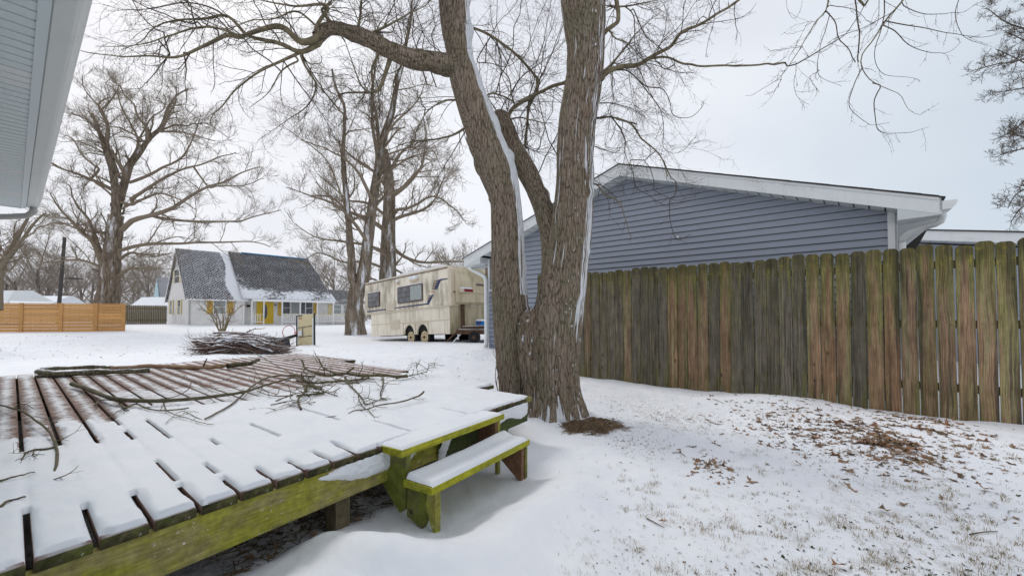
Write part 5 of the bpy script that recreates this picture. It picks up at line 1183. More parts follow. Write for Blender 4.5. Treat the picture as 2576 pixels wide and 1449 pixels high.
s_, d, L_, r, pi = spawn(gd, gR, 9, g1, .1, .98, (25, 55), (.35, .9), .5, base_len=1.0); r = np.clip(r, .002, .004); Pa, Ra = grow(s_, d, L_, r, r * .4, 8, .06, .05, g1); tw2.add(Pa - T0, Ra, 3)
s_, d, L_, r, pi = spawn(Pa, Ra, 5, g1, .1, .98, (25, 50), (.12, .40), .7, base_len=1.0); r = np.clip(r, .0014, .003); Pc, Rc = grow(s_, d, L_, r, r * .5, 5, .08, .05, g1); tw2.add(Pc - T0, Rc, 3)
tw2.build('crown', M['twig'], tree)

# ---- middle and far trees ---------------------------------------------------------------------
def wild(name, label, base, guides, g, lv, mats, group=None, wobs=(.10, .11, .12), trops=(.04, .05, .06), sides=(5, 4, 3), minr=.006, angs=((35, 65), (30, 60), (30, 60)), extra=None, cat='tree', trunk_n=14):
    """guides: list of (path Nx3, r0, r1, is_trunk). lv: [(count, (len range)), ...] absolute lengths"""
    base = np.array(base, float); e = empty(name, Matrix.Translation(base), label, cat, group)
    tr = Tubes(); cr = Tubes(); GP = []; GR = []
    dn = []
    for P, r0, r1, istr in guides:
        if dn:
            Q = np.vstack(dn); dd = np.linalg.norm(Q - P[0], axis=1); j = dd.argmin()
            if dd[j] > .05: P = spline(np.vstack([Q[j], P[::2], P[-1]]), len(P) + 3)
        dn.append(P)
        n = len(P); R = r0 + (r1 - r0) * np.linspace(0, 1, n) ** .8; R = R * (1 + .10 * (vn(np.arange(n) * .8, r0 * 77, 0, 3) - .5) * 2)
        (tr if istr else cr).add(P - base, R, trunk_n if istr else 7)
        if not istr or True: GP.append(spline(P, 16)); GR.append(np.interp(np.linspace(0, 1, 16), np.linspace(0, 1, n), R))
        if istr == 2: GP.pop(); GR.pop()
    P, R = np.array(GP), np.array(GR)
    for i_, (cnt, lr) in enumerate(lv):
        s_, d, L_, r, pi = spawn(P, R, cnt, g, .12 if i_ else .18, .99, angs[min(i_, 2)], lr, .5, base_len=1.0, taper_len=.55, bias=(0, 0, .25)); r = np.clip(r, minr * (1.6 if i_ == 0 else 1), .09)
        P, R = grow(s_, d, L_, r, np.maximum(r * .35, minr * .5), (9, 7, 5, 4)[i_], wobs[min(i_, 2)], trops[min(i_, 2)], g); cr.add(P - base, R, sides[min(i_, 2)])
    tr.build('trunk', mats[0], e); cr.build('crown', mats[1], e); return e
# snowy tree with two leaders by the camper
C3 = crop(450, 660, 3.814); g2 = np.random.default_rng(5); YA = 24.0
def gd1(fn, pts, r0, r1, Y0, Y1=None, tr=0, n=22, wig=.03): return (path(fn, pts, Y0, Y1, n, wig, g2), r0, r1, tr)
ax = lambda p: p
gA = [gd1(ax, [(896, 850), (893, 815), (893, 770), (897, 735), (903, 712)], .62, .40, YA, None, 2, 14, .0),
      gd1(ax, [(900, 730), (886, 700), (885, 660), (879, 580), (874, 480), (871, 400), (873, 300), (874, 258), (858, 220), (850, 160)], .26, .05, YA, YA - 1, 1, 30),
      gd1(ax, [(903, 735), (918, 675), (926, 600), (938, 500), (951, 405), (955, 355), (978, 290), (990, 220), (1010, 150), (1028, 60), (1035, 0)], .40, .05, YA, YA + 1, 1, 34),
      gd1(ax, [(952, 395), (935, 310), (933, 235), (928, 160)], .13, .03, YA, YA - 1, 1), gd1(ax, [(953, 380), (948, 300), (936, 240), (950, 150), (952, 60)], .12, .03, YA, YA + 1, 1),
      gd1(ax, [(935, 500), (905, 440), (870, 400), (820, 370), (760, 350)], .12, .02, YA, YA - 3), gd1(ax, [(930, 540), (960, 500), (1010, 470), (1060, 420), (1100, 400)], .12, .02, YA, YA + 2),
      gd1(ax, [(940, 470), (985, 430), (1040, 400), (1090, 385)], .10, .02, YA, YA + 1), gd1(ax, [(925, 610), (890, 560), (850, 520), (800, 500), (740, 480)], .12, .02, YA, YA - 2), gd1(ax, [(880, 560), (850, 470), (815, 400), (760, 360), (665, 300)], .07, .01, YA, YA - 4), 
      gd1(ax, [(955, 360), (1000, 300), (1050, 250), (1075, 180)], .09, .02, YA, YA + 1), gd1(ax, [(874, 300), (820, 240), (770, 180), (745, 110)], .07, .01, YA, YA), gd1(ax, [(950, 400), (1010, 380), (1080, 380), (1110, 440), (1130, 470)], .07, .01, YA, YA)]
wild('bare_tree', 'tall bare tree forked low, its left leader striped with snow, rising beside the camper', at(896, 842, YA), gA, g2, [(11, (.9, 3.2)), (8, (.5, 1.6)), (6, (.25, .8))], (M['fartrunk'], M['fartwig']), minr=.006, wobs=(.09, .09, .09))
# oak behind the camper
YB = 31.0; g3 = np.random.default_rng(8)
gB = [gd1(ax, [(980, 830), (977, 760), (976, 700), (978, 600), (980, 500), (976, 430), (965, 380)], .80, .32, YB, None, 1, 26, .02)]
for pts, r in (([(978, 560), (1010, 545), (1060, 530), (1100, 500), (1120, 440)], .20), ([(978, 610), (1010, 640), (1060, 655), (1110, 650), (1160, 640), (1210, 640)], .20), ([(978, 590), (940, 560), (900, 545), (850, 520), (800, 470)], .22), ([(978, 640), (930, 620), (880, 610), (820, 600), (770, 570)], .18),
               ([(978, 500), (1020, 470), (1060, 420), (1080, 360), (1085, 300)], .2), ([(978, 480), (940, 430), (890, 400), (860, 350)], .2), ([(976, 440), (1000, 390), (1030, 340), (1020, 280)], .18), ([(968, 390), (940, 340), (920, 290), (890, 270)], .16), ([(978, 530), (1030, 520), (1090, 490), (1150, 520), (1180, 560)], .14), ([(978, 670), (1020, 690), (1080, 700), (1130, 690)], .12), ([(978, 680), (920, 660), (860, 660), (800, 640), (760, 660)], .14), ([(975, 720), (930, 700), (880, 700), (840, 680)], .12), ([(978, 550), (930, 510), (880, 500), (830, 440)], .16)):
    gB.append(gd1(ax, pts, r * .85, .028, YB, YB + g3.uniform(-4, 4), 0, 18, .08))
wild('oak_tree', 'thick-trunked bare oak with a dense round crown standing behind the camper', at(978, 845, YB), gB, g3, [(11, (1.2, 3.8)), (8, (.6, 1.7)), (5, (.3, .8))], (M['fartrunk'], M['fartwig']), wobs=(.13, .11, .10), minr=.009, angs=((30, 60), (25, 50), (25, 45)))
# large spreading oak on the left, behind the new fence
YO = 33.0; g4 = np.random.default_rng(12); C6 = crop(300, 200, 2.898); C5 = crop(0, 600, 3.15)
gO = [gd1(C5, [(985, 1100), (990, 900), (1005, 760), (1028, 500), (1050, 300), (1072, 100)], .82, .48, YO, None, 1, 26, .0),
      gd1(C6, [(110, 1400), (120, 1150), (115, 1000), (85, 860), (45, 690), (0, 560), (-40, 420)], .40, .09, YO, YO - 2, 1), gd1(C6, [(130, 1150), (190, 970), (225, 850), (330, 700), (400, 600), (500, 510), (560, 350), (640, 240), (720, 200)], .36, .05, YO, YO + 1, 1, 30)]
oakp = [(C6, [(190, 960), (190, 900), (100, 750), (30, 660), (60, 530), (0, 360), (80, 290)], .22), (C6, [(230, 970), (400, 910), (540, 830), (660, 770), (760, 600), (775, 540), (800, 420)], .16), (C6, [(170, 1370), (260, 1290), (480, 1230), (640, 1160), (760, 1080), (890, 1010), (1050, 950), (1200, 880), (1340, 860)], .26),
        (C6, [(240, 1160), (400, 1090), (520, 1060), (650, 1130), (780, 1190)], .15), (C6, [(250, 1110), (440, 990), (580, 910), (720, 850), (830, 820), (950, 750), (1120, 700)], .18), (C6, [(480, 1270), (700, 1300), (950, 1310), (1150, 1310), (1350, 1270), (1530, 1240)], .15),
        (C5, [(1110, 420), (1300, 370), (1500, 350), (1700, 345), (1990, 330), (2300, 320), (2450, 340), (2560, 390)], .20), (C5, [(1110, 650), (1200, 590), (1350, 580), (1560, 560)], .22), (C5, [(1110, 500), (1200, 450), (1350, 470), (1500, 490), (1600, 470)], .18), (C6, [(900, 1010), (1050, 1000), (1200, 1010), (1400, 990)], .09), (C6, [(500, 540), (600, 530), (760, 540), (900, 580)], .12), (C6, [(380, 610), (370, 500), (300, 400), (270, 300), (180, 200), (120, 100)], .16), (C6, [(350, 620), (270, 560), (190, 520), (80, 500)], .10), (C6, [(520, 520), (620, 480), (760, 460), (900, 440)], .10),
        (C5, [(960, 600), (900, 560), (750, 500), (600, 495), (450, 510), (300, 500)], .15), (C5, [(965, 610), (900, 430), (850, 330), (740, 230), (640, 130), (540, 0), (470, -120)], .30), (C5, [(930, 440), (870, 280), (800, 130), (700, 20), (640, -140)], .20), (C5, [(1010, 262), (900, 255), (780, 240), (650, 210), (500, 180), (300, 260)], .18), (C0, [(790, 1340), (650, 1270), (500, 1210), (380, 1140), (330, 1060)], .22),
        (C0, [(840, 1250), (760, 1050), (700, 970), (600, 880), (470, 820)], .20), (C0, [(760, 1020), (770, 900), (720, 780), (650, 690), (590, 600), (580, 530)], .14), (C0, [(720, 780), (790, 700), (830, 600), (760, 560)], .10), (C0, [(870, 1210), (980, 1020), (930, 880), (880, 770), (840, 620), (760, 560)], .14), (C0, [(980, 1000), (1050, 860), (1160, 760), (1180, 640)], .10), (C0, [(1140, 930), (1200, 800), (1250, 700), (1230, 610)], .12), (C0, [(700, 1200), (560, 1080), (480, 960), (420, 950)], .12)]
for fn, pts, r in oakp: gO.append(gd1(fn, pts, r * .85, .03, YO, YO + g4.uniform(-5, 4), 0, 22, .05))
wild('oak_tree', 'huge spreading bare oak behind the orange board fence on the left', at(287, 850, YO), gO, g4, [(12, (1.0, 3.8)), (8, (.5, 1.8)), (6, (.25, .9))], (M['fartrunk'], M['fartwig']), wobs=(.12, .11, .10), angs=((28, 55), (22, 48), (22, 45)), minr=.007, trops=(.02, .05, .06))
# leaning double stem at the far left edge
g5 = np.random.default_rng(15); C7 = crop(0, 680, 6.587); YE = 15.0
gE = [gd1(C7, [(-60, 1500), (-20, 900), (20, 620), (150, 430), (300, 180), (420, -60), (560, -320), (700, -600)], .16, .03, YE, YE + 1, 1, 26, .01), gd1(C7, [(-60, 1300), (-10, 800), (60, 620), (200, 440), (340, 240), (480, 20), (620, -220), (800, -380)], .12, .03, YE, YE, 1, 26, .01),
      gd1(C7, [(150, 540), (300, 500), (440, 450), (590, 420)], .03, .01, YE), gd1(C7, [(340, 200), (500, 100), (620, 10), (800, -100)], .04, .01, YE), gd1(C7, [(-40, 400), (30, 200), (90, 100), (160, 0)], .05, .01, YE), gd1(C7, [(-90, 700), (0, 350), (80, 200), (260, 60)], .03, .01, YE)]
wild('leaning_tree', 'slim leaning tree with paired snow-edged stems at the far left edge', at(-12, 880, YE), gE, g5, [(6, (.5, 1.6)), (5, (.3, .8)), (3, (.15, .4))], (M['farlimb'], M['fartwig']), minr=.005)
# bare tree reaching in from the right edge
g6 = np.random.default_rng(18); YQ = 17.0
gQ = [gd1(ax, [(2750, 900), (2740, 600), (2720, 300), (2700, 0), (2690, -200)], .34, .12, YQ, None, 1, 24, .02)]
for pts in ([(2710, 330), (2600, 300), (2540, 330), (2500, 350)], [(2710, 400), (2620, 370), (2550, 380), (2490, 395)], [(2715, 480), (2620, 470), (2560, 480), (2530, 520)], [(2710, 200), (2620, 150), (2540, 160), (2470, 175)], [(2710, 120), (2620, 80), (2540, 60), (2480, 20)], [(2710, 240), (2620, 210), (2560, 230), (2500, 240)], [(2710, 60), (2640, 10), (2560, -10), (2490, -40)], [(2712, 280), (2650, 230), (2590, 170), (2500, 120)], [(2715, 520), (2640, 500), (2580, 520), (2550, 560)], [(2710, 380), (2650, 350), (2570, 350), (2540, 330)], [(2710, 180), (2650, 130), (2580, 110), (2520, 90)]):
    gQ.append(gd1(ax, pts, .07, .012, YQ, YQ + g6.uniform(-1.5, 1.5), 0, 16, .02))
wild('bare_tree', 'bare tree whose twiggy branch tips reach in from the right edge of the view', (at(2750, 800, YQ)[0], YQ, 0.1), gQ, g6, [(15, (.4, 1.5)), (9, (.2, .7)), (5, (.1, .3))], (M['farlimb'], M['twig']), wobs=(.14, .14, .12), minr=.006)
# background woods: a few grown once, then copied and turned
def proto(label, H, seed, mats, lv, spread=.45, n=9, minr=.012, group='bare trees of the wood in the background'):
    g = np.random.default_rng(seed); z = np.linspace(0, H * .55, 8); tr_ = np.stack([np.cumsum(g.normal(0, .06, 8)), np.cumsum(g.normal(0, .06, 8)), z], 1); gg = [(tr_, H * .020, H * .011, 2)]
    for i_ in range(n):
        z0 = H * g.uniform(.15, .52); p0 = np.array([np.interp(z0, z, tr_[:, 0]), np.interp(z0, z, tr_[:, 1]), z0]); a = g.uniform(0, 6.28); out_ = H * spread * g.uniform(.4, 1); 
        P = spline([p0, p0 + [math.cos(a) * out_ * .35, math.sin(a) * out_ * .35, H * .16], p0 + [math.cos(a) * out_ * .8, math.sin(a) * out_ * .8, H * .34], p0 + [math.cos(a) * out_, math.sin(a) * out_, min(H - z0, H * .46)]], 12); gg.append((P, H * .009, H * .002, 0))
    e = wild('bare_tree', label, (0, 0, 0), gg, g, lv, mats, group, minr=minr, trops=(.05, .06, .06)); return e
def copy_tree(src, loc, rz, sc_, label):
    r = src.copy(); COL.objects.link(r); r['label'] = label
    for c in src.children: k = c.copy(); COL.objects.link(k); k.parent = r; k.matrix_parent_inverse.identity()
    r.matrix_world = Matrix.Translation(loc) @ Matrix.Rotation(rz, 4, 'Z') @ Matrix.Diagonal((sc_, sc_, sc_, 1)); return r
LVP = [(6, (1.4, 4.0)), (6, (.8, 2.0)), (4, (.4, 1.0))]
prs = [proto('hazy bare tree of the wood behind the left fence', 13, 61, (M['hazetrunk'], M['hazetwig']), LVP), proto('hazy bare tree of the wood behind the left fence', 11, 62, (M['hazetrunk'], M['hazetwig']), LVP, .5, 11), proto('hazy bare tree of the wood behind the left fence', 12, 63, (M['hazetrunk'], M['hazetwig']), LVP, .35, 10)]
spots = [(8, 62, 11), (45, 66, 12), (85, 58, 12.5), (125, 70, 13), (170, 60, 11), (205, 66, 11.5), (232, 75, 12), (330, 64, 10), (365, 70, 12), (395, 62, 10.5), (60, 84, 12), (150, 88, 13), (350, 85, 12), (20, 90, 12), (430, 80, 12), (-40, 60, 12), (-60, 85, 13), (110, 78, 11), (265, 82, 12), (300, 72, 11),
         (778, 64, 11.5), (805, 60, 10), (845, 66, 12.5), (740, 75, 10), (1140, 64, 12), (1180, 58, 11), (1215, 66, 12), (1250, 70, 12), (700, 85, 9), (1080, 72, 11), (1040, 85, 12), (520, 95, 12), (610, 95, 11), (1300, 75, 12), (1160, 90, 12), (900, 80, 12)]
labs = {0: 'hazy bare tree of the wood behind the left fence', 1: 'thin bare tree beyond the roof of the steep-roofed white house', 2: 'small bare tree showing above the camper roof beside the garage'}
H0 = [13, 11, 12]
for k, (u, Y, H) in enumerate(spots):
    p = at(u, 800, Y); lb = labs[0] if u < 480 else (labs[2] if u > 1000 else labs[1]); rz = random.uniform(0, 6.28); j = k % 3
    Mx_ = (p[0], Y, .3); sc_ = H / H0[j] * random.uniform(.85, 1.1) * (1.0 if u < 480 else .92)
    if k < 3: prs[j].matrix_world = Matrix.Translation(Mx_) @ Matrix.Rotation(rz, 4, 'Z') @ Matrix.Diagonal((sc_, sc_, sc_, 1)); continue
    o = copy_tree(prs[j], Mx_, rz, sc_, lb)
    o['group'] = {labs[0]: 'bare trees of the wood behind the left fence', labs[1]: 'bare trees behind the white house', labs[2]: 'bare trees behind the camper'}[lb]
for q_ in prs: q_['group'] = 'bare trees of the wood behind the left fence'
# brushy undergrowth as one mass in the distance
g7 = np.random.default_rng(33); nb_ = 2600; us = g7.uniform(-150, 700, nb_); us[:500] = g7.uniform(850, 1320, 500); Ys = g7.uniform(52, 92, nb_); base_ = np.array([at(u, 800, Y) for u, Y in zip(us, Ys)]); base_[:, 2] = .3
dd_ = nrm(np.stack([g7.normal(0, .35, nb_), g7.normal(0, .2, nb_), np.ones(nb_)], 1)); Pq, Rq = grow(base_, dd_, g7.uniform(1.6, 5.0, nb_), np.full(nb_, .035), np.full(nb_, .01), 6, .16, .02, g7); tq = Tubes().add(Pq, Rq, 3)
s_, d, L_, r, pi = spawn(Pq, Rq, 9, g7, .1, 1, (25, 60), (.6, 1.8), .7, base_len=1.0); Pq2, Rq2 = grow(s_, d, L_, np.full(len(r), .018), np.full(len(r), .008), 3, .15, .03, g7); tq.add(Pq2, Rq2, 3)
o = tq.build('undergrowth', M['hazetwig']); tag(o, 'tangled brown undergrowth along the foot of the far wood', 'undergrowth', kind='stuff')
# ================================================================== white house across the street
M['hwhite'] = flat('off_white_painted_siding', (0.80, 0.78, 0.75), 0.7, 0.08, 1.5)
M['htrim'] = flat('white_painted_trim', (0.86, 0.86, 0.85), 0.6, 0.04)
M['yellow'] = flat('yellow_paint', (0.72, 0.48, 0.09), 0.6, 0.12, 3)
M['door'] = flat('bright_yellow_door_paint', (0.74, 0.50, 0.045), 0.5, 0.06, 3)
M['paleyel'] = flat('pale_yellow_shutter_paint', (0.76, 0.66, 0.38), 0.6, 0.08)
t = NT('window_glass'); p = t.pos(); f = t.noise(p, 3.0, 3); t.col(t.ramp(f, 0.35, 0.65, (0.035, 0.040, 0.048), (0.13, 0.14, 0.15))); t.rough(0.12); t.b.inputs['Specular IOR Level'].default_value = 0.5; M['glass'] = t.m
M['curtain'] = flat('pale_curtained_glass', (0.33, 0.36, 0.35), 0.35, 0.2, 14)
M['bluestrip'] = flat('blue_ridge_tarp', (0.05, 0.26, 0.48), 0.6)
def roof_mat(name, snowamt):
    t = NT(name); p = t.coord(); q = t.map(p, (1, 1, 1))
    ruv = t.n('ShaderNodeCombineXYZ', X=t.math('MULTIPLY', t.attr('ru'), 5.0), Y=t.math('MULTIPLY', t.attr('rv'), 5.0), Z=0.0)
    w = t.n('ShaderNodeTexVoronoi', 0, props=dict(feature='F1', voronoi_dimensions='2D'), Vector=t.map(ruv, (1, 1, 1), rot=(0, 0, .78)), Scale=1.0, Randomness=0.3)
    big = t.noise(ruv, .22, 4, .6); n = t.noise(ruv, 2.2, 4, .7); n2 = t.noise(ruv, .6, 4, .7)
    c = t.mix(t.ramp(w, .15, .5), (0.115, 0.115, 0.118), (0.07, 0.07, 0.073))
    fleck = t.n('ShaderNodeMapRange', Value=t.math('ADD', t.math('SUBTRACT', 1.0, w), t.math('MULTIPLY', t.math('ADD', n, big), .45)), From_Min=1.37 - snowamt, From_Max=1.62 - snowamt)
    sheet = t.n('ShaderNodeMapRange', Value=t.math('ADD', n2, t.math('MULTIPLY', t.attr('snow'), .7)), From_Min=.62, From_Max=.82)
    s_ = t.math('MAXIMUM', t.math('MULTIPLY', fleck, .75), sheet)
    c = t.mix(s_, c, (0.80, 0.82, 0.86)); t.col(c); t.rough(.9); t.bump(t.math('ADD', w, s_), .5, .03); return t.m
M['roofL'] = roof_mat('snow_flecked_shingles', 0.36); M['roofR'] = roof_mat('lightly_flecked_shingles', 0.20)
oz = at(472, 817.5, 39.0)
HF = Frame(oz, (.668, .744, 0)); HMx = HF.M()
H2 = crop(450, 660, 3.814); H4 = crop(680, 850, 7.1556)
def hp(fn, x, y, q): return HF.hit(*fn((x, y)), q)
ho = empty('steep_roofed_house', HMx, 'white house with steep snow-flecked dark roof, yellow door and yellow shutters across the street', 'house')
DEPH = 9.0; ze = hp(H2, 375, 806, 0)[1]; zr = HF.hit(439, 624, 4.5)[1]
xL = hp(H2, 1012, 900, 0)[0]; xR1 = hp(H2, 2010, 850, -.3)[0]; xR = hp(H2, 1725, 380, 4.5)[0]; xW = xR1 + 4.5
def clip_boards(x0, x1, y, z0, zt, hh=.335, name='siding_board', mat='hwhite', par=ho):
    z = z0
    while z < zt - .02:
        z1 = min(z + hh, zt); MB().add([(x0, y - .018, z), (x1, y - .018, z), (x1, y - .018, z + .01), (x1, y, z1), (x0, y, z1), (x0, y - .018, z + .01), (x0, y, z), (x1, y, z)], [(0, 1, 2, 5), (5, 2, 3, 4), (0, 6, 7, 1)]).build(name, M[mat], par); z = z1
MB().prism([(0.03, -.4), (DEPH, -.4), (DEPH, ze - .05), (4.5, zr - .12), (0.03, ze - .05)], 0.02, xL - .01, 'x').build('wall', M['hwhite'], ho)
MB().prism([(1.22, -.4), (DEPH, -.4), (DEPH, ze - .05), (4.5, zr - .2), (1.22, ze + .6)], xL - .008, xR1 - .5, 'x').build('wall', M['hwhite'], ho)
MB().prism([(1.22, -.4), (6, -.4), (6, 2.4), (1.22, 2.4)], xR1 - .49, xW, 'x').build('wall', M['hwhite'], ho)
clip_boards(.02, xL, .03, -.3, ze - .05); clip_boards(xL, xR1 - .5, 1.22, -.3, 2.5); clip_boards(xR1 - .49, xW, 1.22, -.3, 2.4)
# gable end boards (the left wall)
z = -.3; slp = (zr - ze) / 4.5
while z < zr - .5:
    z1 = z + .335; y0 = max(.03, (z - ze + .1) / slp + .05); y1_ = DEPH - y0; b0 = max(.03, (z1 - ze + .1) / slp + .05); b1 = DEPH - b0
    if b1 - b0 < .1: break
    MB().add([(.0, y0, z), (.0, y1_, z), (.018, b1, z1), (.018, b0, z1), (.03, y0, z), (.03, y1_, z)], [(1, 0, 3, 2), (0, 1, 5, 4)]).build('siding_board', M['hwhite'], ho); z = z1
MB().box(-.02, .10, -.0, .06, -.3, ze).build('corner_board', M['htrim'], ho)
def roofslab(x0, x1, prof_, th_, mat, name, par=ho, skew=0.0, snow=None, nx=24):
    """prof_: list of (y,z) from ridge to eave"""
    P = spline([(0, a, b) for a, b in prof_], 26) if len(prof_) > 2 else np.array([(0, a, b) for a, b in [(prof_[0][0] + (prof_[1][0] - prof_[0][0]) * k / 25, prof_[0][1] + (prof_[1][1] - prof_[0][1]) * k / 25) for k in range(26)]])
    xs = np.linspace(0, 1, nx); Vs = []; sn = []
    for i_, u in enumerate(xs):
        for j_ in range(26):
            xa = x0 + (x1 - x0) * u + skew * (j_ / 25) * u; Vs.append((xa, P[j_][1], P[j_][2])); sn.append(snow(u, j_ / 25) if snow else 0)
    nv = len(Vs); Vs += [(a, b, c - th_) for a, b, c in Vs]; F = []
    for i_ in range(nx - 1):
        for j_ in range(25): q_ = i_ * 26 + j_; F.append((q_, q_ + 1, q_ + 27, q_ + 26)); F.append((nv + q_, nv + q_ + 26, nv + q_ + 27, nv + q_ + 1))
    for j_ in range(25): F.append((j_, nv + j_, nv + j_ + 1, j_ + 1)); q_ = (nx - 1) * 26 + j_; F.append((q_, q_ + 1, nv + q_ + 1, nv + q_))
    for i_ in range(nx - 1): q_ = i_ * 26; F.append((q_, q_ + 26, nv + q_ + 26, nv + q_)); q_ += 25; F.append((q_, nv + q_, nv + q_ + 26, q_ + 26))
    return obj_np(name, np.array(Vs), [np.array(F)], M[mat], par, attrs={'snow': sn + sn, 'ru': [v[0] for v in Vs], 'rv': [math.hypot(v[1] - prof_[0][0], v[2] - prof_[0][1]) for v in Vs]})
xr0 = min(hp(H2, 835, 306, 4.5)[0], xL)
roofslab(-.25, xL + .3, [(4.5, zr), (-.28, ze - .12)], .12, 'roofL', 'roof', snow=lambda u, v: min(1.3, max(0, ((-.25 + u * (xL + .55)) - (xr0 - .9 + .2 * math.sin(v * 7))) * 3.5)) + .12 * math.sin(u * 17 + v * 11), nx=60)
roofslab(-.25, xL + .3, [(4.5, zr), (DEPH + .28, ze - .12)], .12, 'roofL', 'roof')
zb1 = HF.hit(700, 726, .9)[1]; zev = HF.hit(750, 752.5, -.5)[1]
roofslab(xr0, xR, [(4.5, zr + .18), (2.7, (zr + .18) * .5 + (zb1 + .15) * .5), (.95, zb1 + .12), (.3, zb1 - .38), (-.5, zev)], .12, 'roofR', 'roof', skew=xR1 + .2 - xR, snow=lambda u, v: max(0, min(.55, (v - .70) * 3)) * (.8 + .3 * math.sin(u * 13 + v * 7)) + max(0, .10 - u) * 3 * (v > .5))
roofslab(xr0, xR, [(4.5, zr + .18), (DEPH + .2, ze)], .12, 'roofR', 'roof')
MB().box(xr0 + 1.2, xR + .02, 4.40, 4.62, zr + .13, zr + .235).build('ridge_tarp', M['bluestrip'], ho)
roofslab(xR1 - .2, xW + .2, [(3.6, HF.hit(840, 729, 3.6)[1]), (.9, 2.42)], .1, 'roofR', 'roof', snow=lambda u, v: max(0, .5 * (v - .5)))
roofslab(xR1 - .2, xW + .2, [(3.6, HF.hit(840, 729, 3.6)[1]), (6.2, 2.42)], .1, 'roofR', 'roof')
MB().prism([(-.28, ze - .13), (-.26, ze - .25), (-.30, ze - .25), (-.32, ze - .13)], -.2, xL, 'x').build('eave_trim', M['htrim'], ho)
# rake trim of the gable
for s_ in (0, 1):
    y0_, y1_ = (4.5, -.28) if s_ == 0 else (4.5, DEPH + .28); MB().prism([(y0_, zr - .12), (y1_, ze - .24), (y1_, ze - .42), (y0_, zr - .34)], -.27, -.23, 'x').build('rake_trim', M['htrim'], ho)
for k in range(4):
    f = .22 + k * .115; yy_ = 4.5 + f * 4.78; z_ = zr - .23 - f * (zr - ze + .12); 
    MB().tube([(-.275, yy_, z_), (-.29, yy_, z_)], .07, 8).build('rake_hole', M['dark'], ho)
MB().prism([(-.5, zev - .10), (-.46, zev - .10), (-.46, zev - .34), (-.5, zev - .34)], xL + .55, xR1 + .1, 'x').build('porch_beam', M['htrim'], ho)
MB().prism([(xL + .3, 0.02), (xL + .3, 0)], 0, 0) if False else None
MB().prism([(-.5, zev - .1), (1.2, zev - .1), (1.2, ze + .9), (.3, ze + .35)], xL + .35, xL + .40, 'x').build('porch_cheek', M['htrim'], ho)
def window(x0, x1, z0, z1, y, mat='glass', sash=True, mull=0, par=ho, fr='htrim', fw=.07, axis='y'):
    f = MB(); 
    for a, b, c, d in ((x0 - fw, x0, z0 - fw, z1 + fw), (x1, x1 + fw, z0 - fw, z1 + fw), (x0, x1, z1, z1 + fw), (x0, x1, z0 - fw, z0)): f.box(a, b, y - .05, y + .02, c, d)
    if sash: f.box(x0, x1, y - .04, y + .01, (z0 + z1) / 2 - .025, (z0 + z1) / 2 + .025)
    for k in range(mull): xm = x0 + (x1 - x0) * (k + 1) / (mull + 1); f.box(xm - .02, xm + .02, y - .038, y + .01, z0, z1)
    w = f.build('window', M[fr], par); zm = (z0 + z1) / 2
    if sash:
        MB().box(x0, x1, y - .012, y, zm + .026, z1).build('pane', M[mat], w); MB().box(x0, x1, y - .012, y, z0, zm - .026).build('pane', M[mat], w)
    else: MB().box(x0, x1, y - .012, y, z0, z1).build('pane', M[mat], w)
    return w
def shutter(x0, x1, z0, z1, y, mat='yellow', louv=9, par=ho):
    b = MB(); 
    for a, c, d, e in ((x0, x0 + .06, z0, z1), (x1 - .06, x1, z0, z1), (x0, x1, z0, z0 + .07), (x0, x1, z1 - .07, z1), (x0, x1, (z0 + z1) / 2 - .035, (z0 + z1) / 2 + .035)): b.box(a, c, y - .05, y - .02, d, e)
    s_ = b.build('shutter', M[mat], par); l = MB(); n = louv * 2
    for k in range(n): z = z0 + .08 + (z1 - z0 - .16) * k / n; l.prism([(y - .045, z), (y - .02, z + (z1 - z0 - .16) / n * .9), (y - .02, z)], x0 + .06, x1 - .06, 'x')
    l.build('louvres', M[mat], s_); return s_
YF = .012
def wrect(fn, xa, ya, xb, yb, q): x0, z1 = hp(fn, xa, ya, q); x1, _ = hp(fn, xb, yb, q); z0 = HF.hit(*fn(((xa + xb) / 2, yb)), q)[1]; z1 = HF.hit(*fn(((xa + xb) / 2, ya)), q)[1]; return x0, x1, z0, z1
x0, x1, z0, z1 = wrect(H2, 672, 845, 800, 985, 0); window(x0, x1, z0, z1, YF, 'curtain')
for a, b in ((598, 662), (822, 890)): x0, x1, _, _ = wrect(H2, a, 840, b, 990, 0); shutter(x0, x1, z0 - .05, z1 + .05, YF)
# gable-end windows (in the left wall, x = 0)
def gabwin(y0_, y1_, z0, z1, sh):
    f = MB()
    for a, b, c, d in ((y0_ - .06, y0_, z0 - .06, z1 + .06), (y1_, y1_ + .06, z0 - .06, z1 + .06), (y0_, y1_, z1, z1 + .06), (y0_, y1_, z0 - .06, z0), (y0_, y1_, (z0 + z1) / 2 - .02, (z0 + z1) / 2 + .02)): f.box(-.04, .03, a, b, c, d)
    w = f.build('window', M['htrim'], ho); MB().box(-.015, 0.0, y0_, y1_, z0, z1).build('pane', M['glass'], w)
    for a, b in ((y0_ - .07 - sh, y0_ - .07), (y1_ + .07, y1_ + .07 + sh)): MB().box(-.06, -.02, a, b, z0 - .05, z1 + .05).build('shutter', M['paleyel'], ho)
def gy_(cx_, q=0):          # depth along the gable wall at a reading
    u, v = H2((cx_, 900)); d = ray(u, v); w = HF.o - CAMP; t_ = w.dot(HF.x) / d.dot(HF.x); return (CAMP + d * t_ - HF.o).dot(HF.y)
def gzv(cx_, cy_):
    u, v = H2((cx_, cy_)); d = ray(u, v); w = HF.o - CAMP; t_ = w.dot(HF.x) / d.dot(HF.x); return (CAMP + d * t_ - HF.o)[2]
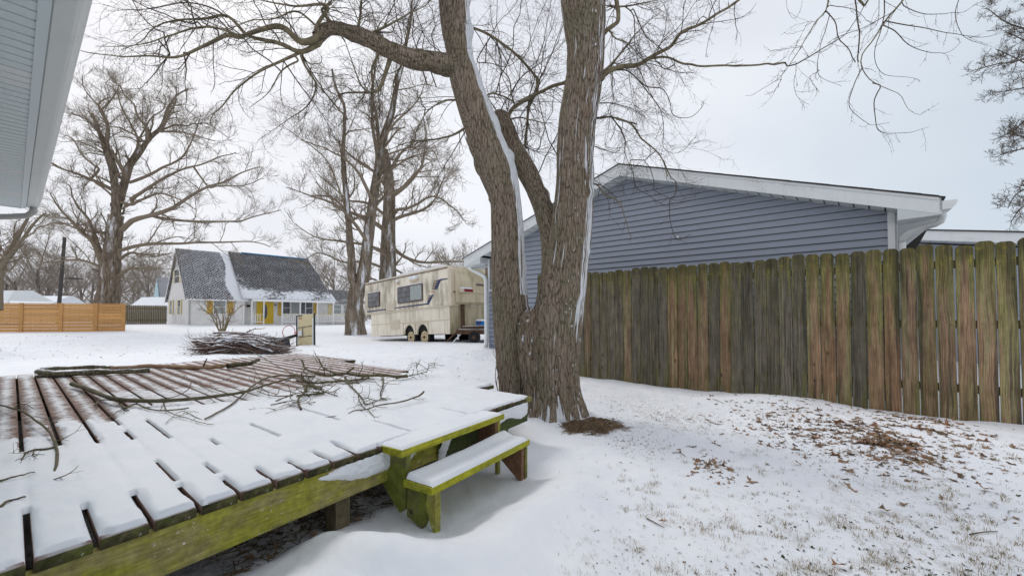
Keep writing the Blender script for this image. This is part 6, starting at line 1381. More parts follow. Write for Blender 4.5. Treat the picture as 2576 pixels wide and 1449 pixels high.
for a, b, c, d, sh in ((230, 285, 500, 645, .5), (275, 303, 838, 990, .45), (187, 212, 845, 990, .45)):
    ya, yb = sorted((gy_(a), gy_(b))); z1, z0 = gzv((a + b) / 2, c), gzv((a + b) / 2, d)
    if yb - ya > 2.4: ym = (ya + yb) / 2; ya, yb = ym - 1.0, ym + 1.0
    gabwin(ya, yb, z0, z1, sh)
# porch: door, long window, shutters, posts, railing
q = 1.2; YP = 1.20
x0, x1, z0, z1 = wrect(H4, 620, 235, 800, 700, q); dr = MB().box(x0, x1, YP - .05, YP + .03, z0, z1).build('door', M['door'], ho)
xm, zm = hp(H4, 683, 452, q); ro = abs(hp(H4, 735, 452, q)[0] - xm); ov = [(xm + ro * math.cos(a), zm + (z1 - z0) * .335 * math.sin(a)) for a in np.linspace(0, 2 * np.pi, 28)[:-1]]
ov2 = [(xm + ro * 1.22 * math.cos(a), zm + (z1 - z0) * .37 * math.sin(a)) for a in np.linspace(0, 2 * np.pi, 28)[:-1]]
MB().prism(ov2, YP - .07, YP - .052).build('oval_frame', M['door'], dr); MB().prism(ov, YP - .085, YP - .072).build('oval_pane', M['glass'], dr); MB().tube([(x0 + .1, YP - .05, zm - .1), (x0 + .1, YP - .12, zm - .1)], .03, 8).build('handle', M['dark'], dr)
for a, b in ((515, 615), (808, 862)):
    xa, xb, _, _ = wrect(H4, a, 235, b, 700, q); MB().box(xa, xb, YP - .04, YP + .02, z0, z1 + (.1 if a > 700 else 0)).build('door_side_panel', M['door'], ho)
for a, b in ((960, 1040), (1705, 1780)):
    xa, xb, za, zb2 = wrect(H4, a, 245 if a > 1000 else 230, b, 500 if a > 1000 else 540, q); shutter(xa, xb, za, zb2, YP)
wz = wrect(H4, 1068, 248, 1200, 490, q)
for a, b, m_, s_ in ((1068, 1205, 'glass', True), (1240, 1400, 'curtain', False), (1420, 1525, 'glass', False), (1548, 1680, 'glass', True)):
    xa, xb, _, _ = wrect(H4, a, 248, b, 490, q); window(xa, xb, wz[2], wz[3], YP, m_, s_, fw=.055)
xa, xb, za, zb2 = wrect(H4, 2010, 295, 2105, 500, q); shutter(xa, xb, za, zb2, YP, 'paleyel')
for a, b in ((2135, 2280), (2335, 2470)):
    xa, xb, za, zb2 = wrect(H4, a, 315, b, 490, q); window(xa, xb, za, zb2, YP, 'curtain')
MB().tube([hp(H4, 905, 310, q)[:1] + (YP - .04, hp(H4, 905, 310, q)[1]), hp(H4, 905, 310, q)[:1] + (YP - .10, hp(H4, 905, 310, q)[1])], .09, 8).build('wall_ornament', M['jamb'], ho)
MB().box(*(lambda a, b: (a - .14, a + .14, YP - .16, YP - .03, b - .1, b + .12))(*hp(H4, 335, 335, q))).build('wall_lamp', M['dark'], ho)
for cx_ in (410, 662, 1045, 1428, 1782, 2115):
    xp, _ = hp(H4, cx_, 500, -.4); MB().box(xp - .05, xp + .05, -.46, -.36, -.2, zev - .3).build('porch_post', M['htrim'], ho)
zt_ = hp(H4, 1200, 512, -.4)[1]; zbm = zt_ - .78
for (a, b) in ((415, 655), (1050, 1780), (1790, 2112), (2120, 2480)):
    xa, xb = hp(H4, a, 500, -.4)[0], hp(H4, b, 500, -.4)[0]
    rl_ = MB().box(xa, xb, -.45, -.37, zt_ - .03, zt_ + .03).build('railing', M['paleyel'], ho); MB().box(xa, xb, -.43, -.39, zbm, zbm + .06).build('bottom_rail', M['htrim'], rl_)
    n = int((xb - xa) / .21); bal = MB().box(-.025, .025, -.432, -.388, zbm + .061, zt_ - .031).build('baluster', M['htrim'], rl_); bal.matrix_basis = Matrix.Translation((xa + .1, 0, 0))
    for k in range(1, n): share('baluster', bal, rl_, Matrix.Translation((xa + .1 + k * .21, 0, 0)))
MB().tube([(.12, -.12, ze - .25), (.12, -.08, 1.5), (.12, -.08, -.1)], .045, 8).build('downspout', M['spout'], ho)
MB().box(xL - .1, xL + .02, -.05, .2, -.2, ze - .1).build('corner_board', M['htrim'], ho)
MB().box(xL, xW, -.48, 1.2, -.5, -.12).build('porch_floor', M['jamb'], ho)

# small pale-blue gabled house and snowy roof behind the picket fence
YK = 52; a = at(*C5((1440, 930)), YK); KF = Frame((a[0], YK, .2), (.35, .94, 0))
kb = empty('pale_blue_house', KF.M(), 'small pale blue gabled house half hidden behind the grey picket fence', 'house')
zt1 = at(*C5((1440, 672)), YK)[2] - .2
hw_ = (at(*C5((1490, 900)), YK)[0] - at(*C5((1395, 900)), YK)[0]) / 2
M['paleblue'] = flat('pale_blue_siding', (0.50, 0.66, 0.70), .7)
KG = Frame((a[0], YK, .2), (1, .05, 0)); kb.matrix_world = KG.M()
MB().prism([(-hw_, -.3), (hw_, -.3), (hw_ * .95, .8), (0, zt1), (-hw_ * .95, .8)], 0, 7).build('wall', M['paleblue'], kb)
MB().prism([(0, zt1 + .02), (hw_ + .1, .8), (hw_ + 1.8, .6), (1.6, zt1)], .1, 7.2).build('roof', M['roofL'], kb)
MB().prism([(-.3, 1.2), (.2, 1.2), (.2, 3.0), (-.3, 3.0)], -.03, 0.0).build('window', M['curtain'], kb)
a = at(*C5((1120, 905)), 47); b = at(*C5((1480, 905)), 47); zt2 = at(*C5((1300, 842)), 47)[2]
sh_ = empty('snowy_shed', Matrix.Translation((a[0], 47, 0)), 'low shed with a thick white snow roof behind the fence beside the oak', 'shed')
wd = b[0] - a[0]; MB().box(0.3, wd - .2, .4, 5, -.2, 1.7).build('wall', M['htrim'], sh_); MB().prism([(0, 1.62), (5, 1.62), (3.0, zt2), (2.6, zt2)], 0, wd, 'x').build('roof', M['snow'], sh_)
a = at(*C5((-200, 905)), 44); b = at(*C5((358, 905)), 44); zt2 = at(*C5((200, 828)), 44)[2]
sg2 = empty('snowy_garage', Matrix.Translation((a[0], 44, 0)), 'low pale garage with a smooth snow-covered roof over the left end of the orange fence', 'garage')
wd = b[0] - a[0]; M['palewall'] = flat('pale_garage_wall', (.42, .46, .46), .7); MB().box(0.3, wd - .3, .3, 5, -.2, 1.95).build('wall', M['palewall'], sg2); MB().prism([(0, 1.95), (6, 1.95), (3.5, zt2), (3.0, zt2)], 0, wd, 'x').build('roof', M['snow'], sg2); MB().box(0, wd, -.06, .02, 1.86, 2.08).build('eave_trim', M['palewall'], sg2)
a = at(*C5((-100, 830)), 40); b = at(*C5((78, 830)), 40); z0_, z1_ = at(*C5((0, 870)), 40)[2], at(*C5((0, 778)), 40)[2]
sc2 = empty('snowy_carport', Matrix.Translation((a[0], 40, 0)), 'white carport roof edge at the far left above the fence', 'carport')
wd = b[0] - a[0]; MB().prism([(0, z0_ - .1), (4, z0_ - .1), (2, z1_), (.4, z1_ - .1)], 0, wd, 'x').build('roof', M['trimclean'], sc2); MB().box(0.1, 0.3, 0.1, .3, 0, z0_).build('post', M['htrim'], sc2); MB().box(wd - .4, wd - .2, 0.1, .3, 0, z0_).build('post', M['htrim'], sc2)

# orange board fence
M['orange'] = wood('new_orange_pine', (0.74, 0.42, 0.165), (0.55, 0.285, 0.10), moss_amt=0, grain=(.9, 9, 26), rand=.16)
pr_ = at(*C5((1157, 1168)), 29.0); pl_ = at(*C5((0, 1165)), 27.4)
OF = Frame((pr_[0], pr_[1], 0), (pl_[0] - pr_[0], pl_[1] - pr_[1], 0)); OG = Frame((pl_[0], pl_[1], 0), (pr_[0] - pl_[0], pr_[1] - pl_[1], 0))
of = empty('board_fence', OG.M(), 'new orange pine fence of horizontal boards at the left, in front of the oak', 'fence')
bt = OG.hit(*C5((600, 1172)), 0)[1]; tp = OG.hit(*C5((600, 915)), 0)[1]; pxs = [OG.hit(*C5((x, 1000)), 0)[0] for x in (-560, -180, 200, 565, 888, 1143)]
for k, xp in enumerate(pxs): MB().box(xp - .10, xp + .10, -.06, -.002, bt - .3, tp + .02).build('post', M['orange'], of)
hb = (tp - bt) / 9
for k in range(len(pxs) - 1):
    for j in range(9):
        x0, x1 = pxs[k] + .09, pxs[k + 1] - .09
        o = MB().cbox(0, x1 - x0, 0, .03, 0, hb - .012, .006).build('fence_board', M['orange'], of, Matrix.Translation((x0, random.uniform(-.004, .004), bt + .01 + j * hb)))
MB().box(pxs[0], pxs[-1], -.02, .05, tp + .022, tp + .05).build('cap_rail', M['orange'], of)
# grey picket fence
p0 = at(*C5((1150, 1100)), 40); p1 = at(*C5((1540, 1095)), 41.5); PF = Frame((p0[0], p0[1], 0), (p1[0] - p0[0], p1[1] - p0[1], 0)); bt, tp = PF.hit(*C5((1300, 1100)), 0)[1], PF.hit(*C5((1300, 925)), 0)[1]
pf = empty('picket_fence', PF.M(), 'old grey-green pointed picket fence between the orange fence and the white house', 'fence')
wd = PF.hit(*C5((1540, 1000)), 0)[0]; b = MB(); n = int(wd / .135)
for k in range(-3, n): x = k * .135; b.prism([(x, bt - .2), (x + .12, bt - .2), (x + .12, tp - .08), (x + .06, tp), (x, tp - .08)], 0, .03)
o = b.build('pickets', M['post'], pf); o['kind'] = 'stuff'; MB().box(-.4, wd, .03, .08, bt + .3, bt + .4).build('rail', M['post'], pf); MB().box(-.4, wd, .03, .08, tp - .4, tp - .3).build('rail', M['post'], pf)
# leaning utility pole with a lamp arm
b0, b1 = at(*C5((533, 920)), 38), at(*C5((597, 300)), 38)
up = empty('utility_pole', Matrix.Translation((b0[0], 38, .2)), 'dark wooden utility pole leaning slightly right beyond the orange fence', 'pole'); d_ = np.array([b0[0], 38, .2])
M['poledark'] = flat('dark_creosoted_wood', (.07, .065, .06), .9, .3)
MB().tube([(0, 0, -.2), tuple((b1 - d_))], [.15, .12], 10).build('pole', M['poledark'], up)
la, lb = at(*C5((600, 680)), 38) - d_, at(*C5((765, 685)), 38) - d_
MB().tube([tuple(la), tuple((la + lb) / 2 + [0, 0, .03]), tuple(lb)], [.05, .09, .05], 8).build('lamp_arm', M['poledark'], up)

# ================================================================== camper (fifth-wheel trailer)
def streak_mat(name, base, dirt, amt, vert=True):
    t = NT(name); p = t.coord(); n = t.noise(t.map(p, (5, 5, .7)), 1.0, 5, .65); n2 = t.noise(t.map(p, (.55, 1, .5)), 1.4, 3, .6); g = t.noise(p, 26, 3, .7)
    ht = t.attr('dirt'); f = t.math('ADD', t.math('ADD', t.math('MULTIPLY', n, .55), t.math('MULTIPLY', n2, .65)), t.math('MULTIPLY', g, .15))
    f = t.n('ShaderNodeMapRange', Value=f, From_Min=.66 - amt * .12, From_Max=.86 - amt * .12)
    c = t.mix(t.math('MULTIPLY', f, .8), base, dirt); t.col(c); t.rough(.5); t.bump(t.math('SINE', t.math('MULTIPLY', t.xyz(p, 2), 92.0)), .05, .004); return t.m
M['rvup'] = streak_mat('grimy_cream_ribbed_metal', (0.84, 0.77, 0.63), (0.17, 0.14, 0.085), .60)
M['rvlow'] = streak_mat('cream_metal_skirt', (0.84, 0.77, 0.64), (0.52, 0.46, 0.34), .1)
M['rvrear'] = streak_mat('grimy_cream_rear_cap', (0.60, 0.52, 0.37), (0.25, 0.215, 0.11), .5)
M['rvtrim'] = flat('cream_trim', (0.62, 0.54, 0.42), .5, .1); M['navy'] = flat('navy_stripe_paint', (.018, .035, .10), .4, .1); M['brownfr'] = flat('brown_window_frame', (.13, .085, .07), .5)
M['red'] = flat('red_lamp_lens', (.20, .012, .015), .3); M['vwhite'] = flat('ivory_plastic_vent', (.70, .66, .54), .5, .06); M['tyre'] = flat('black_rubber', (.02, .02, .022), .85); M['wheelc'] = flat('rusty_cream_rim', (.62, .50, .30), .5, .35, 30)
M['rust'] = flat('rusty_steel', (.10, .055, .035), .9, .4, 12); M['redmark'] = flat('faded_red_lettering', (.45, .17, .12), .6)
RVc = crop(1030, 740, 4.528)
rb = at(1131, 840.2, 15.3)
RF = Frame(rb, (-.712, .702, 0), tilt=math.radians(-2.7)); RM = RF.M()
rv = empty('camper_trailer', RM, 'grimy cream camper trailer with blue stripes parked beside the garage', 'camper')
def rp2(x, y, q=0.0): return RF.hit(*RVc((x, y)), q)
def rx0(x, y):                                         # reading -> point on the rear face (local x = 0)
    d = ray(*RVc((x, y))); t_ = (RF.o - CAMP).dot(RF.x) / d.dot(RF.x); p = CAMP + d * t_ - RF.o; return p.dot(RF.y), p.dot(RF.z)
XU = rp2(184, 600)[0]; XLw = rp2(252, 950)[0]; ztop = rp2(1300, 172)[1]; zsp = rp2(1312, 698)[1]; WR = 2.45
print('rv', XU, XLw, ztop, zsp)
def rbox(name, x0, x1, y0, y1, z0, z1, m, par=rv, bev=.0):
    return MB().cbox(x0, x1, y0, y1, z0, z1, bev).build(name, M[m], par) if bev else MB().box(x0, x1, y0, y1, z0, z1).build(name, M[m], par)
# upper body with a softly rounded rear
MB().prism([(-.0, zsp), (XU, zsp + .0), (XU + .12, zsp + .35), (XU, ztop - .06), (XU - .12, ztop), (0.05, ztop), (-.02, ztop - .05)], -WR, 0).build('upper_body', M['rvup'], rv)
MB().prism([(0, zsp + .04), (-.10, zsp + .05), (-.26, zsp + .12), (-.27, ztop - .55), (-.16, ztop - .18), (-.03, ztop - .02), (.0, ztop - .02)], -WR + .02, -.16).build('rear_cap', M['rvrear'], rv)
MB().prism([(.02, zsp - .03), (-.16, zsp - .0), (-.16, ztop - .12), (.02, ztop + .01)], -.158, .012).build('corner_trim', M['rvtrim'], rv)
WHX = [rp2(752, 1100)[0], rp2(930, 1105)[0]]
wt = rp2(980, 1015)[1]
# lower body, cut out over the wheels
pl = [(.03, zsp), (.03, .0)]
x_a, x_b = WHX[1] - .36, WHX[0] + .42
for xw in (WHX[1], WHX[0]):
    pl += [(xw - .38, .02)] + [(xw + .38 * math.cos(a), .02 + .40 * math.sin(a)) for a in np.linspace(math.pi - .05, .05, 9)] + [(xw + .38, .02)]
pl += [(XLw, .0), (XLw, zsp)]
MB().prism(pl, -.10, -.035).build('lower_side', M['rvlow'], rv)
MB().prism([(.03, .42), (XLw, .42), (XLw, zsp), (.03, zsp)], -WR + .05, -.101).build('lower_body', M['rvlow'], rv)
MB().prism([(.03, .0), (.03, zsp - .01), (.025, zsp - .01), (.025, .0)], -WR + .06, -.05).build('rear_lower_panel', M['rvrear'], rv)
for z_ in np.arange(.14, zsp - .04, .095):
    MB().box(.032, XLw - .01, -.036, -.028, z_, z_ + .012).build('rib', M['rvlow'], rv) if z_ > .50 else None
rbox('rub_rail', -.02, XU, .0, .02, zsp - .03, zsp + .02, 'rvtrim'); rbox('skirt_rail', .03, XLw, -.034, -.02, .50, .535, 'rvtrim'); rbox('drip_rail', 0.02, XU, .001, .025, ztop - .075, ztop - .05, 'brownfr'); rbox('roof_edge', -.0, XU, -WR, .02, ztop - .03, ztop + .015, 'rvtrim')
wf = MB()
xa, xb = x_a - .1, x_b + .05
for x0, x1, z0, z1 in ((xa, xb, .46, .50),): wf.box(x0, x1, -.034, -.012, z0, z1)
for xw in (WHX[1] - .42, (WHX[0] + WHX[1]) / 2 - .02, WHX[0] + .40): wf.box(xw, xw + .035, -.034, -.012, .02, .46)
wf.build('wheel_surround', M['rvtrim'], rv)
for xw in WHX:
    w = MB().prism([(xw + .33 * math.cos(a), -.09 + .33 * math.sin(a)) for a in np.linspace(0, 2 * np.pi, 25)[:-1]], -.36, -.14).build('wheel', M['tyre'], rv)
    r_ = MB().prism([(xw + .235 * math.cos(a), -.09 + .235 * math.sin(a)) for a in np.linspace(0, 2 * np.pi, 25)[:-1]], -.15, -.125).build('rim', M['wheelc'], w)
    h = MB()
    for k in range(8): a = k * math.pi / 4; h.tube([(xw + .155 * math.cos(a), -.126, -.09 + .155 * math.sin(a)), (xw + .155 * math.cos(a), -.118, -.09 + .155 * math.sin(a))], .028, 6)
    h.tube([(xw, -.125, -.09), (xw, -.10, -.09)], .06, 10); h.build('hub', M['rust'], w)
    for yy_ in (-WR + .4,): MB().prism([(xw + .33 * math.cos(a), -.09 + .33 * math.sin(a)) for a in np.linspace(0, 2 * np.pi, 19)[:-1]], yy_ - .2, yy_).build('wheel', M['tyre'], rv)
for yy_ in (-.5, -WR + .5): rbox('chassis_beam', -1.0, XLw, yy_ - .04, yy_ + .04, -.02, .12, 'rust')
rbox('underfloor', .05, XLw - .05, -WR + .1, -.15, .12, .40, 'dark')
def rvwin(xa, ya, xb, yb, bars, slid=False):
    pts = [rp2(xa, ya), rp2(xb, yb)]; x1, x0 = pts[0][0], pts[1][0]; zc = (rp2((xa + xb) / 2, ya)[1] + rp2((xa + xb) / 2, yb)[1]) / 2; z0 = rp2((xa + xb) / 2, yb)[1]; z1 = rp2((xa + xb) / 2, ya)[1]
    def rr_(x0, x1, z0, z1, r): return [(cx_ + r * math.cos(a), cz_ + r * math.sin(a)) for cx_, cz_, s_ in ((x1 - r, z1 - r, 0), (x0 + r, z1 - r, 1), (x0 + r, z0 + r, 2), (x1 - r, z0 + r, 3)) for a in np.linspace(s_ * math.pi / 2, (s_ + 1) * math.pi / 2, 5)]
    w = MB().prism(rr_(x0, x1, z0, z1, .07), .002, .028).build('window', M['brownfr'], rv)
    g_ = .045; gx0, gx1, gz0, gz1 = x0 + g_, x1 - g_, z0 + g_, z1 - g_
    MB().prism(rr_(gx0, gx1, gz0, gz1, .04), .0281, .034).build('pane', M['glass'], w)
    b = MB(); xs = (gx0 + (gx1 - gx0) * .48, gx1) if slid else (gx0, gx1)
    for k in range(1, bars): zk = gz0 + (gz1 - gz0) * k / bars; b.box(xs[0], xs[1], .0345, .045, zk - .011, zk + .011)
    b.box(xs[0] - .012, xs[0] + .012, .0345, .045, gz0, gz1); b.build('sash_bar', M['brownfr'], w)
    if slid: MB().prism(rr_(gx0 + .02, xs[0] - .02, gz0 + .03, gz1 - .01, .03), .0341, .040).build('snowy_pane', M['curtain'], w)
    MB().prism([(x0 + .02, z1 - .004), (x1 - .02, z1 - .004), (x1 - .05, z1 + .02), (x0 + .05, z1 + .02)], .004, .04).build('snow_ledge', M['snow'], w)
rvwin(220, 528, 383, 725, 3); rvwin(612, 432, 952, 662, 3, True)
def stripe(pts, name='stripe', m='navy', h=.0035): MB().prism([rp2(*p) for p in pts], .0005, h).build(name, M[m], rv)
stripe([(208, 778), (1000, 672), (1060, 562), (1092, 558), (1025, 688), (590, 742), (210, 794)])
stripe([(1098, 492), (1150, 362), (1190, 350), (1278, 338), (1278, 352), (1200, 368), (1180, 380), (1138, 486)])
for r_ in range(4):
    for c_ in range(2):
        x0 = 1062 + r_ * 11 + c_ * 20; y0 = 490 - r_ * 33; stripe([(x0, y0), (x0 + (12 if c_ == 0 else 20), y0 - 2), (x0 + (20 if c_ == 0 else 28), y0 - 26), (x0 + 9, y0 - 24)], 'stripe_block', 'brownfr')
for r_ in range(3): stripe([(1000 + r_ * 10, 655 - r_ * 32), (1022 + r_ * 10, 652 - r_ * 32), (1030 + r_ * 10, 628 - r_ * 32), (1008 + r_ * 10, 630 - r_ * 32)], 'stripe_block', 'brownfr')
for k in range(5): x0 = 1034 + k * 15; stripe([(x0, 528), (x0 + 7, 527), (x0 + 11, 508), (x0 + 3, 509)], 'faded_letter', 'redmark')
for (a, b, c, d, nm, m_) in ((465, 660, 580, 770, 'fridge_vent', 'vwhite'), (512, 895, 630, 1020, 'furnace_vent', 'vwhite')):
    x1, _ = rp2(a, b); x0, _ = rp2(c, d); z1 = rp2((a + c) / 2, b)[1]; z0 = rp2((a + c) / 2, d)[1]; y_ = .0 if b < 800 else -.034
    f = MB().box(x0, x1, y_ + .001, y_ + .03, z0, z1).build(nm, M[m_], rv); l = MB()
    for k in range(4): xa = x0 + (x1 - x0) * (k + .15) / 4; l.box(xa, xa + (x1 - x0) * .17, y_ + .0305, y_ + .042, z0 + .03, z1 - .03)
    l.build('louvre', M['rvtrim'], f)
x1, z0 = rp2(805, 370); x0, z1 = rp2(890, 318); rbox('lamp_hood', x0, x1, .02, .14, z0 - .06, z0 + .02, 'rvtrim'); MB().prism([(x0, z0 + .02), (x1, z0 + .02), (x1 - .03, z0 + .14), (x0 + .03, z0 + .14)], .02, .15).build('snow_cap', M['snow'], rv)
x1, z0 = rp2(615, 392); rbox('lamp_hood', x1 - .12, x1, .02, .10, z0 - .12, z0, 'rvtrim'); MB().prism([(x1 - .14, z0), (x1 + .02, z0), (x1 - .02, z0 + .09), (x1 - .12, z0 + .09)], .02, .11).build('snow_cap', M['snow'], rv)
for a in (295, 505, 640, 1262): x0, _ = rp2(a, 900); rbox('seam', x0 - .006, x0 + .006, -.034, -.029, .04, zsp - .05, 'rvtrim')
# roof snow
MB().prism([(.1, ztop + .016), (XU - .2, ztop + .016), (XU - .5, ztop + .06), (XU * .6, ztop + .05), (XU * .5, ztop + .13), (1.2, ztop + .10), (.5, ztop + .12)], -WR + .1, -.08).build('roof_snow', M['snow'], rv)
# rear details (lamps, hatch)
def rearbox(xa, ya, xb, yb, proud, name, m, thick=.03, par=rv):
    y0, z1 = rx0(xa, ya); y1, z0 = rx0(xb, yb); z1 = rx0((xa + xb) / 2, ya)[1]; z0 = rx0((xa + xb) / 2, yb)[1]
    return MB().box(-proud - thick, -proud, min(y0, y1), max(y0, y1), z0, z1).build(name, M[m], par)
rearbox(1365, 490, 1530, 540, .27, 'lamp_housing', 'rvtrim', .07); rearbox(1418, 495, 1528, 532, .341, 'tail_lamp', 'red', .012); rearbox(1712, 300, 1748, 328, .272, 'clearance_lamp', 'red'); rearbox(1372, 474, 1525, 492, .26, 'snow_cap', 'snow', .08)
rearbox(1545, 340, 1800, 550, .272, 'rear_hatch', 'rvrear', .02); rearbox(1585, 430, 1800, 456, .293, 'hatch_slot', 'brownfr', .01); rearbox(1312, 520, 1340, 532, .162, 'clearance_lamp', 'red'); rearbox(1440, 690, 1488, 985, .03, 'rear_post', 'rust', .05)
y0, z0 = rx0(1560, 975); rbox('rear_tray', -.9, -.05, -2.3, -.5, z0 - .08, z0 - .02, 'rust'); rbox('tray_snow', -.88, -.06, -2.28, -.52, z0 - .019, z0 + .0, 'snow')
# things standing on the tray
def on_tray(xa, ya, xb, yb):
    u, v = RVc(((xa + xb) / 2, yb)); z_ = z0; d = ray(u, v); o = RF.w(-.45, 0, z_); n_ = RF.z; t_ = (o - CAMP).dot(n_) / d.dot(n_); return CAMP + d * t_, t_ * (xb - xa) / 4.528 * S2D / FPX, t_ * (yb - ya) / 4.528 * S2D / FPX
P_, w_b, h_b = on_tray(1550, 895, 1668, 972)
M['bluep'] = flat('blue_plastic', (.015, .16, .42), .4); M['greenp'] = flat('green_plastic', (.03, .30, .06), .4)
Pq_ = RF.w(-.45, -1.15, z0)
cb = empty('blue_tub', Matrix.Translation(Vector(Pq_)) @ Matrix.Rotation(math.radians(-45), 4, 'Z'), 'blue and white plastic tub with a red handle on the camper rear tray', 'tub')
MB().prism([(-.17, 0), (.17, 0), (.20, .17), (-.20, .17)], -.13, .13).build('tub', M['bluep'], cb); MB().prism([(-.205, .171), (.205, .171), (.15, .23), (-.12, .235)], -.14, .14).build('snow_cap', M['snow'], cb); MB().tube([(-.1, -.145, .17), (0, -.15, .03), (.1, -.145, .17)], .012, 6).build('handle', M['red'], cb)
Pq_ = RF.w(-.45, -1.55, z0)
gb_ = empty('green_bucket', Matrix.Translation(Vector(Pq_)), 'small green plastic bucket beside the blue tub on the camper rear tray', 'bucket')
MB().tube([(0, 0, 0), (0, 0, .10), (0, 0, .20)], [.08, .095, .11], 14).build('pail', M['greenp'], gb_, smooth=True); MB().tube([(.11 * math.cos(a), 0, .19 + .11 * math.sin(a)) for a in np.linspace(0, math.pi, 9)], .008, 5).build('handle', M['greenp'], gb_)
# rusty trailer frame standing under and behind the tray
cz0 = gz1(-1.2, 15.2); tl = empty('utility_trailer', Matrix.Translation((-1.45, 15.0, cz0)) @ Matrix.Rotation(math.radians(-8), 4, 'Z'), 'low rusty utility trailer frame on small wheels beside the camper and the garage', 'trailer')
MB().box(-.5, 1.6, -.05, .03, .30, .46).build('side_rail', M['rust'], tl); MB().box(-.5, 1.6, 1.0, 1.08, .30, .46).build('side_rail', M['rust'], tl); MB().box(-.45, 1.55, .03, 1.0, .40, .44).build('bed', M['rust'], tl); MB().box(-.45, 1.55, .04, .98, .441, .47).build('bed_snow', M['snow'], tl)
MB().tube([(-.5, 0, .38), (-.85, .0, .05)], .03, 6).build('strut', M['rust'], tl); MB().tube([(-.3, -.02, .36), (-.62, -.05, .02)], .02, 6).build('strut', M['trimclean'], tl)
for x in (.15, .75):
    w = MB().tube([(x, -.14, .2), (x, .02, .2)], .2, 16).build('wheel', M['tyre'], tl); MB().tube([(x, -.16, .2), (x, -.141, .2)], .07, 10).build('hub', M['rust'], w)
mt = obj_np('tarpaulin', np.array([(-2.6, 15.2, 0), (-.2, 14.6, 0), (1.0, 15.6, 0), (.5, 17.5, 0), (-1.5, 17.8, 0), (-3.2, 16.6, 0)]) + np.array([0, 0, 0]), [np.array([[0, 1, 2, 3, 4, 5]])], M['dark']) if False else None

# ================================================================== basketball hoop lying on its side
M['tan'] = flat('tan_plastic_backboard', (.66, .56, .34), .5, .06); M['black'] = flat('black_plastic', (.025, .03, .038), .5); M['redring'] = flat('red_steel_ring', (.48, .03, .04), .4); M['netyel'] = flat('yellow_green_net', (.55, .62, .12), .8); M['bluemk'] = flat('blue_print', (.05, .14, .22), .6); M['redmk'] = flat('red_print', (.65, .12, .07), .6)
CH = crop(850, 910, 12.07)
pA, pB = at(*CH((240, 1320)), 14.6), at(*CH((845, 1250)), 14.35)
BF = Frame((pA[0], pA[1], 0), (pB[0] - pA[0], pB[1] - pA[1], 0)); bh = empty('basketball_hoop', BF.M(), 'toppled basketball hoop with tan backboard standing on edge in the snow behind the deck', 'hoop')
def bpnt(x, y, q=0): return BF.hit(*CH((x, y)), q)
MB().prism([bpnt(262, 1275), bpnt(835, 1195), bpnt(835, 115), bpnt(262, 205)], 0, .03).build('backboard', M['tan'], bh)
MB().prism([bpnt(225, 1330), bpnt(268, 1320), bpnt(262, 205), bpnt(415, 190), bpnt(385, 155), bpnt(225, 185)], -.02, .05).build('frame', M['black'], bh)
MB().prism([bpnt(835, 1260), bpnt(855, 1260), bpnt(850, 90), bpnt(832, 100)], -.01, .05).build('frame', M['black'], bh)
MB().prism([bpnt(270, 1270), bpnt(290, 1270), bpnt(292, 215), bpnt(270, 215)], -.012, -.002).build('edge_strip', M['trimclean'], bh)
MB().prism([bpnt(795, 1200), bpnt(830, 1200), bpnt(830, 250), bpnt(795, 260)], -.012, -.002).build('edge_strip', M['trimclean'], bh)
for a, b, c, d in ((290, 615, 330, 605), (345, 605, 575, 572), (605, 568, 780, 540), (290, 950, 330, 945), (345, 942, 575, 908), (605, 905, 780, 882)):
    MB().prism([bpnt(a, b + 12), bpnt(c, d + 12), bpnt(c, d - 12), bpnt(a, b - 12)], -.006, -.001).build('court_mark', M['black'], bh)
MB().prism([bpnt(440, 920), bpnt(462, 918), bpnt(458, 598), bpnt(436, 600)], -.006, -.001).build('court_mark', M['black'], bh)
for k in range(4): x = 305 + k * 30; MB().prism([bpnt(x, 308 - k), bpnt(x + 24, 305 - k), bpnt(x + 26, 278 - k), bpnt(x + 3, 282 - k)], -.006, -.001).build('logo_mark', M['redmk'], bh); MB().prism([bpnt(x, 265), bpnt(x + 18, 262), bpnt(x + 20, 240), bpnt(x + 2, 242)], -.006, -.001).build('logo_mark', M['bluemk'], bh) if k != 2 else None
xh, zh = bpnt(262, 755); ringc = (xh - .06, -.30, zh); R0_ = .225; th_ = np.linspace(0, 2 * np.pi, 33)
rg = MB().tube([(ringc[0] + .03 * math.cos(a), ringc[1] + R0_ * math.cos(a), ringc[2] + R0_ * math.sin(a)) for a in th_], .011, 6, cap=False).build('ring', M['redring'], bh, smooth=True)
MB().tube([(xh + .15, -.01, zh - .02), (ringc[0], ringc[1] + R0_, zh - .02)], .02, 6).build('bracket', M['redring'], bh); MB().box(xh + .08, xh + .22, -.06, -.002, zh - .12, zh + .04).build('bracket_plate', M['trimclean'], bh)
nt_b = MB(); g8 = np.random.default_rng(4)
for k in range(10): a = -2.4 + k * .16; y_, z_ = ringc[1] + R0_ * math.cos(a), ringc[2] + R0_ * math.sin(a); nt_b.tube([(ringc[0], y_, z_), (ringc[0] - .05 - g8.random() * .06, y_ + g8.normal(0, .03), z_ - .06), (ringc[0] - .08 - g8.random() * .06, y_ + g8.normal(0, .04), z_ - .13)], .006, 4)
nt_b.build('net', M['netyel'], bh)
def toB(P): p = np.array(P) - BF.o; return (p.dot(BF.x), p.dot(BF.y), p.dot(BF.z))
pa, pb = at(*H2((1345, 1300)), 13.4), at(*H2((1600, 1228)), 14.7)
MB().tube([toB(pa), toB(pb)], .05, 10).build('pole', M['black'], bh); MB().prism([(0, 0), (.01, 0), (.01, .01)], 0, .01) if False else None
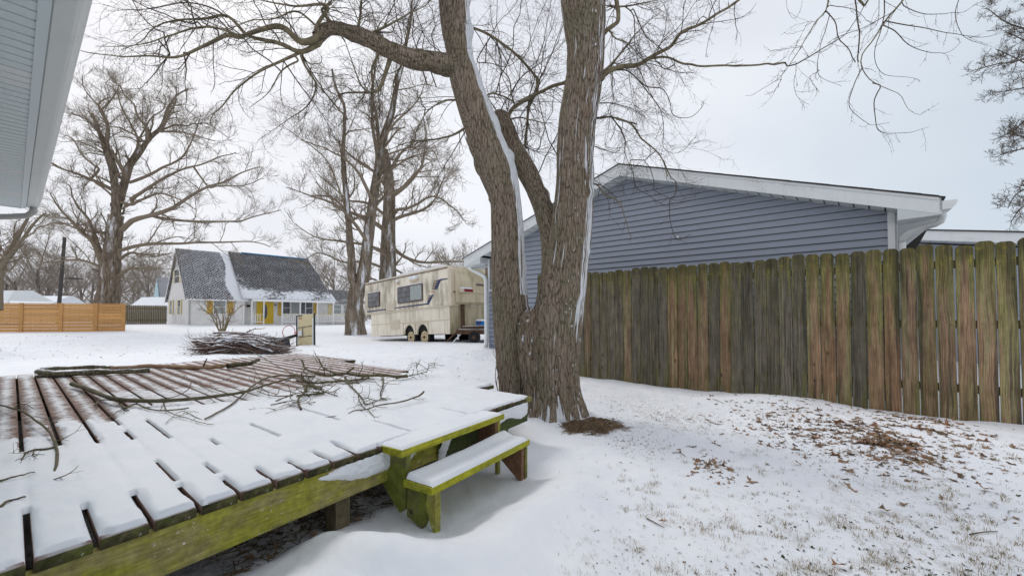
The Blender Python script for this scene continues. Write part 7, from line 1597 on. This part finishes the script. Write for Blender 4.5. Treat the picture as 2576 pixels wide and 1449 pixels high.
a = at(*H2((1140, 1300)), 13.2); b = at(*H2((1412, 1300)), 13.2); wdx = b[0] - a[0]; gz_ = gz1(a[0], 13.2); 
o_ = toB((a[0], 13.2, gz_ - .05)); sec = [(0, 0), (wdx, 0), (wdx + .01, .16), (wdx * .93, .34), (wdx * .85, .37), (wdx * .28, .36), (wdx * .02, .24)]
MB().prism([(o_[0] + x, z_) for x, z_ in [(s0_, gz_ - .05 + s1_) for s0_, s1_ in sec]], o_[1], o_[1] + .6).build('base_tank', M['black'], bh)
MB().prism([(o_[0] + x, gz_ - .05 + z_) for x, z_ in [(wdx * .02, .245), (wdx * .28, .365), (wdx * .5, .37), (wdx * .5, .385), (wdx * .25, .40), (-.02, .27)]], o_[1] + .02, o_[1] + .58).build('snow_cap', M['snow'], bh); MB().box(o_[0] + .05, o_[0] + wdx * .99, o_[1] - .05, o_[1] + .0, gz_ + .07, gz_ + .12).build('snow_ledge', M['snow'], bh)

# ================================================================== brush pile, shrub
g9 = np.random.default_rng(77); pc = at(600, 890, 11.3); gzp = gz1(pc[0], 11.6); bp = empty('brush_pile', Matrix.Translation((pc[0], 11.6, gzp)), 'snow-topped heap of cut branches and dead leaves behind the deck', 'brush pile')
M['stick'] = limb_mat('cut_branch_bark', (.06, .035, .025), (.22, .13, .095), .012, .36); M['deadleaf'] = flat('dead_brown_leaves', (.21, .10, .055), .9, .4, 30)
src_ = []
for k in range(110):
    L_ = g9.uniform(.6, 1.6); z_ = abs(g9.normal(.20, .15)); x_ = g9.uniform(-.75, .45); an = g9.normal(-.12, .22); y_ = g9.uniform(-.35, .45); r = g9.uniform(.010, .032) * (1.3 if k < 14 else 1)
    z_ = min(z_, .54 - .30 * abs(x_ + .1)); P = np.array([(x_ - L_ / 2, y_ + g9.normal(0, .12), z_ + L_ / 2 * -math.sin(an) * .4), (x_, y_, z_ + g9.normal(.03, .03)), (x_ + L_ / 2, y_ + g9.normal(0, .12), max(.02, z_ + L_ / 2 * math.sin(an) * .8))])
    P = spline(P, 8) + g9.normal(0, .012, (8, 3)); P[:, 2] = np.maximum(P[:, 2], .0); b = Tubes().add(P, np.linspace(r, r * .6, 8), 6); b.build('branch', M['stick'], bp)
for pts in ([(940, 1210), (1000, 1215), (1060, 1180), (1110, 1165), (1140, 1148)], [(450, 1310), (600, 1290), (700, 1280), (760, 1270)], [(660, 1290), (760, 1240), (900, 1210), (1010, 1225), (1150, 1240), (1340, 1250)]):
    P = path(H2, pts, 11.3, 11.5, 14) - np.array([pc[0], 11.6, gzp]); Tubes().add(P, np.linspace(.02, .014, 14), 6).build('branch', M['stick'], bp)
b = Tubes(); st_ = np.stack([g9.uniform(-.75, .95, 700), g9.uniform(-.35, .3, 700), g9.uniform(.0, .2, 700)], 1); P, R = grow(st_, nrm(g9.normal(0, 1, (700, 3)) * [1.5, .5, .35]), g9.uniform(.25, .7, 700), np.full(700, .009), np.full(700, .005), 4, .12, .0, g9); P[..., 2] = np.abs(P[..., 2]); b.add(P, R, 4); st_ = np.stack([g9.uniform(-1.1, -.3, 260), g9.uniform(-.3, .3, 260), g9.uniform(.02, .26, 260)], 1); d_ = nrm(np.stack([-np.ones(260), g9.normal(0, .35, 260), g9.normal(.05, .45, 260)], 1)); P, R = grow(st_, d_, g9.uniform(.3, .75, 260), np.full(260, .006), np.full(260, .002), 6, .10, .02, g9); b.add(P, R, 3)
P2_, R2_ = twigs(P, R, 2, (.08, .2), .1, .05, g9); b.add(P2_, R2_, 3)
st_ = np.stack([g9.uniform(-.5, 1.0, 420), g9.uniform(-.4, .1, 420), g9.uniform(.0, .22, 420)], 1); P, R = grow(st_, nrm(g9.normal(0, 1, (420, 3)) * [1.2, .4, .5]), g9.uniform(.1, .3, 420), np.full(420, .005), np.full(420, .003), 3, .15, .0, g9); b.add(P, R, 3)
o = b.build('twigs', M['stick'], bp); o['kind'] = 'stuff'
def leafmesh(n, cen, spread, size, g, zfun=None, curl=.5):
    """small curled lobed leaves"""
    m = 9; out_ = []; a = np.arange(m) * 2 * np.pi / m; rad_ = np.where(np.arange(m) % 2 == 0, 1.0, .48) * (1 + .15 * np.cos(a)); V = np.zeros((n, m + 1, 3)); sz = size[0] + (size[1] - size[0]) * g.random(n) ** 1.6
    rj = g.uniform(.75, 1.25, (n, m)); V[:, 1:, 0] = rad_ * np.cos(a) * rj; V[:, 1:, 1] = rad_ * np.sin(a) * rj * g.uniform(.35, .9, (n, 1)); V[:, 1:, 2] = g.uniform(.1, curl + .1, (n, 1)) * (V[:, 1:, 1] ** 2 - .1) * 2 + g.normal(0, .10, (n, m)); V *= sz[:, None, None]
    q = g.normal(0, 1, (n, 4)); q[:, 0] += 0; yaw = g.uniform(0, 6.28, n); ti = g.normal(0, .45, n); cy_, sy_ = np.cos(yaw)[:, None], np.sin(yaw)[:, None]; ct, st2 = np.cos(ti)[:, None], np.sin(ti)[:, None]
    X, Y, Z = V[..., 0], V[..., 1], V[..., 2]; Y, Z = Y * ct - Z * st2, Y * st2 + Z * ct; X, Y = X * cy_ - Y * sy_, X * sy_ + Y * cy_; V = np.stack([X, Y, Z], -1) + cen[:, None]
    i_ = (np.arange(n) * (m + 1))[:, None]; j_ = np.arange(m)[None]; F = np.stack([i_ + 0 * j_, i_ + 1 + j_, i_ + 1 + (j_ + 1) % m], -1).reshape(-1, 3); return V.reshape(-1, 3), F, sz
cen = np.stack([g9.uniform(-.95, .7, 130), g9.uniform(-.45, -.1, 130), g9.uniform(0, .24, 130)], 1); V, F, _ = leafmesh(130, cen, 0, (.03, .07), g9); o = obj_np('dead_leaves', V, [F], M['deadleaf'], bp); o['kind'] = 'stuff'
for (x, y, z_, l, w_2, hgt_, ry) in ((-.35, -.1, .37, 1.0, .5, .10, .1), (.1, -.15, .38, 1.2, .45, .09, -.2), (.35, -.32, .28, 1.2, .14, .06, -.32), (-.55, -.2, .24, .5, .3, .08, .2), (-.6, -.1, .2, .6, .2, .05, .25), (.45, -.2, .18, .9, .13, .03, -.3), (.25, .1, .40, .6, .2, .05, -.1)):
    U, Vv = np.meshgrid(np.linspace(-1, 1, 24), np.linspace(-1, 1, 12), indexing='ij'); k_ = fbm(U * 2 + x * 9, Vv * 2, 0, 3, 9); h_ = np.clip(1 - U ** 2 - Vv ** 2 + (k_ - .5), 0, 1) ** .5 * hgt_; V = np.stack([x + U * l / 2, y + Vv * w_2 / 2, z_ + U * l / 2 * math.sin(ry) + h_ - .02], -1).reshape(-1, 3); i_ = np.arange(23)[:, None] * 12; j_ = np.arange(11)[None]
    obj_np('snow_cap', V, [np.stack([i_ + j_, i_ + 12 + j_, i_ + 13 + j_, i_ + 1 + j_], -1).reshape(-1, 4)], M['snow'], bp, smooth=True)
YS = 25.0; g10 = np.random.default_rng(41); gS = []
for pts in ([(745, 1210), (715, 1140), (700, 1060), (650, 990), (600, 930), (555, 850)], [(760, 1210), (740, 1100), (720, 1020), (690, 940), (620, 850)], [(775, 1210), (790, 1150), (830, 1040), (850, 960), (830, 880), (820, 810)], [(790, 1205), (820, 1090), (850, 1000), (900, 940), (910, 840)], [(785, 1208), (860, 1030), (930, 960), (1000, 900)], [(752, 1200), (700, 1120), (640, 1010), (570, 950), (500, 890)], [(765, 1205), (780, 1080), (770, 980), (740, 900), (760, 830)]):
    gS.append(gd1(H2, pts, .045, .012, YS, YS + g10.uniform(-.6, .6), 1, 16, .01))
M['redtwig'] = limb_mat('reddish_twigs', (.16, .10, .08), (.27, .19, .15)); M['shrubst'] = limb_mat('yellow_brown_stems', (.16, .13, .06), (.27, .23, .13))
wild('bare_shrub', 'multi-stemmed bare shrub in front of the white house', at(*H2((765, 1212)), YS), gS, g10, [(7, (.3, .9)), (5, (.15, .4)), (3, (.08, .2))], (M['shrubst'], M['redtwig']), minr=.005, cat='shrub')
# ================================================================== fallen branches on the deck
CD = crop(0, 980, 1.98)
M['deadbranch'] = limb_mat('lichen_grey_bark', (.075, .058, .036), (.185, .165, .095), .05, 1.2)
M['barelog'] = wood('barkless_tan_wood', (.58, .40, .26), (.34, .21, .125), moss_amt=0, grain=(3, 40, 40))
M['logbark'] = bark_mat('rough_log_bark', (.30, .27, .18), (.09, .075, .045))
def dpath(pts, h0=.028, hts=None, n=28):
    out_ = []
    for k, p in enumerate(pts):
        h = h0 if hts is None else hts[k]; u, v = CD(p); q = onz(u, v, DZ + h); out_.append(q)
    return spline(out_, n)
g11 = np.random.default_rng(55)
def fallen(label, items, tw_=True, mat='deadbranch', rich=0):
    c = dpath(items[0][0], .02)[0]; e = empty('fallen_branch', Matrix.Translation((c[0], c[1], DZ)), label, 'branch', 'fallen branches lying on the deck'); o_ = np.array([c[0], c[1], DZ]); AP_ = []; AR_ = []
    for it in items:
        pts, r0, r1 = it[:3]; hts = it[3] if len(it) > 3 else None
        P = dpath(pts, r0 + .022, hts); n = len(P); P = P + np.cumsum(g11.normal(0, .0012, P.shape), 0); R = np.linspace(r0, r1, n) * (1 + .28 * (vn(np.arange(n) * .8, r0 * 99, 0, 3) - .5)); V_ = Tubes().add(P - o_, R, 8); V_.build('limb', M[mat], e); AP_.append(P); AR_.append(R)
    if tw_:
        AP_, AR_ = np.array(AP_), np.array(AR_); s_, d, L_, r, pi = spawn(AP_, AR_, 4, g11, .15, .98, (30, 65), (.06, .34), .5, base_len=1.0); d[:, 2] *= .35; r = np.clip(r, .0016, .004); P, R = grow(s_, d, L_, r, r * .4, 7, .13, lambda t_: .03 - .05 * t_, g11); P[..., 2] = np.maximum(P[..., 2], DZ + .012); t_ = Tubes().add(P - o_, R, 4)
        s_, d, L_, r, pi = spawn(P, R, 2, g11, .2, .95, (30, 60), (.03, .12), .8, base_len=1.0); r = np.clip(r, .0012, .002); P, R = grow(s_, d, L_, r, r * .5, 3, .08, 0, g11); P[..., 2] = np.maximum(P[..., 2], DZ + .01); t_.add(P - o_, R, 3)
        if rich:
            s_, d, L_, r, pi = spawn(AP_, AR_, rich, g11, .1, .95, (30, 70), (.14, .5), .6, base_len=1.0); d[:, 2] = np.abs(d[:, 2]) * .5; r = np.clip(r, .0035, .0065); P, R = grow(s_, d, L_, r, r * .45, 10, .16, lambda q: .05 - .12 * q, g11); P[..., 2] = np.maximum(P[..., 2], DZ + .012); t_.add(P - o_, R, 5)
            s_, d, L_, r, pi = spawn(P, R, 3, g11, .2, .98, (30, 60), (.04, .16), .7, base_len=1.0); r = np.clip(r, .0015, .003); P, R = grow(s_, d, L_, r, r * .5, 5, .12, 0, g11); P[..., 2] = np.maximum(P[..., 2], DZ + .012); t_.add(P - o_, R, 3)
        t_.build('twigs', M['deadbranch'], e)['kind'] = 'stuff'
    return e
def log(label, pts, r0, r1, mat, h=None):
    P = dpath(pts, r0 + .012, h, 60); n = 60; o_ = P[0] * [1, 1, 0] + [0, 0, DZ]; e = empty('fallen_log', Matrix.Translation(Vector(o_)), label, 'log', 'fallen logs along the far side of the deck'); R = np.linspace(r0, r1, n) * (1 + .25 * (vn(np.arange(n) * .3, 3, 0, 7) - .5)); V, F = tube_arrays((P - o_)[None], R[None], 16); an = np.tile(np.arange(16) * 2 * np.pi / 16, n); hh = np.repeat(np.linspace(0, 8, n), 16); rd = np.clip(np.abs(fbm(np.cos(an) * 2.2, np.sin(an) * 2.2, hh * 1.2, 2, 13) - .5) * 5, 0, 1); c = np.repeat(P - o_, 16, 0); V = c + (V - c) * (1 + (rd - .5) * .22)[:, None]
    F = [F, np.array([list(range(16))[::-1], list(range((n - 1) * 16, n * 16))])]; obj_np('log', V, F, M[mat], e, smooth=True, attrs={'ridge': rd, 'snow': np.clip(((V - c)[:, 2] / (np.linalg.norm(V - c, axis=1) + 1e-6) - .72) * 3 + (fbm(V[:, 0] * 7, V[:, 1] * 7, V[:, 2] * 7, 3, 4) - .5) * 2.2 + .1, 0, 1) * (mat == 'logbark')}); return e, o_
e, o_ = log('thick grey bark-covered log lying at the far left of the deck', [(225, 215), (330, 228), (480, 222), (640, 216), (760, 212), (865, 208)], .036, .030, 'logbark')
P = dpath([(215, 242), (300, 240), (420, 236)], .02) ; Tubes().add(P - o_, np.full(len(P), .018), 8).build('splinter', M['logbark'], e)
e, o_ = log('thinner bark-covered log behind the thick log on the deck', [(240, 204), (300, 198), (460, 192), (560, 188), (655, 190)], .026, .022, 'logbark')
e, o_ = log('long barkless tan log with a dark barked end on the far side of the deck', [(640, 196), (760, 190), (870, 182), (980, 186), (1090, 190), (1200, 190), (1290, 182), (1390, 168)], .024, .030, 'barelog', [.03, .03, .035, .03, .03, .04, .05, .06])
P = dpath([(1320, 184), (1400, 172), (1450, 168), (1500, 145)], .05, [.05, .06, .07, .10], 20); Tubes().add(P - o_, np.linspace(.036, .026, 20), 10).build('barked_end', M['logbark'], e)
P = dpath([(1180, 185), (1190, 160), (1200, 140)], .05, [.06, .12, .18], 8); Tubes().add(P - o_, np.linspace(.012, .006, 8), 6).build('stub', M['deadbranch'], e)
fallen('longest fallen branch on the deck, its thick butt end at the left', [([(420, 285), (480, 305), (540, 330), (650, 375), (760, 390), (930, 392), (1100, 380), (1200, 370), (1400, 340), (1560, 290), (1700, 250)], .024, .008), ([(690, 390), (730, 430), (790, 405), (860, 430), (960, 440), (1060, 432), (1095, 425)], .008, .005), ([(1190, 490), (1350, 400), (1440, 320), (1500, 275), (1580, 242), (1700, 236), (1830, 240)], .006, .010), ([(610, 495), (700, 440), (800, 400), (920, 380), (1000, 370), (1080, 330), (1110, 275)], .003, .004, [.02, .02, .03, .04, .05, .09, .13]), ([(550, 412), (590, 382), (690, 392), (760, 440)], .006, .003)])
fallen('looping thin branch curling forward over the middle of the deck', [([(940, 370), (950, 400), (965, 440), (1010, 465), (1080, 485), (1150, 508), (1240, 522)], .005, .002), ([(1010, 230), (1110, 275), (1230, 330), (1330, 362)], .003, .0015, [.16, .13, .07, .02]), ([(960, 515), (1050, 450), (1110, 460), (1195, 490)], .002, .003)])
fallen('knotted heap of dark branches towards the right of the deck', [([(1750, 145), (1775, 200), (1850, 228), (1920, 240), (1990, 225), (2100, 240), (2220, 238), (2300, 248), (2362, 245)], .012, .018, [.16, .10, .08, .06, .08, .07, .06, .05, .04]), ([(1850, 140), (1870, 185), (1920, 215), (1990, 232), (2050, 190)], .009, .012, [.18, .14, .10, .08, .14]),
        ([(1680, 235), (1750, 245), (1800, 285), (1840, 310)], .012, .014), ([(1720, 268), (1820, 282), (1920, 272), (2040, 262), (2140, 250)], .013, .010, [.03] * 5), ([(2000, 250), (2040, 280), (2120, 235)], .012, .007), ([(2220, 240), (2225, 290), (2210, 340), (2220, 370), (2250, 380)], .009, .004), ([(2000, 262), (2060, 320), (2090, 350), (2120, 395)], .008, .006), ([(2230, 370), (2160, 390), (2110, 410)], .004, .004),
        ([(2300, 255), (2400, 235), (2475, 218)], .008, .004, [.05, .06, .1]), ([(2425, 225), (2422, 190), (2424, 160)], .004, .003, [.06, .12, .18]), ([(2475, 220), (2480, 190), (2482, 165)], .004, .003, [.08, .13, .17])], rich=4)
fallen('small broken tangle of twisted twigs lying left of the heap on the deck', [([(1760, 290), (1770, 330), (1735, 370), (1730, 400), (1745, 440)], .012, .008, [.07, .06, .04, .03, .02]), ([(1720, 355), (1780, 350), (1850, 345), (1880, 340)], .011, .008), ([(1570, 408), (1650, 388), (1720, 385), (1800, 395), (1850, 380)], .004, .006), ([(1600, 385), (1700, 345), (1800, 330), (1920, 330), (1975, 305)], .005, .004, [.02, .03, .05, .06, .09]), ([(1490, 325), (1530, 345), (1600, 360), (1700, 352)], .004, .005), ([(1765, 300), (1820, 300), (1870, 325), (1960, 350)], .010, .004, [.08, .07, .05, .03]), ([(1540, 455), (1640, 430), (1720, 410), (1830, 392)], .0015, .002)], rich=3)
fallen('slender forked branch pointing right along the front of the deck', [([(1885, 482), (1960, 470), (2010, 460), (2060, 435), (2130, 428), (2200, 405), (2300, 390), (2390, 365), (2440, 345), (2460, 325)], .003, .008, [.02, .02, .02, .03, .04, .05, .06, .07, .08, .10]), ([(2130, 430), (2150, 455), (2175, 478)], .004, .002), ([(2120, 430), (2090, 400), (2080, 350)], .004, .003)])
fallen('long thin whip leaning over the far edge of the deck from the brush pile', [([(1430, 85), (1530, 135), (1620, 190), (1680, 218), (1760, 262), (1830, 300)], .004, .006, [.30, .22, .12, .06, .03, .02]), ([(1540, 190), (1420, 215), (1330, 250), (1210, 290)], .003, .002), ([(960, 165), (1060, 225), (1120, 270), (1230, 330)], .002, .002, [.05, .1, .1, .04])])
fallen('thin curved branch arching over the near left corner of the deck', [([(-40, 405), (0, 410), (80, 430), (140, 455), (200, 500), (270, 560), (310, 640), (322, 700), (300, 800), (265, 885)], .006, .007, [.03, .04, .05, .05, .05, .04, .03, .03, .02, .01]), ([(318, 650), (260, 660), (200, 665), (150, 682), (115, 740)], .006, .002), ([(80, 430), (110, 405), (160, 405), (205, 428)], .004, .002), ([(205, 668), (180, 695), (200, 705)], .003, .002)], tw_=True)
fallen('short thin twig poking into the left edge of the deck', [([(-60, 865), (0, 850), (60, 832), (120, 818), (205, 795)], .006, .002)], tw_=False)
fallen('dark snapped twig at the left edge nearest the front of the deck', [([(-60, 1010), (0, 990), (50, 962), (95, 948), (150, 935)], .007, .003)], tw_=False)
# ================================================================== leaves, weeds, grass, mulch
def leafcol(name, cs):
    t = NT(name); r = t.attr('tone'); n = t.noise(t.pos(), 60, 3, .7); c = t.ramps(r, [(k / (len(cs) - 1), c_) for k, c_ in enumerate(cs)]); c = t.mix(t.math('MULTIPLY', n, .6), c, (.08, .05, .03)); t.col(c); t.rough(.8); return t.m
M['leaf'] = leafcol('dry_leaf', [(.10, .065, .04), (.30, .20, .12), (.42, .30, .19), (.36, .17, .09), (.34, .25, .17)])
M['litter'] = leafcol('dry_litter', [(.06, .04, .03), (.15, .10, .06), (.30, .21, .12), (.42, .30, .18), (.14, .11, .06)])
M['blade'] = leafcol('straw_blades', [(.46, .34, .18), (.55, .42, .25), (.38, .27, .14), (.20, .20, .08), (.50, .38, .22)])
M['weed'] = leafcol('green_weed_leaf', [(.03, .05, .015), (.06, .09, .03), (.045, .06, .02), (.09, .10, .04), (.05, .07, .03)])
gL = np.random.default_rng(909)
def scatter(n, fn, zoff=.004):
    """fn(n) -> photo positions; returned as points on the ground"""
    uv = fn(n); P = np.array([onz(u, v, .03)[:2] for u, v in uv]); P0 = P.copy(); z = gz(P[:, 0], P[:, 1])
    for _ in range(2):
        P = np.array([onz(u, v, zz)[:2] for (u, v), zz in zip(uv, z)]); z = gz(P[:, 0], P[:, 1])
    return np.column_stack([P, z + zoff])
def cl(cx_, cy_, sx, sy, rot=0.0):
    def f(n):
        a = gL.normal(0, 1, (n, 2)); c, s = math.cos(rot), math.sin(rot); x = a[:, 0] * sx; y = a[:, 1] * sy; return np.column_stack([cx_ + x * c - y * s, cy_ + x * s + y * c])
    return f
def addtone(V, sz, k): return np.repeat(gL.random(len(sz)), k)
def leaves(P, size, mat, name, label, curl=.5, kind='stuff', cat=None):
    V, F, sz = leafmesh(len(P), P, 0, size, gL, curl=curl); o = obj_np(name, V, [F], M[mat], attrs={'tone': addtone(V, sz, 10)}); tag(o, label, cat or name.replace('_', ' '), kind=kind); return o
def blades(P, hgt_, cnt, rad_, lean, width, name, label, mat='blade'):
    n = len(P); tot = n * cnt; b = np.repeat(P, cnt, 0).copy(); a = gL.uniform(0, 6.28, tot); rr2 = gL.random(tot) ** .7 * rad_; b[:, 0] += np.cos(a) * rr2; b[:, 1] += np.sin(a) * rr2; b[:, 2] -= .006
    H_ = gL.uniform(hgt_[0], hgt_[1], tot); ln = gL.normal(0, lean, tot)[:, None] * np.column_stack([np.cos(a), np.sin(a)]) + np.column_stack([np.cos(a), np.sin(a)]) * .3; m = b.copy(); m[:, :2] += ln * H_[:, None] * .35; m[:, 2] += H_ * .6; e = b.copy(); e[:, :2] += ln * H_[:, None] * 1.1; e[:, 2] += H_ * (1 - .35 * np.abs(ln).sum(1).clip(0, 1.5))
    w = gL.uniform(.5, 1, tot)[:, None] * width; pa = gL.uniform(0, 6.28, tot); wx = np.column_stack([np.cos(pa), np.sin(pa), np.zeros(tot)]) * w
    V = np.stack([b - wx, b + wx, m + wx * .8, m - wx * .8, e], 1).reshape(-1, 3); i = np.arange(tot) * 5; F4 = np.stack([i, i + 1, i + 2, i + 3], 1); F3_ = np.stack([i + 3, i + 2, i + 4], 1); o = obj_np(name, V, [F4, F3_], M[mat], attrs={'tone': np.repeat(gL.random(tot) , 5)}); tag(o, label, 'grass', kind='stuff'); return o
# single large leaves: countable, each its own thing
big_leaves = [(2108, 1072, .055, 'largest tan leaf lying on the mound beside the fence'), (2308, 1140, .060, 'broad red-brown maple leaf at the lower right of the leaf heap'), (2026, 1112, .028, 'small bright rust-red leaf on the snow left of the leaf heap'), (1755, 1165, .038, 'upright tan maple leaf on the snow in the middle of the yard'), (1797, 1168, .036, 'folded brown leaf just right of the upright maple leaf'), (2010, 1170, .030, 'crumpled brown leaf on open snow below the mound'),
              (2400, 1062, .034, 'rusty leaf standing against the snow by the fence foot'), (1885, 1210, .022, 'little rust leaf among grass stalks in mid yard'), (1955, 1128, .03, 'dry curled leaf halfway up the mound'), (2225, 1290, .034, 'lone maple leaf on clean snow in the right foreground'), (2475, 1235, .036, 'rolled brown leaf on the snow at the far right'), (2130, 1225, .036, 'long curled tan leaf in the right foreground'),
              (1515, 1071, .028, 'orange leaf lying on the mulch patch'), (1640, 1090, .022, 'small brown leaf beside the mulch patch'), (1690, 1050, .02, 'small dark leaf on snow between the tree and the fence'), (1785, 1049, .024, 'brown leaf behind the mulch patch'), (2570, 1160, .03, 'dry leaf at the right edge of the snow'), (1560, 1168, .02, 'tiny tan leaf on clean snow in front of the tree'), (1665, 1317, .022, 'dark red scrap of leaf in the near foreground'), (2105, 1430, .03, 'brown round leaf at the bottom edge'),
              (2200, 1010, .026, 'light brown leaf resting at the foot of the fence'), (1952, 962, .022, 'tan leaf caught against the fence boards'), (2410, 1148, .04, 'pale curled leaf on the right slope'), (2290, 1075, .032, 'brown leaf at the upper end of the leaf heap'), (1910, 1015, .026, 'cinnamon leaf near the crest of the mound')]
for u, v, s_, lb in big_leaves:
    P = scatter(1, lambda n: np.array([(u, v)]), .012); V, F, sz = leafmesh(1, P * 0, 0, (s_, s_ * 1.01), gL, curl=.8); V = V[:10]; o = obj_np('fallen_leaf', V, [F], M['leaf'], attrs={'tone': np.full(10, .78 if 'r' in lb.split()[0] or 'red' in lb or 'rust' in lb or 'orange' in lb else gL.uniform(.3, .6))}); o.matrix_world = Matrix.Translation(Vector(P[0] + [0, 0, s_ * .25])) @ Matrix.Rotation(gL.uniform(-.7, .7), 4, 'X'); tag(o, lb, 'leaf', 'fallen leaves scattered over the snowy yard')
Ps = [scatter(420, cl(2180, 1100, 95, 26, .30)), scatter(420, cl(2240, 1118, 60, 17, .35)), scatter(330, cl(2310, 1062, 62, 11, .2)), scatter(420, cl(1990, 1070, 110, 32, .3)), scatter(90, cl(1800, 1175, 45, 22, .4)), scatter(170, cl(2300, 1150, 160, 55, .2)), scatter(60, cl(2480, 1130, 60, 22, .2)), scatter(60, cl(2060, 1010, 110, 8, .1))]
leaves(np.vstack(Ps), (.007, .042), 'leaf', 'leaf_litter', 'heap and scatter of dry brown leaves on the mound by the fence')
Pu = scatter(500, lambda n: np.column_stack([gL.uniform(1450, 2576, n), 1449 - gL.random(n) ** 1.5 * 440])); Pc2 = scatter(900, cl(1640, 1040, 90, 18, .2)); Pd = scatter(420, cl(1600, 1115, 60, 18, .2)); Pe = scatter(2200, cl(2080, 1090, 170, 38, .25))
leaves(np.vstack([Pu, Pc2, Pd, Pe]), (.0025, .010), 'litter', 'plant_litter', 'fine dark bits of leaf and stalk strewn over the snow', .9)
# mulch
mm_ = onz(1487, 1066, 0.0); n = 1700; a = gL.uniform(0, 6.28, n); r = np.sqrt(gL.random(n)) * (.84 + .26 * np.sin(a * 3 + 1) * np.sin(a * 5) + .12 * gL.normal(0, 1, n)); rl2 = np.column_stack([np.cos(a) * r * .34, np.sin(a) * r * .30]) @ np.array([[.9, -.42], [.42, .9]]).T; P = np.column_stack([mm_[0] + rl2[:, 0], mm_[1] + rl2[:, 1]]); P = np.column_stack([P, gz(P[:, 0], P[:, 1]) + gL.uniform(0, .008, n)]); 
yaw = gL.uniform(0, 3.14, n); d = np.column_stack([np.cos(yaw), np.sin(yaw), gL.normal(0, .3, n)]) * gL.uniform(.006, .024, n)[:, None]; tb = Tubes().add(np.stack([P - d, P + d], 1), np.column_stack([gL.uniform(.001, .003, n)] * 2), 4); o = tb.build('mulch_chips', M['litter'], smooth=False); 
tn_ = np.repeat(gL.random(n), 8).astype(np.float32); at_ = o.data.attributes.new('tone', 'FLOAT', 'POINT'); at_.data.foreach_set('value', tn_); tag(o, 'bare patch of dark brown wood-chip mulch right of the tree', 'mulch', kind='stuff')
# grass
def grassy(n):
    u = gL.uniform(1560, 2576, n * 3); v = 1449 - gL.random(n * 3) ** 1.2 * 330; k = fbm(u / 70, v / 32, 0, 3, 15); o = np.argsort(-k - .25 * gL.random(n * 3))[:n]; return np.column_stack([u, v])[o]
blades(scatter(400, grassy), (.012, .036), 11, .026, .9, .0013, 'grass_tufts', 'straw-coloured grass tufts poking through the snow in the right foreground')
blades(scatter(700, lambda n: np.column_stack([gL.uniform(1400, 2576, n), 1449 - gL.random(n) ** 1.3 * 430])), (.010, .035), 4, .02, .7, .0008, 'grass_stalks', 'single dry grass stalks dotted over the snowy yard')
blades(scatter(500, cl(1660, 1040, 110, 22, .2)), (.008, .025), 4, .03, .7, .0012, 'grass_stalks', 'short dead grass showing through thin snow right of the tree')
mid = scatter(1300, lambda n: np.column_stack([gL.uniform(830, 1250, n), gL.uniform(872, 955, n)]), .004); leaves(mid[::4], (.007, .018), 'litter', 'plant_litter', 'brown specks of leaf on the snow between deck and camper', .9)
fr_ = scatter(500, lambda n: np.column_stack([gL.uniform(0, 720, n), 845 + gL.random(n) ** 1.5 * 60])); leaves(fr_, (.010, .035), 'litter', 'plant_litter', 'dark weeds and leaves strewn along the snowy verge at left', .9)
wp = scatter(260, lambda n: np.column_stack([gL.uniform(1900, 2576, n), 1449 - gL.random(n) ** 1.5 * 230])); leaves(wp, (.005, .013), 'weed', 'green_weeds', 'low dark green weed leaves in the lower right snow', .4)
# litter in the hollow under the deck edge and below the steps
def under(n):
    s = gL.uniform(.08, .7, n); t_ = gL.uniform(-2.6, -.2, n); P = np.array([dw(a, b) for a, b in zip(s, t_)]); return np.column_stack([P, gz(P[:, 0], P[:, 1]) + .006])
leaves(under(420), (.008, .035), 'leaf', 'leaf_litter', 'dead leaves caught in the hollow under the deck edge', .8)
uu = under(500); yaw = gL.uniform(0, 3.14, 500); d = np.column_stack([np.cos(yaw), np.sin(yaw), gL.normal(0, .15, 500)]) * gL.uniform(.02, .08, 500)[:, None]; o = Tubes().add(np.stack([uu - d, uu + d + [0, 0, .004]], 1), np.column_stack([gL.uniform(.001, .0035, 500)] * 2), 4).build('stick_litter', M['deadbranch']); tag(o, 'thin frosted sticks in the hollow under the deck edge', 'sticks', kind='stuff')
# a few loose twigs on the snow
for (ua, va, ub, vb, lb) in ((1626, 1305, 1672, 1330, 'dark straight twig lying on clean snow in the foreground'), (1692, 1138, 1722, 1148, 'short dark twig on the snow below the mulch patch'), (1785, 1000, 1820, 1016, 'thin forked twig behind the mound near the fence'), (2440, 1345, 2510, 1340, 'brown stalk crossing a weed tuft at the lower right')):
    P = scatter(4, lambda n: np.column_stack([np.linspace(ua, ub, 4), np.linspace(va, vb, 4) + gL.normal(0, 1.5, 4)]), .008); o = Tubes().add(spline(P - P[0], 10), np.linspace(.004, .002, 10), 5).build('loose_twig', M['deadbranch']); o.matrix_world = Matrix.Translation(Vector(P[0])); tag(o, lb, 'twig')
# ivy stems climbing the left trunk
for k, pts in enumerate(([(1262, 1010), (1256, 975), (1258, 930), (1250, 890), (1258, 850), (1270, 800), (1282, 750), (1262, 700), (1243, 680)], [(1258, 1005), (1250, 960), (1262, 915), (1256, 870), (1248, 840)], [(1255, 990), (1246, 950), (1250, 905), (1240, 880)])):
    P = path(ax, pts, 4.80, 4.84, 30, .002, g1); Tubes().add(P - T0, np.linspace(.006, .003, 30), 5).build('vine', M['redtwig'], tree)
tree['label'] = 'large bare tree with two thick furrowed trunks beside the deck steps'
